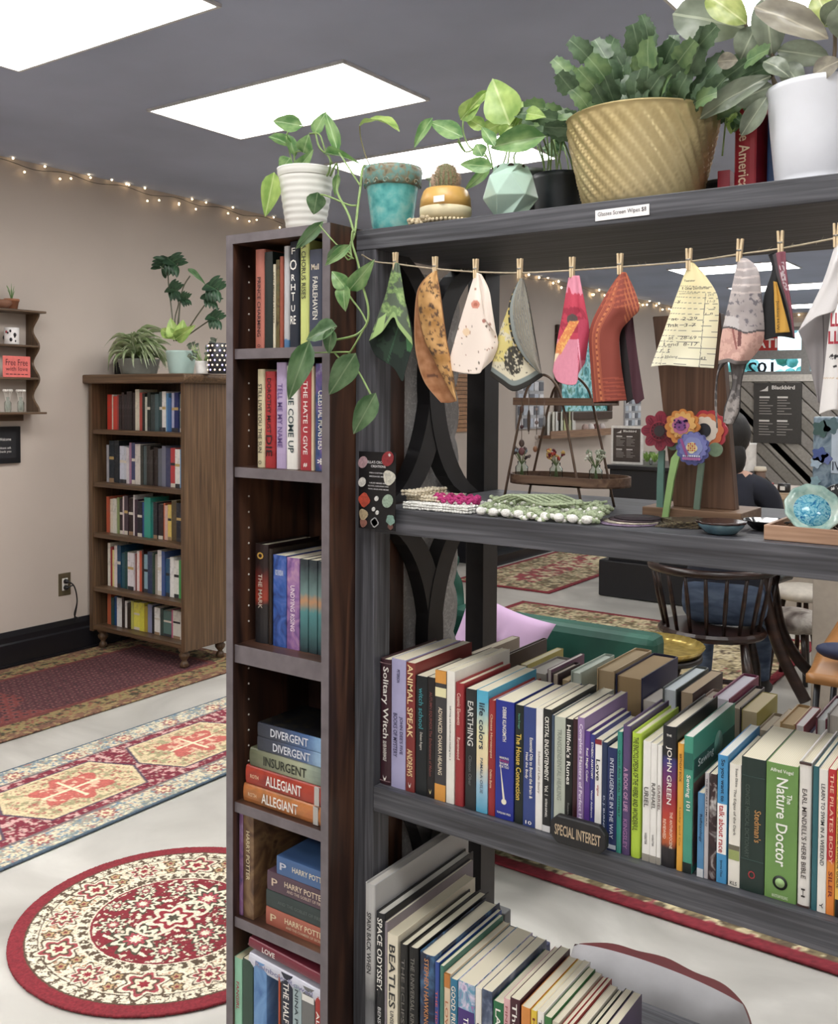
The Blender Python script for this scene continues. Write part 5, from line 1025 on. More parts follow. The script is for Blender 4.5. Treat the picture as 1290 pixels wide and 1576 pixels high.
# 6 gold swirled planter with Christmas cactus
yc = SY0 + .128; c7 = onY(988, 240, yc); c7.z = ZT + .0005; rt7 = .127; rb7 = .092; h7 = onY(988, 178, yc).z - ZT - .012
P7 = thing('potted_christmas_cactus', 'large gold swirl ridged planter with a bushy segmented cactus', 'plant', c7)
prof = [(rb7 * .9, 0), (rb7, .006)] + [(rb7 + (rt7 - rb7) * (i / 24) ** .8, .006 + (h7 - .006) * i / 24) for i in range(1, 25)]
nr = len(prof); NS = 30; vs = []; fs = []; seg = NS * 4
for i, (r_, z_) in enumerate(prof):
    t = i / (nr - 1)
    for k in range(seg):
        q = 2 * PI * k / seg; amp = .0034 * min(1, t * 8) * min(1, (1 - t) * 14); rr = r_ + amp * math.sin(NS * (q + 1.15 * (t ** .8))); vs.append((c7.x + rr * math.cos(q), c7.y + rr * math.sin(q), c7.z + z_))
for (r_, z_) in ((rt7 + .002, h7 + .001), (rt7 - .002, h7 + .004), (rt7 - .005, h7), (rt7 - .006, h7 * .9)):
    for k in range(seg): q = 2 * PI * k / seg; vs.append((c7.x + r_ * math.cos(q), c7.y + r_ * math.sin(q), c7.z + z_))
for i in range(nr + 3):
    for k in range(seg): fs.append((i * seg + k, i * seg + (k + 1) % seg, (i + 1) * seg + (k + 1) % seg, (i + 1) * seg + k))
fs.append(tuple(range(seg))[::-1]); GOLDM = noise_mat(('#b7a06a', '#cbb67e', '#dcc996'), 5, (1, 1, 1), .38, 3, 0, 0, 'brushed_gold', metal=.55)
MB().add(vs, fs, True).build('planter', GOLDM, P7)
MB().lathe([(.001, h7 * .86), (rt7 - .01, h7 * .88), (rt7 - .01, h7 * .92), (.001, h7 * .95)], c7, 24).build('soil', SOIL, P7)
CAC = leafmat('#4c6549', '#6a8662', '#8aa27e'); CAC2 = leafmat('#5f8354', '#82a066', '#9cb584')
cnt = 0
for k in range(78):
    a = rnd.uniform(0, 6.28); rr = .1 * math.sqrt(rnd.random()); b = c7 + Vector((rr * math.cos(a), rr * math.sin(a) * .9, h7 * .9))
    up = rnd.uniform(.8, 1.5) if rr < .07 else rnd.uniform(.0, .8)
    d = Vector((math.cos(a) * rr / .1 * 1.1 + rnd.uniform(-.3, .3) - (.25 if rnd.random() < .4 else 0), math.sin(a) * rr / .1 * .7 + rnd.uniform(-.3, .3), up + .25)).normalized()
    for s in range(rnd.choice((2, 3, 4) if rr > .06 else (3, 4, 4))):
        ln = rnd.uniform(.036, .048); e = b + d * ln
        if cnt < 285: leaf(P7, SEG[cnt % 3], CAC2 if rnd.random() < .25 else CAC, b, e, ln * rnd.uniform(.7, .9), (CP - b).normalized() + Vector((rnd.uniform(-.8, .8), rnd.uniform(-.3, .3), rnd.uniform(-.5, .8))), 'stem_segment'); cnt += 1
        b = b + d * ln * .92; d = (d + Vector((rnd.uniform(-.3, .3), rnd.uniform(-.3, .3), rnd.uniform(-.3, .15)))).normalized()
# 7 red and blue books
p = onY(1117, 200, 1.60); 
def amer(b, w, h, d): pass
x = onY(1110, 220, 1.6).x
zt = onY(1140, 166, 1.6).z
book(.038, zt - ZT, .13, '#a81f2e', 'thick red hardback with cream script lettering behind the gold planter', 'books on the top board', (onY(1128, 220, 1.6).x + .019, 1.6, ZT + .0005), (0, 0, -.2), hard=True, text=[('The American', .12, .86, '#e6c8a8', .5)])
book(.05, zt - ZT - .006, .13, '#2a4a7c', 'thick blue hardback between the red book and the white pot', 'books on the top board', (onY(1128, 220, 1.6).x + .075, 1.612, ZT + .0005), (0, 0, -.1), hard=True)
book(.02, .06, .1, '#a02434', 'small red booklet low beside the gold planter', 'books on the top board', (onY(1104, 220, 1.56).x + .0, 1.595, ZT + .0005), (0, 0, .05))
# 8 white pot with rubber plant
yc = SY0 + .12; c8 = onY(1262, 200, yc); c8.z = ZT + .0005; h8 = onY(1262, 137, yc).z - ZT
P8 = thing('potted_rubber_plant', 'large plain white pot with variegated rubber plant at the right edge', 'plant', c8)
r8 = c8.x - onY(1182, 160, yc).x
potshape(P8, c8, r8, r8 * .8, h8, plain('#dfe2ea', .35, var=.01), .004, extra=[(r8 * .78, 0), (r8 * .8, .004), (r8 * .815, .012), (r8 * .8, .016), (r8 * .82, .02), (r8 * .9, h8 * .5), (r8 * .985, h8 * .93), (r8, h8 * .95), (r8, h8)])
RUB = leafmat('#6f7a68', '#98a38c', '#c4ccb0', .3); RUBP = leafmat('#8a8478', '#b3ac98', '#d0c8b0', .3); RUBY = leafmat('#8aa04c', '#c8d47c', '#dfe4a0', .3)
S6 = 2.529
for d_, m_, yy in (([(930, 110, 646, 55, 150), (1032, 222, 1000, -10, 100), (910, 232, 972, 100, 88), (1258, 228, 1052, 195, 78), (1036, 332, 884, 400, 80)], RUB, yc - .02), ([(932, 92, 778, -20, 92), (1268, 105, 1205, -25, 84)], RUBY, yc - .03), ([(1252, 150, 962, 28, 96), (1300, 235, 1192, 292, 66), (900, 235, 820, 240, 50)], RUBP, yc - .06), ([(1030, 296, 752, 462, 74), (1012, 378, 913, 528, 62), (1262, 300, 1150, 372, 60), (1150, 340, 1080, 250, 70), (1000, 240, 1100, 300, 60), (1290, 150, 1350, 20, 110), (1240, 100, 1300, 0, 80)], RUB, yc - .05)):
    plist(d_, S6, 780, 0, yy, P8, m_, ELL, .015)
BRN = plain('#6a5a48', .7)
for pts in ([(1060, 390), (1035, 300), (1030, 200), (940, 120), (930, 60)], [(1200, 390), (1270, 250), (1275, 100), (1240, 0)], [(1100, 390), (1050, 330), (1030, 290)], [(1180, 390), (1200, 300), (1255, 230)]):
    pstem(P8, pts, S6, 780, 0, yc - .02, .003, BRN)
# small leaves between gold planter and white pot
t = thing('potted_vine', 'small leafy vine spilling between the gold planter and the red book', 'plant', (onY(1112, 230, 1.66).x, 1.66, ZT)); o_ = org(t)
MB().lathe([(.02, 0), (.028, .05), (.03, .05), (.03, .056), (.026, .056), (.025, .045), (.001, .045)], o_, 18).build('pot', plain('#4a4a4c', .6), t)
for k in range(26):
    px_ = rnd.uniform(1095, 1145); py_ = rnd.uniform(100, 190); A = onY(px_, py_, 1.6); leaf(t, HEART[k % 3], POTHD if k % 3 else YG, A, A + Vector((rnd.uniform(-.02, .02), rnd.uniform(-.01, .01), rnd.uniform(-.02, .02))), .018)
pst = [onY(x, y, 1.6) for x, y in ((1112, 240), (1118, 180), (1125, 120), (1130, 100))]; stem(t, pst, .0015)
# plants on the brown bookcase
BT = BZ1 + .0525
def onb(px, py, yc=BY0 + .13): p = onY(px, py, yc); return Vector((p.x, p.y, BT))
c = onb(214, 560); t = thing('spider_plant', 'striped spider plant in a grey planter on the brown bookcase', 'plant', c)
potshape(t, c, .12, .1, .09, plain('#6f7068', .35), .006, fn=lambda q, t_: 1)
SPM = leafmat('#8fa86c', '#d0dab4', '#eef2dc')
for k in range(120):
    a = rnd.uniform(0, 6.28); b = c + Vector((.03 * math.cos(a), .03 * math.sin(a), .09)); ln = rnd.uniform(.14, .27); e = b + Vector((math.cos(a) * ln * .85, math.sin(a) * ln * .5, rnd.uniform(-.08, .14)))
    leaf(t, STRAP[k % 3], SPM, b, e, .026, (0, -.2, 1))
c = onb(183, 560, BY0 + .2); o = MB().box(c.x - .05, c.x + .06, c.y, c.y + .08, BT, BT + .12).build('speaker', plain('#17171a', .6), None, .004); tag(o, 'small black speaker box behind the spider plant', 'speaker')
c = onb(279, 560); t = thing('potted_pothos', 'pale mint pot with tall split leaf plant on the brown bookcase', 'plant', c)
potshape(t, c, .086, .066, .13, plain('#a9c4bc', .4, var=.01), .004)
MON = leafmat('#24402c', '#36583a', '#5a7a54'); SCL = 3.583
def split(parent, base, tip, w):
    # a split leaf: heart blade with strips between the slits
    leaf(parent, HEART[0], MON, base, base + (tip - base) * .6, w * .62)
    ax = (tip - base); side = ax.cross(CP - base).normalized()
    for s in (-1, 1):
        for j in range(4):
            b = base + ax * (.12 + .16 * j); e = b + side * s * w * (.5 - .05 * j) + ax * (.28 + .03 * j); leaf(parent, ELL[0], MON, b, e, w * .19, None, 'leaf_lobe')
yy = BY0 + .1
for (bx, by, tx, ty, w) in ((925, 65, 870, 150, 120), (925, 65, 1010, 130, 130), (925, 230, 1010, 250, 110), (990, 285, 1060, 290, 80), (1140, 210, 1240, 260, 140), (1150, 380, 1240, 420, 110), (1120, 270, 1220, 320, 90)):
    A = onY(*cs(bx, by, SCL, 0, 380), yy); B = onY(*cs(tx, ty, SCL, 0, 380), yy); split(t, A, B, w / SCL * mpp(A) * 1.15)
leaf(t, HEART[0], POTHD, onY(*cs(1048, 130, SCL, 0, 380), yy), onY(*cs(1135, 210, SCL, 0, 380), yy), .035)
for pts in ([(960, 520), (950, 380), (930, 200), (925, 65)], [(970, 520), (985, 380), (995, 290)], [(980, 520), (1000, 260), (1048, 160)], [(1010, 500), (1080, 390), (1145, 300)], [(1020, 500), (1090, 450), (1155, 405)], [(975, 520), (965, 400), (985, 300), (940, 235)]):
    pstem(t, pts, SCL, 0, 380, yy, .004, plain('#5a5a48', .6))
plist([(960, 500, 940, 390, 60), (980, 500, 1080, 430, 60), (940, 500, 890, 450, 50), (1000, 490, 1010, 400, 60), (960, 480, 905, 480, 45), (990, 500, 1050, 480, 50)], SCL, 0, 380, yy - .03, t, YG, jit=.02)
c = onb(313, 560); t = thing('potted_plant', 'small white ribbed pot with grey green leaves on the brown bookcase', 'plant', c); potshape(t, c, .045, .038, .07, plain('#e0dfdc', .4), .003)
for k in range(22):
    a = rnd.uniform(0, 6.28); b = c + Vector((.01 * math.cos(a), .01 * math.sin(a), .06)); e = b + Vector((math.cos(a) * .06, math.sin(a) * .05, rnd.uniform(.03, .13))); stem(t, [b, e], .002); leaf(t, HEART[k % 3], leafmat('#4a5a48', '#76806c', '#9aa090'), e, e + Vector((rnd.uniform(-.03, .03), -.01, rnd.uniform(-.03, .03))), .032)
c = onb(335, 560); t = thing('lattice_lamp', 'black lattice lantern with round glowing holes on the brown bookcase', 'lamp', c)
MB().lathe([(.05, 0), (.052, .004), (.052, .16), (.048, .165), (.001, .165)], c, 24).build('lantern_body', plain('#1a1a20', .4), t)
for i in range(6):
    for k in range(12):
        a = 2 * PI * (k + .5 * (i % 2)) / 12; MB().ball(c + Vector((.0515 * math.cos(a), .0515 * math.sin(a), .02 + i * .026)), .006, 6, 4).build('lit_hole', plain('#ffe2c0' if (i + k) % 3 else '#c8c0ff', .4, var=0, emit=.7), t) if -2.6 < (a if a < PI else a - 2 * PI) < .6 else None
# ================================================================== TWINE, PEGS AND CLOTHS
YT = 1.425
tp = [(557, 392), (577, 402.5), (608, 406), (668, 413.5), (733, 418.5), (800, 420), (882, 416), (955, 411), (1060, 402.5), (1140, 391), (1205, 382), (1290, 366), (1340, 356)]
tw = MB().tube(smooth_curve([onY(557, 392, 1.39)] + [onY(x, y, YT) for x, y in tp[1:]], 6), .0014, 6)
for k in range(120):
    x = rnd.uniform(590, 1300); y = np.interp(x, [a for a, b in tp], [b for a, b in tp]); b = onY(x, y, YT); tw.tube([b, b + Vector((rnd.uniform(-.006, .006), rnd.uniform(-.003, .003), rnd.uniform(-.005, .007)))], [.0003, .0001], 3, False)
o = tw.build('twine', plain('#b5a58c', .9, var=.15)); tag(o, 'jute twine strung below the top board with cloths pegged on it', 'string')
PEGW = plain('#dcc298', .6, var=.08)
def peg(x, y, what, ang=0):
    p = onY(x, y, YT); t = thing('clothespin', 'small wooden clothespin holding the ' + what, 'clothespin', p, 'clothespins on the twine', (0, ang, 0))
    for s in (-1, 1):
        pl = [(-.0012, -.016), (.0014, -.016), (.002, 0), (.0026, .017), (-.0002, .017), (-.0014, .002)]
        pl = [(s * (a + .0018), b) for a, b in pl]
        if s < 0: pl = pl[::-1]
        link('prong', MB().prism(pl, 'Y', -.004, .003).mesh('prong'), PEGW, t, (0, -.001, 0))
    link('spring', MB().tube([(-.0035, -.005, 0), (.0035, -.005, 0)], .0012, 6).tube([(-.0035, .003, .001), (.0035, .003, .001)], .0008, 5).mesh('spring'), plain('#9a9a98', .3, metal=.9), t)
def coons(T, B, L, R, n=60, m=90):
    def rs(c, k):
        c = np.array(c, float); q = []
        cs_ = smooth_curve([(a, b, 0) for a, b in c], 8) if len(c) > 2 else [Vector((a, b, 0)) for a, b in c]
        c = np.array([(v.x, v.y) for v in cs_]); d = np.r_[0, np.cumsum(np.hypot(*np.diff(c, axis=0).T))]; t = np.linspace(0, d[-1], k)
        return np.stack([np.interp(t, d, c[:, 0]), np.interp(t, d, c[:, 1])], -1)
    T, B, L, R = rs(T, n), rs(B, n), rs(L, m), rs(R, m); u = np.linspace(0, 1, n)[None, :, None]; v = np.linspace(0, 1, m)[:, None, None]
    P = (1 - v) * T[None] + v * B[None] + (1 - u) * L[:, None] + u * R[:, None] - ((1 - u) * (1 - v) * T[0] + u * (1 - v) * T[-1] + (1 - u) * v * B[0] + u * v * B[-1])
    return P, u[..., 0] + 0 * v[..., 0], v[..., 0] + 0 * u[..., 0]
RF, RR, RU = np.array(CF), np.array(CR), np.array(CU)
def patch(parent, name, T, B, L, R, org_, s, Y0, bulge, colf, n=60, m=90, rough=.75, sway=0):
    P, u, v = coons(T, B, L, R, n, m); px = org_[0] + P[..., 0] / s; py = org_[1] + P[..., 1] / s
    Y = Y0 - bulge * np.sin(PI * u) * np.minimum(1, v * 3 + .15) + sway * v + .0015 * np.sin(u * 9 + v * 5)
    d = RF + (px[..., None] - 645) / FPX * RR + (PPY - py[..., None]) / FPX * RU
    W = np.array(CP) + d * (Y / d[..., 1])[..., None]
    C = np.zeros(u.shape + (3,)); colf(C, P[..., 0], P[..., 1], u, v)
    return sheet(name, W, np.clip(C, 0, 1), vcol_mat(rough, .08), parent, None, .0007)
def cloth(lab, x, y, lab2, ang=0):
    peg(x, y, lab2, ang); p = onY(x, y + 8, YT); return thing('cleaning_cloth', lab, 'cloth', p, 'glasses cloths hung on the twine')
O3, S3 = (540, 370), 4.607; O4 = (740, 370); O5, S55 = (990, 340), 4.3
def base(C, c): C[:] = hx(c)
# 1 green leaf cloth
def c1(C, x, y, u, v):
    g = vnoise(x, y, .016, 3); g2 = vnoise(x, y, .06, 4); base(C, '#5c6a58'); put(C, g + .2 * g2 > .6, '#78995c'); put(C, (g + .2 * g2 > .72) & (g2 > .5), '#98b870'); e = np.minimum(u, 1 - u); put(C, (v > .9), '#9cbc74'); put(C, (v > .72) & (np.abs(u - .15) < .1), '#b4d884')
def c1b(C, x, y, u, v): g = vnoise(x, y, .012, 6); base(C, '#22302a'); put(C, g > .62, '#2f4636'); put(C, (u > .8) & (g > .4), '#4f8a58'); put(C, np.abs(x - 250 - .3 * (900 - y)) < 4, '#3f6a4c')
t = cloth('green leaf print cloth folded to a point, leftmost on the twine', 609.5, 403, 'green leaf print cloth')
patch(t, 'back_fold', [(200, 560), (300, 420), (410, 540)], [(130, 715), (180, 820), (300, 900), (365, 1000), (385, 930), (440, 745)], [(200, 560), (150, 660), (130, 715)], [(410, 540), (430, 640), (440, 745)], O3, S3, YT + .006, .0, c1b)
patch(t, 'front_fold', [(300, 165), (322, 158), (345, 165)], [(130, 712), (220, 650), (300, 545), (340, 620), (440, 745)], [(300, 165), (270, 290), (245, 390), (190, 540), (130, 712)], [(345, 165), (380, 400), (410, 540), (440, 745)], O3, S3, YT - .003, .012, c1)
# 2 brown
def c2f(C, x, y, u, v):
    g = vnoise(x, y, .05, 7); g2 = vnoise(x, y, .012, 8); base(C, '#c08c4c'); C += (g2[..., None] - .5) * .25; put(C, (g > .58) & (g2 < .62), '#7a5534'); put(C, (g > .78), '#4f3826'); put(C, (u < .04) | (u > .96), '#9a6438')
def c2b(C, x, y, u, v): g = vnoise(x, y, .02, 9); base(C, '#a2693f'); C += (g[..., None] - .5) * .16; put(C, (np.abs(y - 960) < 10) & (np.abs(x - 580) < 40), '#6a3f28'); put(C, u < .05, '#b88058')
t = cloth('brown and gold speckled cloth curled like a pod', 670.5, 410, 'brown and gold cloth')
patch(t, 'back_fold', [(562, 235), (600, 230)], [(640, 1150), (700, 1152), (750, 1140)], [(562, 235), (500, 300), (465, 390), (450, 600), (462, 800), (520, 1000), (640, 1150)], [(600, 230), (640, 600), (690, 900), (750, 1140)], O3, S3, YT + .004, 0, c2b)
patch(t, 'front_fold', [(585, 215), (610, 215)], [(747, 1138), (752, 1140)], [(585, 215), (520, 280), (475, 370), (480, 520), (520, 700), (600, 870), (690, 1040), (747, 1138)], [(610, 215), (640, 400), (680, 700), (720, 900), (752, 1140)], O3, S3, YT - .003, .012, c2f)
# 3 white floral
def c3_(C, x, y, u, v):
    base(C, '#f0dfd2'); C += ((1 - v) * .03)[..., None]; rs = np.random.RandomState(5)
    for k in range(34):
        a, b = rs.uniform(700, 1030), rs.uniform(600, 930); put(C, np.hypot((x - a) * 1.3, (y - b) * .7) < rs.uniform(3, 7), ('#8a6a54', '#b07a60', '#6a5a48')[k % 3])
    for a, b, r, c in ((885, 455, 30, '#e0907a'), (885, 455, 14, '#c8705a'), (945, 572, 14, '#c08070'), (988, 595, 10, '#a87868'), (885, 345, 8, '#c09078'), (820, 650, 26, '#efcfa8')): put(C, np.hypot(x - a, y - b) < r, c)
t = cloth('cream cloth with tiny brown flowers flaring out at the bottom', 733, 414, 'cream flowered cloth')
patch(t, 'front_fold', [(880, 235), (898, 230), (918, 238)], [(680, 915), (800, 942), (905, 945), (935, 915), (1005, 850)], [(880, 235), (780, 560), (680, 915)], [(918, 238), (970, 380), (1010, 580), (1045, 735), (1005, 850)], O3, S3, YT - .002, .013, c3_)
patch(t, 'side_fold', [(905, 240), (925, 240)], [(955, 560), (990, 610), (1030, 660)], [(905, 240), (930, 400), (955, 560)], [(925, 240), (980, 350), (1005, 500), (1030, 660)], O3, S3, YT - .013, .002, c3_, 30, 40)
# 4 plate picture cloth
def c4b(C, x, y, u, v):
    base(C, '#d9d0b4'); put(C, (x < 230) & (y < 860) & (vnoise(x, y, .02, 3) > .35), '#dccb78'); d = np.hypot((x - 235) * .9, (y - 850) * .6); put(C, (d < 62) & (vnoise(x, y, .07, 6) > .3), '#3f3c34'); put(C, vnoise(x, y, .08, 12) > .86, '#5a5648')
    put(C, (v > .9), '#7f8a88'); put(C, v > .955, '#26241f')
def c4f(C, x, y, u, v):
    base(C, '#84827a'); put(C, np.sin(u * 60 + 3 * vnoise(x, y, .01, 2)) > .35, '#6a675f'); put(C, np.sin(u * 60 + 3 * vnoise(x, y, .01, 2)) > .9, '#a89c80'); put(C, u < .22, '#8f9896'); put(C, u < .08, '#23221e'); put(C, (u < .06) & (np.sin(v * 90) > .8), '#d8b860'); put(C, (u > .94), '#3a3630')
t = cloth('grey and yellow patterned cloth with dark rounded border', 801, 414, 'grey and yellow patterned cloth')
patch(t, 'back_fold', [(270, 280), (300, 275)], [(65, 960), (150, 1020), (235, 1070), (340, 1030), (440, 965)], [(270, 280), (180, 520), (120, 700), (65, 960)], [(300, 275), (345, 480), (400, 800), (440, 965)], O4, S3, YT + .003, .004, c4b)
patch(t, 'front_fold', [(272, 275), (290, 268), (308, 285)], [(420, 945), (432, 942)], [(272, 275), (215, 400), (195, 520), (222, 690), (300, 830), (420, 945)], [(308, 285), (345, 440), (390, 700), (432, 942)], O4, S3, YT - .006, .01, c4f)
# 5 hibiscus
def c5_(C, x, y, u, v):
    base(C, '#e48aa2'); g = vnoise(x, y, .03, 3); a = np.arctan2(y - 560, x - 650); d = np.hypot(x - 650, y - 560)
    put(C, (d < 170 + 60 * vnoise(a * 8 + 20, d * 0, 1.2, 5)) & (y < 700), '#cf3a54'); put(C, (d < 100) & (g > .35), '#b02a44'); put(C, d < 38, '#5a4a48'); put(C, (x > 690) & (y > 560) & (y < 850), '#c23a58'); put(C, (x > 690) & (y > 850), '#d86a84')
    st = np.abs((x - 600) + .55 * (y - 690)) ; put(C, (st < 34) & (y > 570) & (y < 810), '#e8884c'); put(C, (st < 34) & (y > 570) & (y < 790) & (vnoise(x, y, .12, 6) > .6), '#f2b45a'); put(C, (st < 20) & (y > 800) & (y < 860), '#f0d8b0')
    put(C, (np.abs(x - 690 - .1 * (y - 700)) < 5) & (y > 700), '#f0a0b8'); C += (vnoise(u, v, 40, 2)[..., None] - .5) * .03
t = cloth('pink hibiscus flower print cloth', 881.5, 412, 'pink hibiscus cloth')
patch(t, 'front_fold', [(622, 265), (660, 250), (700, 250)], [(512, 930), (555, 1005), (670, 1022), (695, 940), (740, 870)], [(622, 265), (580, 520), (545, 700), (512, 930)], [(700, 250), (745, 480), (768, 640), (740, 870)], O4, S3, YT - .002, .012, c5_, 80, 120)
# 6 red ornate
def c6f(C, x, y, u, v):
    base(C, '#8e3a2c'); C += ((.6 - v) * .04)[..., None]
    for uu in (.12, .16, .2, .3, .34): put(C, np.abs(u - uu) < .008, '#c0643f')
    put(C, (np.abs(u - .25) < .028) & (np.sin(v * 150) > 0), '#cc7444'); put(C, (y < 480) & (np.sin((y + .25 * x) * .16) > .5) & (vnoise(x, y, .08, 3) > .3), '#b8583a'); put(C, (x > 1020) & (y < 620) & (np.sin((x - y * .3) * .25) > .4), '#c0683f')
    put(C, (y > 960) & (np.sin(y * .22) > .5) & (u > .3), '#a84a36'); put(C, (u < .03), '#a04a38')
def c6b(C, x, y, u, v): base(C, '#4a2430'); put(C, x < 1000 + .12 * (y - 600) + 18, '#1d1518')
t = cloth('rust red cloth with ornate tooled border and dark lining', 955, 407, 'rust red ornate cloth')
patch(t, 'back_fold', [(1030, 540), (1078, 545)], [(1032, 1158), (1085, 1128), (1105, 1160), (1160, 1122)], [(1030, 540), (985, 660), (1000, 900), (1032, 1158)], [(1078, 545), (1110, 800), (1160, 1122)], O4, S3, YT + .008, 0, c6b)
patch(t, 'front_fold', [(982, 238), (1008, 225), (1032, 228)], [(800, 1150), (820, 1148), (900, 1142), (1035, 1135)], [(982, 238), (880, 400), (775, 630), (780, 900), (800, 1150)], [(1032, 228), (1090, 350), (1125, 485), (1060, 560), (988, 660), (992, 850), (1035, 1135)], O4, S3, YT - .003, .014, c6f, 90, 120)
# 7 library card cloth
def c7_(C, x, y, u, v):
    base(C, '#efe4b4'); C[:] = hx('#eddca0') * (1 - v[..., None]) + hx('#f0ecd0') * v[..., None]
    for k in range(15):
        yy = 430 + k * 37; put(C, (np.abs(y - yy - .04 * (x - 250)) < 1.3), '#5a5a58')
    put(C, (np.abs(x - 415 + (y - 480) * .09) < 2) & (y > 480), '#5a5a58'); put(C, (np.abs(x - 140 + (y - 800) * .16) < 1.6) & (y > 780), '#a8a08c')
t = cloth('cream ruled library card cloth with handwriting', 1061, 400, 'cream library card cloth')
patch(t, 'front_fold', [(298, 285), (318, 275), (335, 278)], [(52, 965), (150, 955), (260, 962), (468, 975)], [(298, 285), (200, 550), (130, 750), (52, 965)], [(335, 278), (425, 380), (498, 520), (492, 750), (468, 975)], O5, S55, YT - .002, .005, c7_, 110, 170)
def wr(t, s, x0, y0, x1, y1, Y, col, bold=0, slope=0, shear=0):
    a = onY(O5[0] + x0 / S55, O5[1] + y1 / S55, Y); b = onY(O5[0] + x1 / S55, O5[1] + y1 / S55, Y); c = onY(O5[0] + x0 / S55, O5[1] + y0 / S55, Y)
    write(s, plain(col, .6, var=0), t, Vector(a) - org(t), (1, 0, -slope), (shear, 0, 1), b.x - a.x, c.z - a.z, 'lettering', bold)
for s, x0, y0, x1, y1, bd in (('Teenstor', 270, 390, 345, 404, .02), ('P. Other Dorrctornear', 258, 438, 440, 458, .02), ('BORROWED BOOK', 240, 477, 362, 487, .0), ('DATE', 430, 482, 468, 497, 0), ('11-2', 425, 525, 475, 540, 0), ('-  3', 420, 570, 478, 582, 0), ('1 8', 412, 608, 460, 622, 0), ('at  2-29', 185, 638, 356, 660, 0), ('Ink  3-7', 165, 680, 345, 703, 0), ('at - 28-69', 165, 762, 350, 785, 0), ('Lend  8-17', 135, 805, 358, 828, 0), ('y', 225, 525, 245, 548, 0), ('r  t', 115, 845, 175, 868, 0), ('n Maleng', 120, 890, 225, 912, 0), ('43', 375, 898, 410, 918, 0)):
    wr(t, s, x0, y0, x1, y1, YT - .0125, '#2f2c30', bd, .02, .2 if bd == 0 else 0)
# 8 grey and pink
def c8_(C, x, y, u, v):
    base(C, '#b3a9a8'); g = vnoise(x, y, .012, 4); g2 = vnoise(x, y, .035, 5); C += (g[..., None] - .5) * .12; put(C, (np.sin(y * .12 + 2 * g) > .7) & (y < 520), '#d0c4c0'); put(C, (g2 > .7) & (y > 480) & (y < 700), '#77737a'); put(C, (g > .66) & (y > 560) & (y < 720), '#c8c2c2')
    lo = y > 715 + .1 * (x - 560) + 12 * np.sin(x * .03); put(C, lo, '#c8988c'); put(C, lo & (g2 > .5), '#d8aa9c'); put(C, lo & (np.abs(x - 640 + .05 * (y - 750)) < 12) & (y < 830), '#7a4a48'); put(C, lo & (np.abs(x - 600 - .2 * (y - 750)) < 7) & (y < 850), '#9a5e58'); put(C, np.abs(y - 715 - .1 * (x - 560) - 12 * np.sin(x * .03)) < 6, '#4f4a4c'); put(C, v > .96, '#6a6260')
t = cloth('grey wrinkled cloth with a pink lower part and dangling grey ties', 1139, 386, 'grey and pink cloth', .06)
def c8s(C, x, y, u, v): base(C, '#5f5a5a'); put(C, vnoise(x, y, .03, 4) > .6, '#8a8482'); put(C, (y > 1180), '#9a928e'); put(C, (y > 1180) & (vnoise(x, y, .05, 6) > .6), '#6f6866'); put(C, (u < .08) | (u > .92), '#403c3c')
patch(t, 'left_tie', [(500, 940), (560, 930)], [(486, 1370), (494, 1372)], [(500, 940), (482, 1050), (474, 1200), (486, 1370)], [(560, 930), (500, 1010), (488, 1200), (494, 1372)], O5, S55, YT + .004, .001, c8s, 12, 60)
patch(t, 'broad_tie', [(570, 930), (690, 930)], [(528, 1330), (560, 1345), (600, 1340)], [(570, 930), (590, 1080), (540, 1230), (528, 1330)], [(690, 930), (650, 1080), (640, 1250), (600, 1340)], O5, S55, YT + .002, .006, c8s, 30, 60)
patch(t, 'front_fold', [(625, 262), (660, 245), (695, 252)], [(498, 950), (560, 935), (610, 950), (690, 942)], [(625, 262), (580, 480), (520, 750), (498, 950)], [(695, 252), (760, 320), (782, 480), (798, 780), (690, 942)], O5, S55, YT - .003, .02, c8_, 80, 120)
# 9 black packet with yellow label
def cblk(C, x, y, u, v): base(C, '#1f1f22'); put(C, (u < .03), '#5a5a5c')
def cbur(C, x, y, u, v): base(C, '#8a4a58'); put(C, u < .3, '#4a4448'); put(C, (np.abs(u - .62) < .22) & (v > .12) & (v < .45) & (vnoise(x, y, .08, 3) > .45), '#c8b8bc')
def cyel(C, x, y, u, v): base(C, '#d8a23c')
t = cloth('black folded cloth with yellow label and burgundy strip', 1202, 374, 'black cloth with the yellow label', -.03)
patch(t, 'back_fold', [(828, 225), (880, 205), (930, 200)], [(805, 790), (900, 765), (1005, 780)], [(828, 225), (852, 330), (800, 500), (788, 700), (805, 790)], [(930, 200), (960, 400), (985, 600), (1005, 780)], O5, S55, YT + .003, .003, cblk)
patch(t, 'yellow_label', [(864, 400), (884, 405)], [(877, 742), (972, 736)], [(864, 400), (870, 560), (877, 742)], [(884, 405), (930, 570), (972, 736)], O5, S55, YT - .004, .0, cyel, 20, 40)
patch(t, 'burgundy_strip', [(858, 225), (900, 205), (942, 203)], [(995, 770), (1003, 772)], [(858, 225), (890, 380), (950, 560), (995, 770)], [(942, 203), (955, 380), (985, 580), (1003, 772)], O5, S55, YT - .008, .004, cbur, 40, 80)
a = onY(O5[0] + 878 / S55, O5[1] + 530 / S55, YT - .0065); b = onY(O5[0] + 884 / S55, O5[1] + 730 / S55, YT - .0065)
write('Jenkins H.W.', plain('#3a3020', .6, var=0), t, a - org(t), (.03, 0, -1), (1, 0, .03), a.z - b.z, .0045)
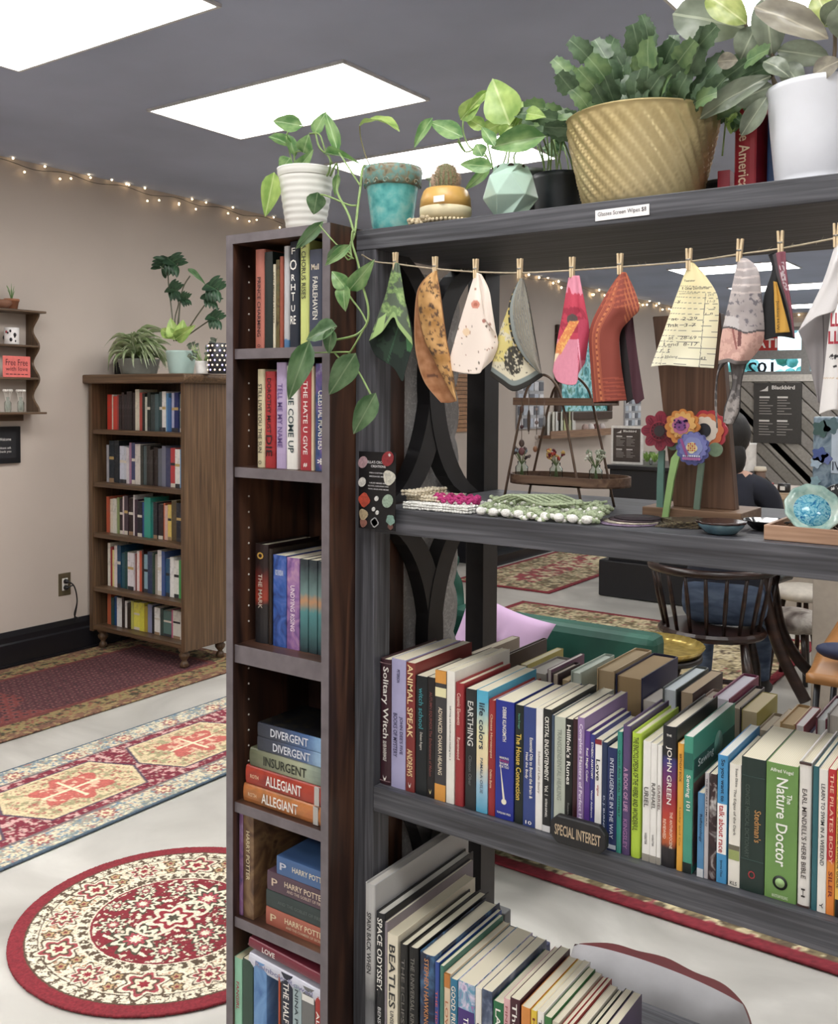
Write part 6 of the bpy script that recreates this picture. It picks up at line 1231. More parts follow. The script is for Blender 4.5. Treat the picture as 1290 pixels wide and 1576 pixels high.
# 10 large white cloth at the right edge
def cw(C, x, y, u, v): base(C, '#dcd8d8')
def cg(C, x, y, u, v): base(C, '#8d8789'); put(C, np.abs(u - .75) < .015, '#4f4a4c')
def cwr(C, x, y, u, v):
    base(C, '#e8e4e2'); put(C, (vnoise(x, y, .03, 7) > .62) & (y > 860) & (y < 970) & (u > .2), '#2f2c2e'); put(C, (y > 970) & (np.abs(y - 1040) < 3), '#d8c0a0')
t = cloth('large white cloth with red letters at the right edge', 1288, 363, 'large white cloth')
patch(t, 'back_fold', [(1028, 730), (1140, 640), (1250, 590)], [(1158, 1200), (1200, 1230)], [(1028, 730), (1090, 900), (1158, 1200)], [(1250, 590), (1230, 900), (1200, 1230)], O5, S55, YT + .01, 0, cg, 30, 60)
patch(t, 'front_fold', [(1280, 130), (1340, 120)], [(1028, 730), (1140, 640), (1250, 600), (1340, 520)], [(1280, 130), (1180, 430), (1028, 730)], [(1340, 120), (1340, 520)], O5, S55, YT - .002, .012, cw)
patch(t, 'rolled_fold', [(1240, 600), (1340, 500)], [(1165, 1280), (1250, 1250), (1340, 1262)], [(1240, 600), (1210, 900), (1165, 1280)], [(1340, 500), (1340, 1262)], O5, S55, YT - .006, .02, cwr, 60, 90)
wr(t, 'LL', 1240, 610, 1300, 700, YT - .030, '#b02a3a', .03); wr(t, 'LL', 1225, 730, 1300, 815, YT - .030, '#b02a3a', .03)
# ================================================================== ON THE MIDDLE SHELF
ZM = ZS[1] + .0006
# crochet flyer
fa = onY(552, 812, 1.425); fb = onY(609, 697, 1.425); Wf = fb.x - fa.x; Hf = fb.z - fa.z
fl = thing('flyer', 'glossy black crochet flyer with white print and small pictures at the left post', 'flyer', (fa.x, 1.425, fa.z))
link('card', MB().box(0, Wf, 0, .0015, 0, Hf).mesh('card'), plain('#18181c', .25, var=0), fl)
wt = plain('#e4e0e0', .5, var=0)
for s, x0, z0, L, H in (("ELLA'S CROCHET", .24, .85, .62, .035), ('CREATIONS', .34, .8, .4, .03), ('FOR A CUSTOM ORDER', .3, .72, .52, .018), ('MESSAGE ME AT', .3, .675, .5, .018), ('I ALSO MAKE HATS', .3, .59, .5, .018), ('GLOVES, GARLANDS AND', .26, .55, .56, .018), ('TOYS, BAGS AND MORE', .26, .51, .56, .018)):
    write(s, wt, fl, (x0 * Wf, -.0004, z0 * Hf), (1, 0, 0), (0, 0, 1), L * Wf, H * Hf, 'lettering', .01)
def disc(parent, cx, cz, r, col, n=18, y=-.0006, sq=1, fn=None, nm='picture', th=.0005):
    pl = [(cx + r * (fn(2 * PI * k / n) if fn else 1) * math.cos(2 * PI * k / n), cz + r * sq * (fn(2 * PI * k / n) if fn else 1) * math.sin(2 * PI * k / n)) for k in range(n)]
    return link(nm, MB().prism(pl, 'Y', y - th, y).mesh(nm), col if not isinstance(col, str) else plain(col, .5, var=.05, scale=200), parent)
u_ = Wf
for cx_, cz_, r_, col in ((.12, .86, .16, '#c8a0a8'), (.8, .92, .2, '#a83038'), (.85, .97, .04, '#f0ece8'), (.7, .9, .04, '#f0ece8'), (.1, .6, .13, '#e8e4dc'), (.84, .68, .2, '#ddd8c8'), (.16, .37, .19, '#d8503a'), (.5, .4, .07, '#eceae4'), (.42, .26, .06, '#eceae4'), (.52, .22, .06, '#eceae4'), (.8, .38, .18, '#a8c0a8'), (.14, .18, .15, '#c8b088'), (.14, .07, .12, '#a0685a'), (.45, .09, .13, '#b8b8b8'), (.45, .09, .1, '#1c1c20'), (.88, .14, .14, '#8ab0a0'), (.88, .06, .09, '#7a5048')):
    disc(fl, cx_ * Wf, cz_ * Hf, r_ * Wf * .8, art(col, '#' + ''.join('%02x' % min(255, int(int(col[i:i + 2], 16) * .75)) for i in (1, 3, 5)), s=120), 16, -.0006 - .0002 * (cx_ + cz_), fn=lambda a, q=int(cx_ * 40) % 4: 1 + .1 * math.sin(a * (2 + q) + q))
def knit(name, lab, cat, pts, r, col, col2=None, every=3, hgt=1, parent=None):
    mbs = [MB(), MB()]
    for k, p in enumerate(pts): mbs[1 if (col2 and k % every == 0) else 0].ball(p, r * rnd.uniform(.85, 1.15), 6, 4, (1.15, .9, .8))
    if col2:
        o = thing(name, lab, cat, Vector(pts[0])); mbs[0].build('yarn', col, o)['kind'] = 'stuff'; mbs[1].build('white_bobbles', col2, o)['kind'] = 'stuff'; return o
    o = mbs[0].build(name, col); tag(o, lab, cat); return o
WY = plain('#f0eee6', .95, var=.1, scale=300, bump=.6); CY = plain('#dccfb4', .95, var=.12, scale=300, bump=.6); PK = plain('#c8347c', .9, var=.15, scale=300, bump=.6); GY = plain('#a9b792', .95, var=.15, scale=300, bump=.6)
def zone(x0, x1, y0, y1, z0, layers, r, sl=0):
    pts = []
    for L in range(layers):
        n = int((x1 - x0) / (r * 1.7)); m_ = max(1, int((y1 - y0) / (r * 1.7)))
        for i in range(n + 1):
            for j in range(m_ + 1): pts.append((x0 + (x1 - x0) * i / n + (r * .8 if j % 2 else 0), y0 + (y1 - y0) * j / m_ + sl * i, z0 + r * .8 + L * r * 1.35 + rnd.uniform(-.0006, .0006)))
    return pts
a = onZ(612, 783, ZM); b = onZ(738, 789, ZM)
knit('crocheted_scarf', 'white crocheted scarf folded flat at the left of the middle shelf', 'scarf', zone(a.x + .01, b.x - .005, SY0 + .012, SY0 + .1, ZM, 3, .0034), .0034, WY)
knit('crocheted_headband', 'cream crocheted headband lying on the folded white scarf', 'headband', zone(a.x + .005, a.x + .075, SY0 + .03, SY0 + .11, ZM + .0145, 2, .0036) + zone(a.x + .0, a.x + .03, SY0 + .02, SY0 + .12, ZM + .0235, 2, .0036), .0036, CY)
pts = []
p = onY(669, 765, SY0 + .04); q = onY(733, 766, SY0 + .04)
for k in range(90):
    t_ = k / 90; x = p.x + (q.x - p.x) * (.5 - .5 * math.cos(t_ * 2 * PI)); y = SY0 + .045 + .02 * math.sin(t_ * 2 * PI); pts += [(x, y, ZM + .0205 + .0035 * math.sin(k * 1.1)), (x, y + .004, ZM + .0245 + .003 * math.cos(k * .9))]
knit('crocheted_scrunchie', 'hot pink crocheted scrunchie lying on the white scarf', 'scrunchie', pts, .0038, PK)
# green and white crocheted garland
g0 = onZ(744, 792, ZM); g1 = onZ(945, 800, ZM); pts = []
for row_ in range(5):
    for k in range(46):
        t_ = k / 45; x = g0.x + (g1.x - g0.x) * t_; y = SY0 + .012 + row_ * .018 + .008 * math.sin(t_ * 9); z = ZM + .006 + .012 * (row_ in (2, 3, 4)) + .004 * math.sin(k * .9 + row_)
        pts.append((x, y, z));
        if row_ < 4: pts.append((x, y + .006, z + .0075))
gl = knit('crocheted_garland', 'sage green and white crocheted garland heaped on the middle shelf', 'garland', pts, .0056, GY, WY, 4)
cd = MB()
for k in range(7):
    A = g0.lerp(g1, .08 + .05 * k); A.z = ZM + .026; pp = [A + Vector((0, .01 * k * .5, 0)), A + Vector((.04, .02, .012)), A + Vector((.09, .0, .0)), A + Vector((.13, .015, .001 + .001 * k))]; cd.tube(smooth_curve([Vector((v.x, SY0 + .03 + .008 * k, v.z)) for v in pp], 5), .0026, 6)
cd.build('cords', GY, gl)
for k in range(9):
    A = g0.lerp(g1, k / 8.5 + .02); MB().ball((A.x, SY0 + .010, ZM + .0085), .0085, 8, 6, (1.2, .8, .85)).build('bobble', WY, gl)
# ladder-shaped jewellery stand
js = thing('jewellery_stand', 'bronze wire A-frame jewellery stand with two wooden trays', 'display stand', (onY(840, 755, 1.66).x, 1.66, ZM))
BZ = plain('#7a6658', .3, metal=.8, var=.05); YJ1, YJ2 = 1.62, 1.72
def fr(pts, Y): MB().tube(smooth_curve([onY(x, y, Y) for x, y in pts], 6), .0026, 8).build('wire_arch', BZ, js)
fa_ = onY(774, 754, YJ1).x; fb_ = onY(897, 760, YJ1).x
def arch(xa, xb, Y, zt_): 
    xm_ = (xa + xb) / 2; w_ = (xb - xa) / 2
    return [(xa, Y, ZM), (xa + w_ * .48, Y, ZM + (zt_ - ZM) * .75), (xa + w_ * .68, Y, ZM + (zt_ - ZM) * .93), (xm_, Y, zt_), (xb - w_ * .68, Y, ZM + (zt_ - ZM) * .93), (xb - w_ * .48, Y, ZM + (zt_ - ZM) * .75), (xb, Y, ZM)]
zt1 = onY(840, 577, YJ1).z
MB().tube(smooth_curve(arch(fa_, fb_, YJ1, zt1), 8), .0026, 8).build('wire_arch', BZ, js)
ra_ = onY(812, 752, YJ2).x; rb2_ = onY(946, 752, YJ2).x; MB().tube(smooth_curve(arch(ra_, rb2_, YJ2, zt1), 8), .0026, 8).build('wire_arch', BZ, js)
TRW = wood('#5a4030', '#6f5240', '#86684f', 'X', .5)
zu = onY(850, 624, YJ1 - .005).z; xa, xb = onY(790, 620, YJ1 - .01).x, onY(912, 620, YJ1 - .01).x
MB().box(xa, xb, YJ1 - .012, YJ1 - .004, zu, zu + .014).box(xa, xb, YJ2 + .004, YJ2 + .01, zu, zu + .014).box(xa, xb, YJ1 - .004, YJ2 + .004, zu, zu + .004).build('upper_tray', TRW, js, .001)
zl = onY(850, 748, YJ1 - .005).z; xa, xb = onY(768, 740, YJ1 - .01).x, onY(947, 740, YJ1 - .01).x
tr = MB(); n = 28; ym = (YJ1 + YJ2) / 2; rr_ = (YJ2 - YJ1) / 2 + .015
pl = [(xb - rr_ + rr_ * math.cos(-PI / 2 + PI * k / n), ym + rr_ * math.sin(-PI / 2 + PI * k / n)) for k in range(n + 1)] + [(xa + rr_ - rr_ * math.cos(PI * k / n - PI / 2), ym - rr_ * math.sin(-PI / 2 + PI * k / n)) for k in range(n + 1)]
tr.prism(pl, 'Z', zl, zl + .003); N_ = len(pl)
for k in range(N_):
    a, b = Vector(pl[k]), Vector(pl[(k + 1) % N_]); c_ = Vector(((xa + xb) / 2, ym)); ia = a + (c_ - a).normalized() * .004; ib = b + (c_ - b).normalized() * .004
    tr.add([(a.x, a.y, zl), (b.x, b.y, zl), (b.x, b.y, zl + .018), (a.x, a.y, zl + .018), (ia.x, ia.y, zl), (ib.x, ib.y, zl), (ib.x, ib.y, zl + .018), (ia.x, ia.y, zl + .018)], [(0, 1, 2, 3), (5, 4, 7, 6), (3, 2, 6, 7)])
tr.build('lower_tray', TRW, js)
flm = {0: ('#6a5a58', '#8a9aa8', '#3a2a2c'), 1: ('#b03a2c', '#d8b060', '#7a2030'), 2: ('#c0c8b4', '#9aa890', '#dfe4d4')}
for k, (px_, lab) in enumerate(((803, 'small glass jar with dried mauve sprigs, left on the lower tray'), (856, 'small glass jar with red and yellow flowers, middle of the lower tray'), (917, 'small glass jar with pale green sprigs, right on the lower tray'))):
    c = onY(px_, 730, ym - .01); c.z = zl + .0035; t = thing('flower_jar', lab, 'vase', c, 'little flower jars on the jewellery stand')
    MB().lathe([(.011, 0), (.0125, .003), (.0125, .026), (.008, .031), (.0085, .037), (.0075, .037), (.0072, .031), (.0115, .025), (.0112, .004), (.001, .003)], c, 18).build('glass_jar', glass_mat(), t)
    sm = MB()
    fm = [MB(), MB(), MB()]
    for j in range(14):
        a = rnd.uniform(0, 6.28); e = c + Vector((.016 * math.cos(a), .01 * math.sin(a), rnd.uniform(.045, .062))); sm.tube([c + Vector((rnd.uniform(-.006, .006), 0, .003)), c + Vector((0, 0, .03)), e], .0008, 4)
        for i_ in range(3): fm[j % 3].ball(e + Vector((rnd.uniform(-.003, .003), rnd.uniform(-.003, .003), rnd.uniform(-.003, .003))), .0028, 5, 4)
    sm.build('stems', plain('#6a7a4c', .7), t)
    for i_ in range(3): fm[i_].build('blossoms', plain(flm[k][i_], .7), t)
def dangle(lab, x, y0_, y1_, Yd, items):
    a = onY(x, y0_, Yd); b = onY(x, y1_, Yd); t = thing('necklace', lab, 'jewellery', a, 'jewellery hanging from the wire stand')
    MB().tube([a, b], .0007, 4).build('chain', BZ, t)
    for (f, r, c, sh_) in items: MB().ball(a.lerp(b, f), r, 10, 6, sh_).build('pendant', plain(c, .35), t)
dangle('thin chain with dark round pendants hanging left on the wire stand', 803, 612, 702, YJ1 - .02, [(.2, .006, '#5a4038', (.8, .3, 1.2)), (.5, .004, '#4a2a2c', (1, .6, 1)), (.78, .006, '#4a3830', (1, .4, 1.2)), (.92, .007, '#6a3a3c', (1, .4, 1.1))])
dangle('thin chain with small rings hanging beside the dark pendants', 826, 612, 676, YJ1 - .02, [(.28, .003, '#9a8a84', (1, .5, 1)), (.6, .004, '#7a6a68', (1, .5, 1)), (.95, .004, '#a89a90', (1, .5, 1.2))])
dangle('silvery drop earring hanging on the middle of the wire stand', 838, 612, 660, YJ1 - .022, [(.75, .006, '#8a8a8c', (.5, .4, 1.8))])
dangle('long dark drop hanging on the left of the wire stand', 814, 600, 668, YJ1 - .024, [(.7, .009, '#4a3c34', (.4, .3, 2.4))])
dangle('small brown wooden bead hanging above the lower tray', 824, 680, 696, YJ1 - .02, [(.7, .006, '#8a5a3c', (.8, .6, 1))])
# walnut board stand
YB_ = 1.66
bd = thing('board_stand', 'tall walnut plank standing on a wooden block behind the flower picks', 'display board', (onY(1085, 790, YB_).x, YB_, ZM))
WB = wood('#5a4030', '#6f4f3b', '#835f48', 'Z', .45)
pts = [onY(x, y, YB_) for x, y in ((1040, 786), (1135, 786), (1112, 482), (1008, 488))]
MB().prism([(p.x, max(p.z, ZM + .018)) for p in pts], 'Y', YB_ - .012, YB_ + .012).build('plank', WB, bd, .002)
pa = onY(985, 786, YB_ - .06); pb = onY(1157, 786, YB_ - .06)
MB().box(pa.x, pb.x - .02, YB_ - .05, YB_ + .07, ZM, ZM + .0185).build('base_block', wood('#7a5a42', '#8f6c50', '#a07c5e', 'X', .5), bd, .0015)
# flower picks
YFp = 1.60
def flower(lab, px, py, rad_, layers, stem_pts, stemc, tilt=0, dots=None, w=.005, YFp=1.6):
    c = onY(px, py, YFp); k_ = mpp(c); R_ = rad_ * k_
    t = thing('wooden_flower', lab, 'ornament', c, 'painted wooden flower picks')
    for i, (fr_, col, n_, amp, ox, oz) in enumerate(layers):
        disc(t, ox * R_, oz * R_, fr_ * R_, plain(col, .45, var=.03), 96, (-.004 if i == 0 else -.0091 - .0011 * i), fn=(lambda a, n_=n_, amp=amp: 1 + amp * (abs(math.cos(n_ * a / 2 + tilt)) - .5) * 2), nm='petals' if i == 0 else 'painted_ring', th=.005 if i == 0 else .0012)
    if dots:
        for (dx, dz, r, col) in dots: disc(t, dx * R_, dz * R_, r * R_, plain(col, .5, var=0), 10, -.0091 - .0011 * len(layers), nm='painted_dot', th=.001)
    if stem_pts:
        L_ = [onY(x - wd / 2, y, YFp + .006) for x, y, wd in stem_pts]; R2 = [onY(x + wd / 2, y, YFp + .006) for x, y, wd in stem_pts]
        ps_ = [(v.x, v.z) for v in L_] + [(v.x, v.z) for v in R2[::-1]]
        MB().prism(ps_, 'Y', YFp + .003, YFp + .009).build('stem', plain(stemc, .45, var=.05), t)
    return t
rad_d = lambda n, r, rr, col, ph=0: [(r * math.cos(2 * PI * k / n + ph), r * math.sin(2 * PI * k / n + ph), rr, col) for k in range(n)]
strip = []
for k in range(8):
    for j in (-1, 0, 1):
        for q in range(5): a = 2 * PI * k / 8 + j * .17; strip.append(((.6 + q * .07) * math.cos(a), (.6 + q * .07) * math.sin(a), .025, '#6a2038'))
flower('crimson striped daisy shaped wooden flower, leftmost of the picks', 1019, 663, 27, [(1, '#a03048', 8, .14, 0, 0), (.55, '#b83a50', 12, .05, 0, 0), (.5, '#7a2438', 1, 0, 0, 0), (.32, '#3a3438', 1, 0, .02, 0)], [(1019, 693, 9), (1017, 740, 10), (1016, 797, 10)], '#5f8a80', 0, strip + rad_d(14, .42, .035, '#1c1a20'), YFp=1.612)
flower('orange and yellow scalloped wooden flower with purple dots', 1053, 657, 26, [(1, '#d8883c', 12, .07, 0, 0), (.75, '#e6b060', 12, .1, .05, .1), (.5, '#c8709a', 8, .06, -.05, .1), (.3, '#8a4a90', 6, .05, -.05, .1)], [(1053, 683, 6), (1040, 705, 12), (1033, 740, 10), (1024, 797, 9)], '#9cc878', 0, [(rnd.uniform(-.45, .35), rnd.uniform(-.05, .4), .055, '#3a2060') for _ in range(18)] + [((.55 + .08 * q) * math.cos(-.2 - .35 * k), (.55 + .08 * q) * math.sin(-.2 - .35 * k), .03, '#b8602c') for k in range(6) for q in range(4)], YFp=1.597)
flower('large coral and orange wooden flower with white ring and black centre', 1091, 662, 30, [(1, '#c83a48', 10, .06, 0, 0), (.84, '#e07848', 10, .06, 0, 0), (.66, '#e9dccb', 10, .05, -.1, .02), (.36, '#34363e', 1, 0, -.12, 0)], [(1080, 712, 9), (1077, 740, 9), (1071, 797, 9)], '#75907c', YFp=1.618)
flower('blue purple tulip shaped wooden flower with gold dots', 1069, 690, 25, [(1, '#5a60a8', 14, .06, 0, 0), (.85, '#7a7fc4', 14, .08, .05, .1), (.6, '#8a94d0', 6, .05, .05, .1), (.32, '#e8dcb0', 4, .1, .0, .05)], None, '#000000', .3, [(-.2 + .13 * i, -.1 + .13 * j, .05, ('#c8402c', '#d8a83a')[(i + j) % 2]) for i in range(4) for j in range(4)] + [(-.65 + .05 * k, .5 - .13 * k, .09, '#b05aa0') for k in range(8)] + [(-.5 + .14 * k, -.62 - .0 * k, .09, '#c070b0') for k in range(8)] + [(-.5 + .14 * k, -.45, .05, '#e8eef4') for k in range(8)], YFp=1.582)
t = thing('wooden_leaf', 'round sage green wooden leaf behind the coral flower', 'ornament', onY(1102, 692, YFp + .01)); disc(t, 0, 0, 11 * mpp(org(t)), '#7f9878', 20, 0, nm='leaf_shape', th=.004)
t2 = thing('wooden_leaf', 'small dark green wooden leaf left of the blue flower', 'ornament', onY(1037, 684, YFp + .01)); disc(t2, 0, 0, 9 * mpp(org(t2)), '#5f7f68', 20, 0, nm='leaf_shape', th=.004)
# coasters
c = onZ(962, 806, ZM); t = thing('crocheted_coasters', 'stack of thin dark lacy coasters beside the garland', 'coaster', c)
for k, col in enumerate(('#6a5a70', '#8f8878', '#3a2f34', '#2a2226')):
    MB().lathe([(.001, 0), (.05 - .004 * k, 0), (.05 - .004 * k, .0022), (.001, .0024)], (c.x + .004 * k, c.y + .012 + .004 * k, ZM + k * .0026), 40, lambda q, t_: 1 + .03 * math.cos(q * 16)).build('coaster', noise_mat((col, '#' + ''.join('%02x' % min(255, int(int(col[i:i + 2], 16) * 1.5)) for i in (1, 3, 5))), 120, (1, 1, 1), .9), t)
c = onZ(1040, 812, ZM); t = thing('square_coasters', 'fanned pile of thin brown patterned square coasters in front of the flower stems', 'coaster', c)
for k in range(5):
    o = link('coaster', MB().box(-.034, .034, -.034, .034, 0, .0018).mesh('coaster'), art('#6a5a44', '#3a3028', '#9a8a68', s=90), t, (-.004 + .003 * k, .03 + .002 * k, k * .0021)); o.rotation_euler = (0, 0, .2 + .16 * k)
# dishes
c = onZ(1112, 823, ZM); c.y = SY0 + .045; c.x = onY(1110, 815, c.y).x; t = thing('pottery_dish', 'small blue grey glazed dish with brown scalloped rim', 'dish', (c.x, c.y, ZM))
MB().lathe([(.02, 0), (.024, .002), (.034, .012), (.036, .018), (.033, .018), (.028, .011), (.018, .005), (.001, .004)], (c.x, c.y, ZM), 36).build('dish_body', noise_mat(('#3f5a6a', '#5a7f90', '#6f8f98'), 40, (1, 1, 1), .2), t)
MB().lathe([(.033, .0165), (.037, .0165), (.038, .0195), (.033, .0195)], (c.x, c.y, ZM), 64, lambda q, t_: 1 + .03 * math.cos(q * 12)).build('rim', plain('#3a2420', .2), t)
c = onY(1180, 800, SY0 + .13); t = thing('pottery_dish', 'glossy black ruffled dish left of the wooden tray', 'dish', (c.x, c.y, ZM))
MB().lathe([(.018, 0), (.022, .002), (.036, .014), (.038, .016), (.034, .016), (.02, .006), (.001, .004)], (c.x, c.y, ZM), 72, lambda q, t_: 1 + .06 * t_ * math.cos(q * 10)).build('dish_body', plain('#191719', .12), t)
# wooden tray with a geode bowl
ta = onY(1173, 830, SY0 + .012); t = thing('wooden_tray', 'light wooden tray with raised edges at the right of the middle shelf', 'tray', (ta.x + .1, SY0 + .08, ZM))
TX0, TX1, TY0, TY1 = ta.x, ta.x + .22, SY0 + .02, SY0 + .17; OW = wood('#9a7358', '#b0876a', '#c29a7c', 'X', .5)
MB().box(TX0 + .006, TX1 - .006, TY0 + .006, TY1 - .006, ZM, ZM + .004).build('tray_base', OW, t)
for b_ in ((TX0, TX1, TY0, TY0 + .006), (TX0, TX1, TY1 - .006, TY1), (TX0, TX0 + .006, TY0 + .006, TY1 - .006), (TX1 - .006, TX1, TY0 + .006, TY1 - .006)): MB().box(*b_, ZM, ZM + .022).build('tray_side', OW, t, .001)
cg_ = onY(1251, 783, SY0 + .06)
t = thing('glazed_bowl', 'sea green bowl with crackled blue glass pool, tilted in the wooden tray', 'bowl', cg_, None, (math.radians(58), 0, math.radians(22)))
link('bowl_body', MB().lathe([(.012, -.016), (.02, -.015), (.034, -.006), (.04, .002), (.038, .004), (.03, -.003), (.024, -.006), (.001, -.008)], (0, 0, 0), 72, lambda q, t_: 1 + .05 * t_ * math.cos(q * 11)).mesh('bowl_body'), noise_mat(('#6f9a92', '#a8c8bc', '#c8d8cc'), 50, (1, 1, 1), .15), t)
link('glass_pool', MB().lathe([(.001, -.0075), (.026, -.0055), (.026, -.0045), (.001, -.0045)], (0, 0, 0), 40).mesh('glass_pool'), noise_mat(('#1f5a9a', '#3f9ac0', '#8fd0dc', '#2a70b0'), 130, (1, 1, 1), .1, 6, 1.5), t)
# blue printed card box and black white pouch
a = onY(1249, 790, SY0 + .16); b = onY(1249, 641, SY0 + .16)
t = thing('picture_book', 'slate blue illustrated book standing at the right end of the middle shelf', 'book', (a.x + .07, SY0 + .17, ZM))
MB().box(a.x, a.x + .15, SY0 + .16, SY0 + .185, ZM, b.z).build('cover', art('#5f7a90', '#8aa0b0', '#4a6478', s=40), t, .003)
def fl2(px, py, r, col): p = onY(px, py, SY0 + .158); disc(t, p.x - org(t).x, p.z - org(t).z, r * mpp(p), col, 24, -.0115, nm='printed_flower', fn=lambda a_: 1 + .2 * math.cos(5 * a_))
fl2(1262, 700, 11, '#4a5fa0'); fl2(1256, 712, 8, '#a8c0d4'); fl2(1272, 706, 8, '#6a7ab8'); fl2(1264, 660, 12, '#3f5f5c'); fl2(1280, 655, 12, '#57757c'); fl2(1255, 740, 7, '#8ab0bc')
p0 = onY(1279, 728, SY0 + .158); p1 = onY(1300, 660, SY0 + .158); MB().box(p0.x, p1.x, SY0 + .1585, SY0 + .16, p0.z, p1.z).build('printed_house', plain('#b8c8d8', .5), t)
write('IV', plain('#24344c', .5, var=0), t, Vector((p0.x + .002, SY0 + .158, p0.z + .004)) - org(t), (1, 0, 0), (0, 0, 1), .012, .014)
c = onY(1282, 760, SY0 + .13); t = thing('patterned_pouch', 'black and white patterned zip pouch behind the sea green bowl', 'pouch', (c.x + .02, SY0 + .13, ZM + .0045))
MB().ball((c.x + .02, SY0 + .13, (c.z + .018 + ZM + .0045) / 2), .045, 20, 12, (1, .3, (c.z + .018 - ZM - .0045) / .09)).build('pouch_body', noise_mat(('#121214', '#1c1c1f', '#e6e4e0'), 45, (1, 1, 1), .4, 3, 2.5, 0, 'pouch', (.4, .55, .6)), t)
# small sign on the low shelf
a = onY(849, 1279, SY0 - .012); b = onY(935, 1256, SY0 - .012)
sg = thing('shelf_sign', 'small black wooden sign reading Special Interest on the low shelf edge', 'sign', (a.x + .046, 1.452, ZS[2] - .012))
wS, hS = onY(935, 1280, 1.432).x - onY(849, 1280, 1.432).x, .046
cS = (onY(849, 1282, 1.432).x + wS / 2, 1.432, onY(892, 1283, 1.432).z)
sg.location = (cS[0], cS[1], cS[2])
oc = [(-wS / 2 + .012, -hS / 2), (wS / 2 - .012, -hS / 2), (wS / 2, -hS / 2 + .012), (wS / 2, hS / 2 - .012), (wS / 2 - .012, hS / 2), (-wS / 2 + .012, hS / 2), (-wS / 2, hS / 2 - .012), (-wS / 2, -hS / 2 + .012)]
link('plaque', MB().prism(oc, 'Y', -.006, .007).mesh('plaque'), plain('#1d1c1e', .5, var=.05), sg).modifiers.new('b', 'BEVEL').width = .002
write('SPECIAL INTEREST', plain('#c0a888', .5, var=0), sg, (-wS * .41, -.0065, -.009), (1, 0, 0), (0, 0, 1), wS * .82, .018, 'lettering', .015)
# ================================================================== BEHIND THE UNIT
# cushion on the floor
def cushion(name, lab, cat, c, sx, sy, sz, rot, mat, rim=None, tuft=False, n=26, back=None):
    t = thing(name, lab, cat, c, None, rot); v = []; f = []
    for side in (1, -1):
        if back: v = []; f = []
        b0 = len(v)
        for i in range(n + 1):
            for j in range(n + 1):
                x = -1 + 2 * i / n; y = -1 + 2 * j / n; e = (1 - abs(x) ** (2.0 if back else 3.0)) * (1 - abs(y) ** (2.0 if back else 3.0)); e = max(0, e) ** .5
                q_ = .14 * x * x * y * y if back else 0; px = x * (1 - (.02 if back else .10) * (1 - y * y) - q_); py = y * (1 - (.02 if back else .10) * (1 - x * x) - q_); z = e
                if tuft: r = math.hypot(x, y); z *= 1 - .75 * math.exp(-(r / .16) ** 2); a = math.atan2(y, x); z *= 1 - .12 * max(0, math.cos(4 * a)) ** 8 * math.exp(-((r - .4) / .3) ** 2)
                z *= 1 + .03 * math.sin(x * 7 + y * 4) + (.09 * math.sin(x * 10 + 2.5 * math.sin(y * 3)) * abs(y) if back else 0)
                v.append((px * sx, side * z * sy, py * sz))
        for i in range(n):
            for j in range(n): a = b0 + i * (n + 1) + j; f.append((a, a + n + 1, a + n + 2, a + 1) if side > 0 else (a, a + 1, a + n + 2, a + n + 1))
        if back: link('back_cover' if side > 0 else 'front_cover', MB().add(v, f, True).mesh('cushion'), back if side > 0 else mat, t)
    if not back: link('cushion_cover', MB().add(v, f, True).mesh('cushion'), mat, t)
    if rim:
        P = []
        for k in range(4 * n + 1):
            q = (k % (4 * n)); s, i = divmod(q, n); u = -1 + 2 * i / n; x, y = ((u, 1), (1, -u), (-u, -1), (-1, u))[s]; P.append((x * sx * (1 - .10 * (1 - y * y)), 0, y * sz * (1 - .10 * (1 - x * x))))
        link('piping', MB().tube(P, .0045, 6, False).mesh('piping'), rim, t)
    if tuft: link('button', MB().ball((0, -sy * .26, 0), .012, 10, 6, (1, .5, 1)).mesh('button'), mat, t)
    return t
CW = plain('#c4c3c6', .85, var=.04, scale=12, bump=.3); DR = plain('#6e2226', .6, var=.05)
cc = onZ(1010, 1470, .12)
pL = onY(870, 1462, 2.06); pR = onY(1150, 1562, 2.06); mid = (pL + pR) / 2; wid = (pR - pL).length
cushion('floor_cushion', 'white floor cushion with dark red back behind the shelf unit', 'cushion', (mid.x, 2.1, mid.z - .15), wid / 2 * 1.08, .12, .185, (.12, 0, 0), CW, None, False, 30, DR)
# clip boxes at the back of the bottom shelf
NVY = plain('#20253a', .4); GRY = plain('#6a6c6c', .4)
def clipbox(px, py, w, h, lab, mat, dy=0):
    c = onY(px, py, 1.84 + dy); z0 = ZS[3]; t = thing('book_clip', lab, 'clip box', (c.x, 1.84 + dy, z0 + .0005)); zt_ = c.z
    MB().box(c.x - w / 2, c.x + w / 2, 1.83 + dy, 1.86 + dy, z0 + .0005, zt_).build('case', mat, t, .003)
    MB().tube([(c.x - w * .3, 1.825 + dy, zt_ + .001), (c.x - w * .25, 1.825 + dy, zt_ + .012), (c.x + w * .25, 1.825 + dy, zt_ + .012), (c.x + w * .3, 1.825 + dy, zt_ + .001)], .003, 6).build('handle', plain('#15151a', .4), t)
clipbox(732, 1396, .035, .05, 'dark navy clip box left of the rear post on the bottom shelf', NVY)
clipbox(768, 1400, .04, .05, 'grey clip box right of the rear post on the bottom shelf', GRY)
clipbox(786, 1432, .035, .04, 'black wire handled clip box behind the bottom shelf books', plain('#1a1a1e', .4), -.06)
clipbox(825, 1450, .05, .03, 'navy blue handled box at the back of the bottom shelf', plain('#39426a', .45), -.03)
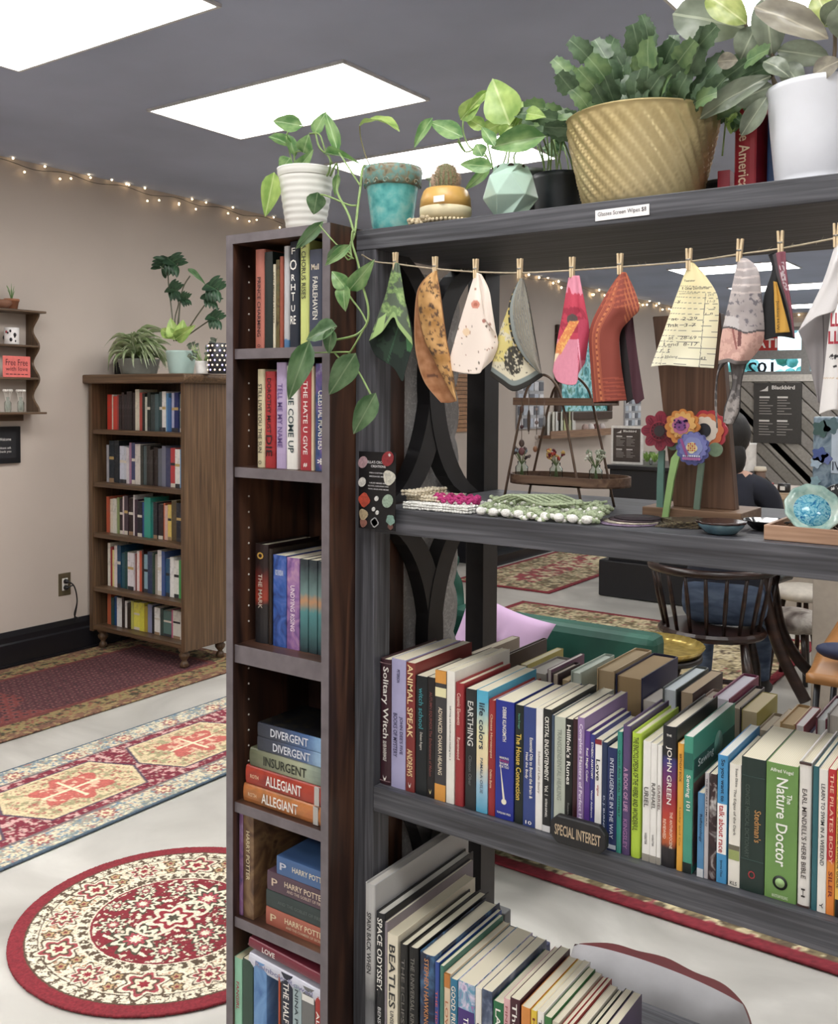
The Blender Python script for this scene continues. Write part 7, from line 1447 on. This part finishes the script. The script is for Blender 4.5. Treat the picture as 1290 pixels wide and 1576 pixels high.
# green velvet chaise
GV = noise_mat(('#103c32', '#195242', '#266856'), 3, (1, 1, 1), .55, 4, .5, .1, 'green_velvet')
ax1 = onY(1008, 975, 3.3); ax0 = onY(822, 962, 3.3); zt_ = (ax0.z + ax1.z) / 2
ch = thing('velvet_armchair', 'green velvet tufted lounge chair behind the shelf unit', 'armchair', (-2.0, 3.0, 0))
x1_ = ax1.x; x0_ = -2.3
MB().box(x0_, x1_, 3.3, 3.42, .12, zt_).build('arm_rest', GV, ch, .03)
MB().box(x0_, x1_ - .02, 2.53, 3.3, .14, .40).build('seat', GV, ch, .04)
# tufted back, a slab at the left facing +X
v = []; f = []; ny, nz = 40, 44
pk = onX(772, 905, x0_ + .12)
for j in range(nz + 1):
    for i in range(ny + 1):
        y = 2.53 + .86 * i / ny; z = .38 + .62 * j / nz; d = 0
        for (r_, q_) in [(a, b) for a in range(5) for b in range(4)]:
            by = 2.60 + .18 * r_ + (.09 if q_ % 2 else 0); bz = .47 + .15 * q_; d = max(d, math.exp(-(((y - by) / .035) ** 2 + ((z - bz) / .035) ** 2)))
        top = 1 - .25 * (max(0, (y - 2.98) / .4)) ** 2
        v.append((x0_ + .13 + .03 * math.sin(PI * j / nz) - .035 * d, y, .38 + (z - .38) * top))
for j in range(nz):
    for i in range(ny): a = j * (ny + 1) + i; f.append((a, a + 1, a + ny + 2, a + ny + 1))
nb_ = len(v); bk = [(x0_, p[1], p[2]) for p in v]
ff = [(q[3] + nb_, q[2] + nb_, q[1] + nb_, q[0] + nb_) for q in f]
edge = [j * (ny + 1) for j in range(nz + 1)]; edge2 = [j * (ny + 1) + ny for j in range(nz + 1)]; tope = [nz * (ny + 1) + i for i in range(ny + 1)]
for E_ in (edge, edge2, tope):
    for a, b in zip(E_[:-1], E_[1:]): ff.append((a, b, b + nb_, a + nb_))
MB().add(v + bk, f + ff, True).build('tufted_back', GV, ch)
for (x, y) in ((x0_ + .06, 3.0), (x1_ - .1, 3.0), (x0_ + .06, 3.34), (x1_ - .06, 3.36)): MB().tube([(x, y, 0.005), (x, y, .16)], [.014, .022], 10).build('leg', plain('#3a2418', .4), ch)
LV = plain('#cda8cf', .8, var=.04, scale=6, bump=.2)
pc = onY(762, 975, 3.05)
cushion('lilac_cushion', 'lilac square cushion with centre button on the green chair', 'cushion', (pc.x, 3.05, .40 + .175), .17, .06, .175, (-.25, .35, .35), LV, None, True)
# brass tray table
ct = onZ(1005, 1003, .5); tb = thing('tray_table', 'round brass tray side table with scalloped rim beside the green chair', 'side table', (ct.x, ct.y, 0))
BR_ = noise_mat(('#a88a3a', '#c9ab52', '#e0c872'), 30, (1, 1, 1), .28, 4, 0, .2, 'hammered_brass', metal=.7)
rT = 76 * mpp(ct)
MB().lathe([(.001, .5), (rT * .84, .5), (rT * .9, .505), (rT, .53), (rT, .533), (rT * .9, .513), (rT * .82, .508), (.001, .506)], (ct.x, ct.y, 0), 120, lambda q, t_: 1 + (.025 * abs(math.sin(q * 18)) if .25 < t_ < .8 else 0)).build('tray_top', BR_, tb)
for k in range(3):
    a = k * 2.1 + .4; MB().tube([(ct.x + rT * .6 * math.cos(a), ct.y + rT * .6 * math.sin(a), .5), (ct.x + .05 * math.cos(a), ct.y + .05 * math.sin(a), .27), (ct.x + rT * .75 * math.cos(a), ct.y + rT * .75 * math.sin(a), .008)], .011, 8).build('leg', plain('#241c1a', .4), tb)
MB().lathe([(rT * .93, 0), (rT * .97, 0), (rT * .97, .02), (rT * .93, .02)], (ct.x, ct.y, .48), 40).build('support_ring', plain('#1c1818', .4), tb)
o = MB().box(ct.x - .02, ct.x + .02, ct.y - .015, ct.y + .015, .507, .512).build('price_tag', plain('#e6dccb', .6)); tag(o, 'cream paper tag lying on the brass tray', 'tag')
# captain chair
DW = noise_mat(('#170e0c', '#2a1914', '#3d261d'), 6, (1, 1, 6), .3, 5, .3, 0, 'dark_mahogany')
cX, cY = -1.44, 4.42; yw = math.radians(12)
ca = thing('captain_chair', 'dark wooden captain chair with spindle back seen from behind', 'chair', (cX, cY, 0), None, (0, 0, yw)); ca.scale = (.9, .9, 1)
def cpart(mb, nm): return link(nm, mb.mesh(nm), DW, ca)
seat = MB(); pl = [(.27 * math.cos(a), .25 * math.sin(a)) for a in [2 * PI * k / 32 for k in range(32)]]
seat.prism(pl, 'Z', .42, .455); o = cpart(seat, 'seat'); o.modifiers.new('b', 'BEVEL').width = .012
rail = [(.29 * math.cos(a) * 1.05, -.02 + .27 * math.sin(a) * 1.05, .735) for a in [PI + PI * k / 24 * 1.0 for k in range(25)]]
cpart(MB().tube([(-.31, .16, .71)] + rail + [(.31, .16, .71)], .019, 8), 'back_rail')
for k in range(9):
    a = PI + PI * (k + .6) / 9.2; cpart(MB().tube([(.235 * math.cos(a), .215 * math.sin(a), .45), (.27 * math.cos(a), -.01 + .25 * math.sin(a), .6), (.3 * math.cos(a), -.02 + .28 * math.sin(a), .735)], [.009, .012, .008], 8), 'spindle')
for sx in (-1, 1):
    for sy in (-1, 1): cpart(MB().tube([(.17 * sx, .15 * sy, .425), (.2 * sx, .18 * sy, .25), (.225 * sx, .2 * sy, .012)], [.02, .03, .016], 10), 'leg')
    cpart(MB().tube([(.2 * sx, -.18, .2), (.2 * sx, .18, .2)], [.012, .012], 8), 'stretcher')
    cpart(MB().tube([(.31 * sx, .16, .7), (.26 * sx, .14, .45)], .014, 8), 'arm_post')
cpart(MB().tube([(-.2, 0, .2), (.2, 0, .2)], .012, 8), 'stretcher')
# seated person, facing away
def skin_figure(nodes, edges, sub=1):
    me = bpy.data.meshes.new('body'); names = list(nodes); me.from_pydata([nodes[n][0] for n in names], [(names.index(a), names.index(b)) for a, b in edges], [])
    o = bpy.data.objects.new('tmp', me); COL.objects.link(o); sk = o.modifiers.new('s', 'SKIN'); ss = o.modifiers.new('u', 'SUBSURF'); ss.levels = sub; ss.render_levels = sub
    if not me.skin_vertices: me.skin_vertices.new() if hasattr(me.skin_vertices, 'new') else None
    lay = me.skin_vertices[0].data
    for i, n in enumerate(names): r = nodes[n][1]; lay[i].radius = r if isinstance(r, tuple) else (r, r); lay[i].use_root = (i == 0)
    dg = bpy.context.evaluated_depsgraph_get(); m2 = bpy.data.meshes.new_from_object(o.evaluated_get(dg)); bpy.data.objects.remove(o); return m2
N = {'pelvis': ((0, 0, .535), (.2, .15)), 'waist': ((0, .02, .70), (.15, .12)), 'chest': ((0, .05, .92), (.18, .13)), 'neck0': ((0, .07, 1.06), (.10, .08)), 'neck': ((0, .08, 1.11), (.05, .055)), 'head0': ((0, .1, 1.19), (.07, .085)), 'head': ((0, .1, 1.27), (.075, .09)), 'crown': ((0, .09, 1.33), (.05, .06))}
E_ = [('pelvis', 'waist'), ('waist', 'chest'), ('chest', 'neck0'), ('neck0', 'neck'), ('neck', 'head0'), ('head0', 'head'), ('head', 'crown')]
for s, n in ((-1, 'l'), (1, 'r')):
    N.update({n + 'hip': ((.1 * s, .05, .53), .1), n + 'thigh': ((.12 * s, .25, .55), .085), n + 'knee': ((.13 * s, .46, .53), .065), n + 'calf': ((.13 * s, .46, .32), .055), n + 'ankle': ((.13 * s, .44, .1), .04), n + 'foot': ((.14 * s, .52, .05), (.045, .035)), n + 'toe': ((.14 * s, .6, .04), (.04, .025)),
              n + 'sh': ((.17 * s, .06, 1.02), .065), n + 'ua': ((.2 * s, .1, .86), .05), n + 'elbow': ((.21 * s, .18, .72), .042), n + 'fa': ((.2 * s, .32, .74), .036), n + 'wrist': ((.12 * s, .42, .76), (.026, .02)), n + 'palm': ((.09 * s, .47, .765), (.036, .014))})
    E_ += [('pelvis', n + 'hip'), (n + 'hip', n + 'thigh'), (n + 'thigh', n + 'knee'), (n + 'knee', n + 'calf'), (n + 'calf', n + 'ankle'), (n + 'ankle', n + 'foot'), (n + 'foot', n + 'toe'), ('neck0', n + 'sh'), (n + 'sh', n + 'ua'), (n + 'ua', n + 'elbow'), (n + 'elbow', n + 'fa'), (n + 'fa', n + 'wrist'), (n + 'wrist', n + 'palm')]
    for k in range(5):
        bx = .09 * s + (-.028 + .0185 * k) * 1; by = .5 if k else .46; ln = (.03, .042, .048, .044, .034)[k] if s > 0 else (.034, .044, .048, .042, .03)[k]
        thumb = (k == 0 and s > 0) or (k == 4 and s < 0)
        d1 = (-.016 * s, .02, -.008) if thumb else (0, ln, -.006)
        N[n + 'f%d' % k] = ((bx, .475 if thumb else by, .762), .009); N[n + 'g%d' % k] = ((bx + d1[0], (.475 if thumb else by) + d1[1], .762 + d1[2]), .0085); N[n + 'h%d' % k] = ((bx + d1[0] * 1.5, (.475 if thumb else by) + d1[1] * 1.6, .762 + d1[2] - .018), .007)
        E_ += [(n + 'palm', n + 'f%d' % k), (n + 'f%d' % k, n + 'g%d' % k), (n + 'g%d' % k, n + 'h%d' % k)]
bm_ = skin_figure(N, E_, 2)
pe = thing('person', 'seated person from behind in dark navy top and blue jeans in the captain chair', 'person', (cX + .06, cY - .02, -.005), None, (0, 0, yw)); pe.scale = (1.06, 1.06, 1.06)
for c_ in (plain('#1a1d2b', .85, var=.08, scale=20), noise_mat(('#3a4a66', '#50627f', '#6a7c98'), 9, (1, 1, 3), .8, 6, .5, .3, 'denim'), plain('#c09078', .6), plain('#2a2224', .6), plain('#2a1c18', .5)): bm_.materials.append(c_)
for p_ in bm_.polygons:
    c_ = p_.center; p_.use_smooth = True
    hand = abs(c_.x) < .2 and c_.y > .43 and c_.z > .7
    p_.material_index = 3 if c_.z < .115 else 1 if (c_.z < .64) else 2 if (c_.z > 1.1 or hand) else 0
link('body', bm_, None, pe)
hr = MB().ball((0, .075, 1.27), .108, 20, 14, (.88, 1, 1.02)).ball((0, .03, 1.17), .085, 16, 10, (.95, .7, 1.2)); link('hair', hr.mesh('hair'), plain('#15110f', .6, var=.1, scale=90, bump=.5), pe)
fc = MB().ball((.03, .183, 1.26), .011, 8, 6).ball((-.03, .183, 1.26), .011, 8, 6); link('eyes', fc.mesh('eyes'), plain('#e6e2de', .3), pe)
link('nose', MB().ball((0, .2, 1.235), .015, 10, 6, (.8, 1.1, 1.4)).mesh('nose'), plain('#c09078', .6), pe); link('mouth', MB().ball((0, .188, 1.195), .02, 10, 6, (1, .4, .3)).mesh('mouth'), plain('#9a5a54', .5), pe)
link('ears', MB().ball((.08, .1, 1.24), .02, 8, 6, (.4, .8, 1.3)).ball((-.08, .1, 1.24), .02, 8, 6, (.4, .8, 1.3)).mesh('ears'), plain('#c09078', .6), pe)
# other far furniture: rocker-legged chair, white round stool, tan leather stool
rk = thing('curved_leg_chair', 'dark chair frame with sweeping curved legs right of the captain chair', 'chair', (-1.12, 4.55, 0))
MB().tube(smooth_curve([onY(1172, 870, 4.5), onY(1180, 930, 4.5), onY(1200, 1000, 4.5), onY(1240, 1080, 4.5)], 6), .028, 8).build('curved_leg', DW, rk); MB().tube(smooth_curve([onY(1185, 870, 4.8), onY(1200, 960, 4.8), onY(1225, 1010, 4.8), onY(1262, 1052, 4.8)], 6), .028, 8).build('curved_leg', DW, rk)
a = onY(1172, 900, 4.5); MB().tube([a, a + Vector((.05, .3, 0))], .018, 8).build('crossbar', DW, rk); MB().box(a.x - .01, a.x + .2, 4.55, 4.8, a.z + .05, a.z + .08).build('seat_frame', DW, rk, .006)
c = onY(1236, 905, 5.8); wsx = thing('round_stool', 'cream round topped stool beyond the curved leg chair', 'stool', (c.x, c.y, 0)); MB().lathe([(.13, .36), (.17, .38), (.17, .41), (.13, .43), (.001, .435)], (c.x, c.y, 0), 28).build('seat', plain('#c9c0b2', .6), wsx)
for k in range(4): a_ = k * PI / 2 + .4; MB().tube([(c.x + .1 * math.cos(a_), c.y + .1 * math.sin(a_), .37), (c.x + .17 * math.cos(a_), c.y + .17 * math.sin(a_), 0.008)], .014, 8).build('leg', DW, wsx)
for z in (.2,): MB().tube([(c.x + .14 * math.cos(q * PI / 8), c.y + .14 * math.sin(q * PI / 8), z) for q in range(17)], .009, 6).build('foot_ring', DW, wsx)
c = onY(1222, 955, 5.35); st_ = thing('shaggy_stool', 'grey brown shaggy hide ottoman beside the curved leg chair', 'ottoman', (c.x, c.y, 0)); MB().ball((c.x, c.y, c.z), .15, 24, 14, (1.2, 1, .45)).build('hide_seat', noise_mat(('#4a3c36', '#8f857c', '#b8b0a6', '#5a4238'), 7, (1, 1, 1), .9, 6, 1, .6, 'hide', (.35, .48, .58, .68)), st_)
for k in range(4): a_ = k * PI / 2 + .7; MB().tube([(c.x + .1 * math.cos(a_), c.y + .1 * math.sin(a_), c.z - .04), (c.x + .14 * math.cos(a_), c.y + .14 * math.sin(a_), 0.008)], .013, 8).build('leg', DW, st_)
c = onY(1272, 1022, 3.55); tn = thing('tan_stool', 'tan leather stool with black metal legs at the right edge', 'stool', (c.x + .12, 3.6, 0)); zS = c.z
TAN = plain('#a8703a', .35, var=.08, scale=5)
prs = []
v = []; f = []; nx_, ny_ = 14, 12; xl = onY(1240, 1030, 3.5).x
for j in range(ny_ + 1):
    for i in range(nx_ + 1):
        u_, v_ = i / nx_, j / ny_; x = xl + .42 * u_ + .02 * math.cos(PI * v_); y = 3.42 + .4 * v_; z = zS - .01 + (.17 * max(0, (v_ - .35)) ** 1.3 * 2 + .35 * max(0, v_ - .8)) * min(1, u_ * 3)
        v.append((x, y, z)); 
for j in range(ny_):
    for i in range(nx_): a_ = j * (nx_ + 1) + i; f.append((a_, a_ + 1, a_ + nx_ + 2, a_ + nx_ + 1))
o = MB().add(v, f, True).build('seat_shell', TAN, tn); md = o.modifiers.new('t', 'SOLIDIFY'); md.thickness = .03
for (x, y) in ((xl + .05, 3.46), (xl + .37, 3.46), (xl + .05, 3.74), (xl + .37, 3.74)): MB().tube([(x, y, zS - .02), (x + (.03 if x > xl + .2 else -.03), y, 0.008)], .011, 8).build('leg', plain('#22262c', .4), tn)
MB().tube([(xl + .03, 3.46, .22), (xl + .39, 3.46, .22)], .008, 6).build('foot_bar', plain('#22262c', .4), tn)
o = MB().ball((xl + .1, 3.55, zS + .05), .05, 12, 8, (1.6, .8, .6)).build('blue_slipper', plain('#222c50', .6)); tag(o, 'dark blue slipper resting on the tan stool', 'slipper')
# taupe desk, bar and black counter
TP = plain('#a39789', .6, var=.03); dz = .735
dx = onZ(1248, 1100, 0); dk = thing('front_desk', 'taupe panelled desk at the right edge behind the stools', 'desk', (0, 4.55, 0))
MB().box(onY(1250, 950, 4.55).x, 1.3, 4.55, 5.0, 0, dz).build('desk_body', TP, dk, .004); MB().box(onY(1250, 950, 4.55).x - .01, 1.31, 4.54, 5.01, dz, dz + .03).build('desk_top', plain('#b5a48f', .5), dk, .004)
bz = .9; yb_ = 6.45; bx0 = onY(1138, 760, yb_).x; br = thing('coffee_bar', 'wooden topped taupe bar counter below the menu board', 'counter', (0, yb_, 0))
MB().box(bx0 + .03, 1.6, yb_ + .03, yb_ + .6, 0, bz - .045).build('bar_body', TP, br, .004); MB().box(bx0, 1.62, yb_, yb_ + .62, bz - .045, bz).build('bar_top', wood('#a08568', '#b59a7c', '#c4ab8e', 'X', .4), br, .004)
for k, (px, pt, r, c_, lab) in enumerate(((1134, 690, .04, '#ece8e4', 'leftmost'), (1144, 672, .04, '#f0ece8', 'second'), (1154, 682, .04, '#e6e2de', 'rightmost'))):
    p = onY(px, 745, yb_ + .2); q = onY(px, pt, yb_ + .2); o = MB().lathe([(.03, 0), (.04, .05), (.04, q.z - bz - .01), (.044, q.z - bz), (.001, q.z - bz)], (p.x, yb_ + .2, bz), 18, lambda q_, t_: 1).build('cup_stack', plain(c_, .5)); tag(o, lab + ' of the tall stacks of white paper cups on the bar', 'cups', 'stacks of paper cups')
p = onY(1170, 745, yb_ + .15); t = thing('takeaway_cup', 'brown takeaway cup with a cream lid on the bar', 'cup', (p.x, yb_ + .15, bz)); hh = onY(1170, 718, yb_ + .15).z - bz
MB().lathe([(.03, 0), (.036, hh * .8), (.001, hh * .8)], (p.x, yb_ + .15, bz), 20).build('cup_body', plain('#6a5040', .6), t); MB().lathe([(.04, 0), (.042, .01), (.036, hh * .2), (.001, hh * .2)], (p.x, yb_ + .15, bz + hh * .8), 20).build('lid', plain('#d8cbb4', .5), t)
p = onY(1156, 745, yb_ + .12); o = MB().box(p.x - .02, p.x + .03, yb_ + .1, yb_ + .16, bz, bz + .12).build('card_box', plain('#2a211e', .5), None, .01); tag(o, 'small dark brown box on the bar beside the cup', 'box')
p = onY(1178, 748, yb_ + .06); o = MB().box(p.x - .045, p.x + .045, yb_ + .04, yb_ + .1, bz, bz + .055).build('tea_box', plain('#c8302c', .5), None, .004); tag(o, 'small bright red box on the bar top', 'box')
p = onY(1207, 750, yb_ + .06); t = thing('tea_tin', 'small black tin with a white label on the bar top', 'tin', (p.x, yb_ + .06, bz)); MB().lathe([(.04, 0), (.04, .055), (.001, .056)], (p.x, yb_ + .06, bz), 18).build('tin_body', plain('#2a2828', .4), t); MB().box(p.x - .015, p.x + .015, yb_ + .018, yb_ + .021, bz + .015, bz + .04).build('label', plain('#d8d4cc', .5), t)
p = onZ(1186, 786, dz + .03); t = thing('tablet', 'white tablet lying on the desk behind the flower picks', 'tablet', (p.x, 5.2, dz + .031)); q0 = onY(1165, 785, 5.1).x; q1 = onY(1205, 785, 5.1).x
MB().box(q0, q1, 5.05, 5.25, bz - .06, bz - .05).build('tablet_body', plain('#e4e4e8', .3), t, .003); MB().box(q0 + .05, q1 - .05, 5.1, 5.2, dz - .2, bz - .06).build('stand', plain('#3a3a3c', .4), t)
BLK = plain('#17171c', .45, var=.05); yk = 6.84
k0 = onY(938, 760, yk).x; k1 = onY(1118, 760, yk).x
kc = thing('black_counter', 'black painted counter with stepped plinth behind the captain chair', 'counter', ((k0 + k1) / 2, yk, 0))
MB().box(k0, k1, yk, yk + .7, .12, .97).build('counter_body', BLK, kc, .004); MB().box(k0 - .06, k1, yk - .05, yk + .7, 0.005, .28).build('plinth', BLK, kc, .012); MB().box(k0 - .03, k1, yk - .03, yk + .73, .97, 1.0).build('counter_top', plain('#202024', .3), kc, .004)
z0m = 1.0; a = onY(940, 712, yk + .12); b = onY(990, 656, yk + .12)
mc = thing('menu_card', 'white framed brown menu card standing on the black counter', 'menu', (a.x, yk + .12, z0m)); zt2 = b.z
MB().box(a.x, b.x, yk + .12, yk + .135, z0m, zt2).build('frame', plain('#e4e0da', .5), mc, .003); MB().box(a.x + .02, b.x - .02, yk + .117, yk + .12, z0m + .02, zt2 - .02).build('panel', plain('#4a3f3a', .5), mc); menu(mc, a.x + .02, b.x - .02, z0m + .02, zt2 - .02, yk + .116)
for k, px in enumerate((996, 1008)):
    p = onY(px, 705, yk + .2); t = thing('glass_jar', ('left' if k == 0 else 'right') + ' glass jar with green leaves on the black counter', 'jar', (p.x, yk + .2, 1.0)); MB().lathe([(.035, 0), (.04, .01), (.04, .09), (.03, .1), (.001, .1)], (p.x, yk + .2, 1.0), 18).build('glass_body', glass_mat(), t)
    for j in range(7): a_ = j; b_ = Vector((p.x, yk + .2, 1.03)); leaf(t, HEART[j % 3], YG, b_, b_ + Vector((.05 * math.cos(a_), .03 * math.sin(a_), .07)), .03)
# on the left wall, far part
ya, yb = onX(853, 600, WL).y, onX(938, 600, WL).y; za, zb_ = onX(895, 646, WL).z, onX(895, 505, WL).z
fp = thing('framed_reflection', 'dark framed panel painted with a blue green window reflection on the far left wall', 'picture', (WL, (ya + yb) / 2, za)); fw = .1
MB().box(WL, WL + .05, ya, yb, za, za + fw).box(WL, WL + .05, ya, yb, zb_ - fw, zb_).box(WL, WL + .05, ya, ya + fw, za + fw, zb_ - fw).box(WL, WL + .05, yb - fw, yb, za + fw, zb_ - fw).build('frame', plain('#4a372d', .4), fp, .012)
MB().box(WL, WL + .02, ya + fw, yb - fw, za + fw, zb_ - fw).build('reflection_panel', noise_mat(('#2f7a7c', '#5fb8c0', '#b8ecf4', '#3f8f70'), 9, (1, 1, 1), .4, 5, .5, 0, 'picture', (.38, .47, .56, .66)), fp)  # mottled blue-green imitates a window reflection, painted into the panel colour
ya, yb = onX(847, 672, WL + .15).y, onX(950, 672, WL + .15).y; zl_ = onX(895, 668, WL + .15).z
lg = thing('picture_ledge', 'wooden ledge shelf with cards below the framed window reflection', 'shelf', (WL, (ya + yb) / 2, zl_)); MB().box(WL, WL + .16, ya, yb, zl_ - .03, zl_).box(WL + .145, WL + .16, ya, yb, zl_, zl_ + .05).build('ledge', wood('#7a5a44', '#8f6c52', '#a07c60', 'Y', .5), lg)
for k in range(7):
    y = ya + .12 + k * .1; c_ = ('#e6e4dc', '#dcd8cc', '#e8e8e4', '#cfd0c0', '#d8dc9c', '#b8b890', '#d8d4cc')[k]
    o = link('greeting_card', MB().box(0, .006, 0, .17, 0, .25).mesh('card'), plain(c_, .6), None, (WL + .05 + .008 * (k % 2), y, zl_ + .001)); o.rotation_euler = (0, 0, .25); tag(o, ('white', 'cream', 'white', 'pale sage', 'yellow green', 'olive', 'pale grey')[k] + ' greeting card, ' + ORD[k] + ' from the left on the far ledge', 'card', 'cards on the far ledge')
for k in range(4):
    y = ya + 1.0 + k * .15
    if y < yb - .05: o = MB().ball((WL + .08, y, zl_ + .055), .055, 10, 7, (.7, 1, 1)).build('ornament', plain(('#b89a90', '#d8ccc8', '#8a5a54', '#c8b8b4')[k], .5)); tag(o, ('dusty pink', 'white', 'brown', 'pale rose')[k] + ' small ornament on the right part of the far ledge', 'ornament')
for (px, p0_, p1_, lab) in ((812, 585, 660, 'left card rack of silver earrings on the far wall behind the wire stand'), (972, 612, 656, 'card rack of earrings on the far wall above the menu card')):
    y0_, y1_ = onX(px - 18 if px < 900 else px - 12, 620, WL).y, onX(px + 22 if px < 900 else px + 12, 620, WL).y; zA, zB = onX(px, p1_, WL).z, onX(px, p0_, WL).z
    t = thing('earring_rack', lab, 'rack', (WL, (y0_ + y1_) / 2, zA)); MB().box(WL, WL + .02, y0_, y1_, zA, zB).build('backing', plain('#a8a8ac', .5), t)
    rows_ = 4
    for r_ in range(rows_):
        for k in range(5):
            yy_ = y0_ + (y1_ - y0_) * (k + .5) / 5; zz_ = zA + (zB - zA) * (r_ + .5) / rows_; MB().box(WL + .02, WL + .028, yy_ - (y1_ - y0_) * .08, yy_ + (y1_ - y0_) * .08, zz_ - (zB - zA) * .09, zz_ + (zB - zA) * .09).build('earring_card', plain(('#d8d8dc', '#6a6c74', '#b8c0cc')[(k + r_) % 3], .5), t)
# bamboo blind strip glimpsed behind the lace
ya, yb = onX(700, 600, WL).y, onX(733, 600, WL).y; zA, zB = onX(716, 664, WL).z, onX(716, 575, WL).z
t = thing('bamboo_blind', 'orange tan bamboo blind on the left wall glimpsed past the lace', 'blind', (WL, (ya + yb) / 2, zA))
n_ = 14
for k in range(n_):
    z = zA + (zB - zA) * k / n_; MB().box(WL + .005, WL + .02, ya, yb, z, z + (zB - zA) / n_ * .85).build('slat', plain(('#b8845a', '#a87850')[k % 2], .6), t)
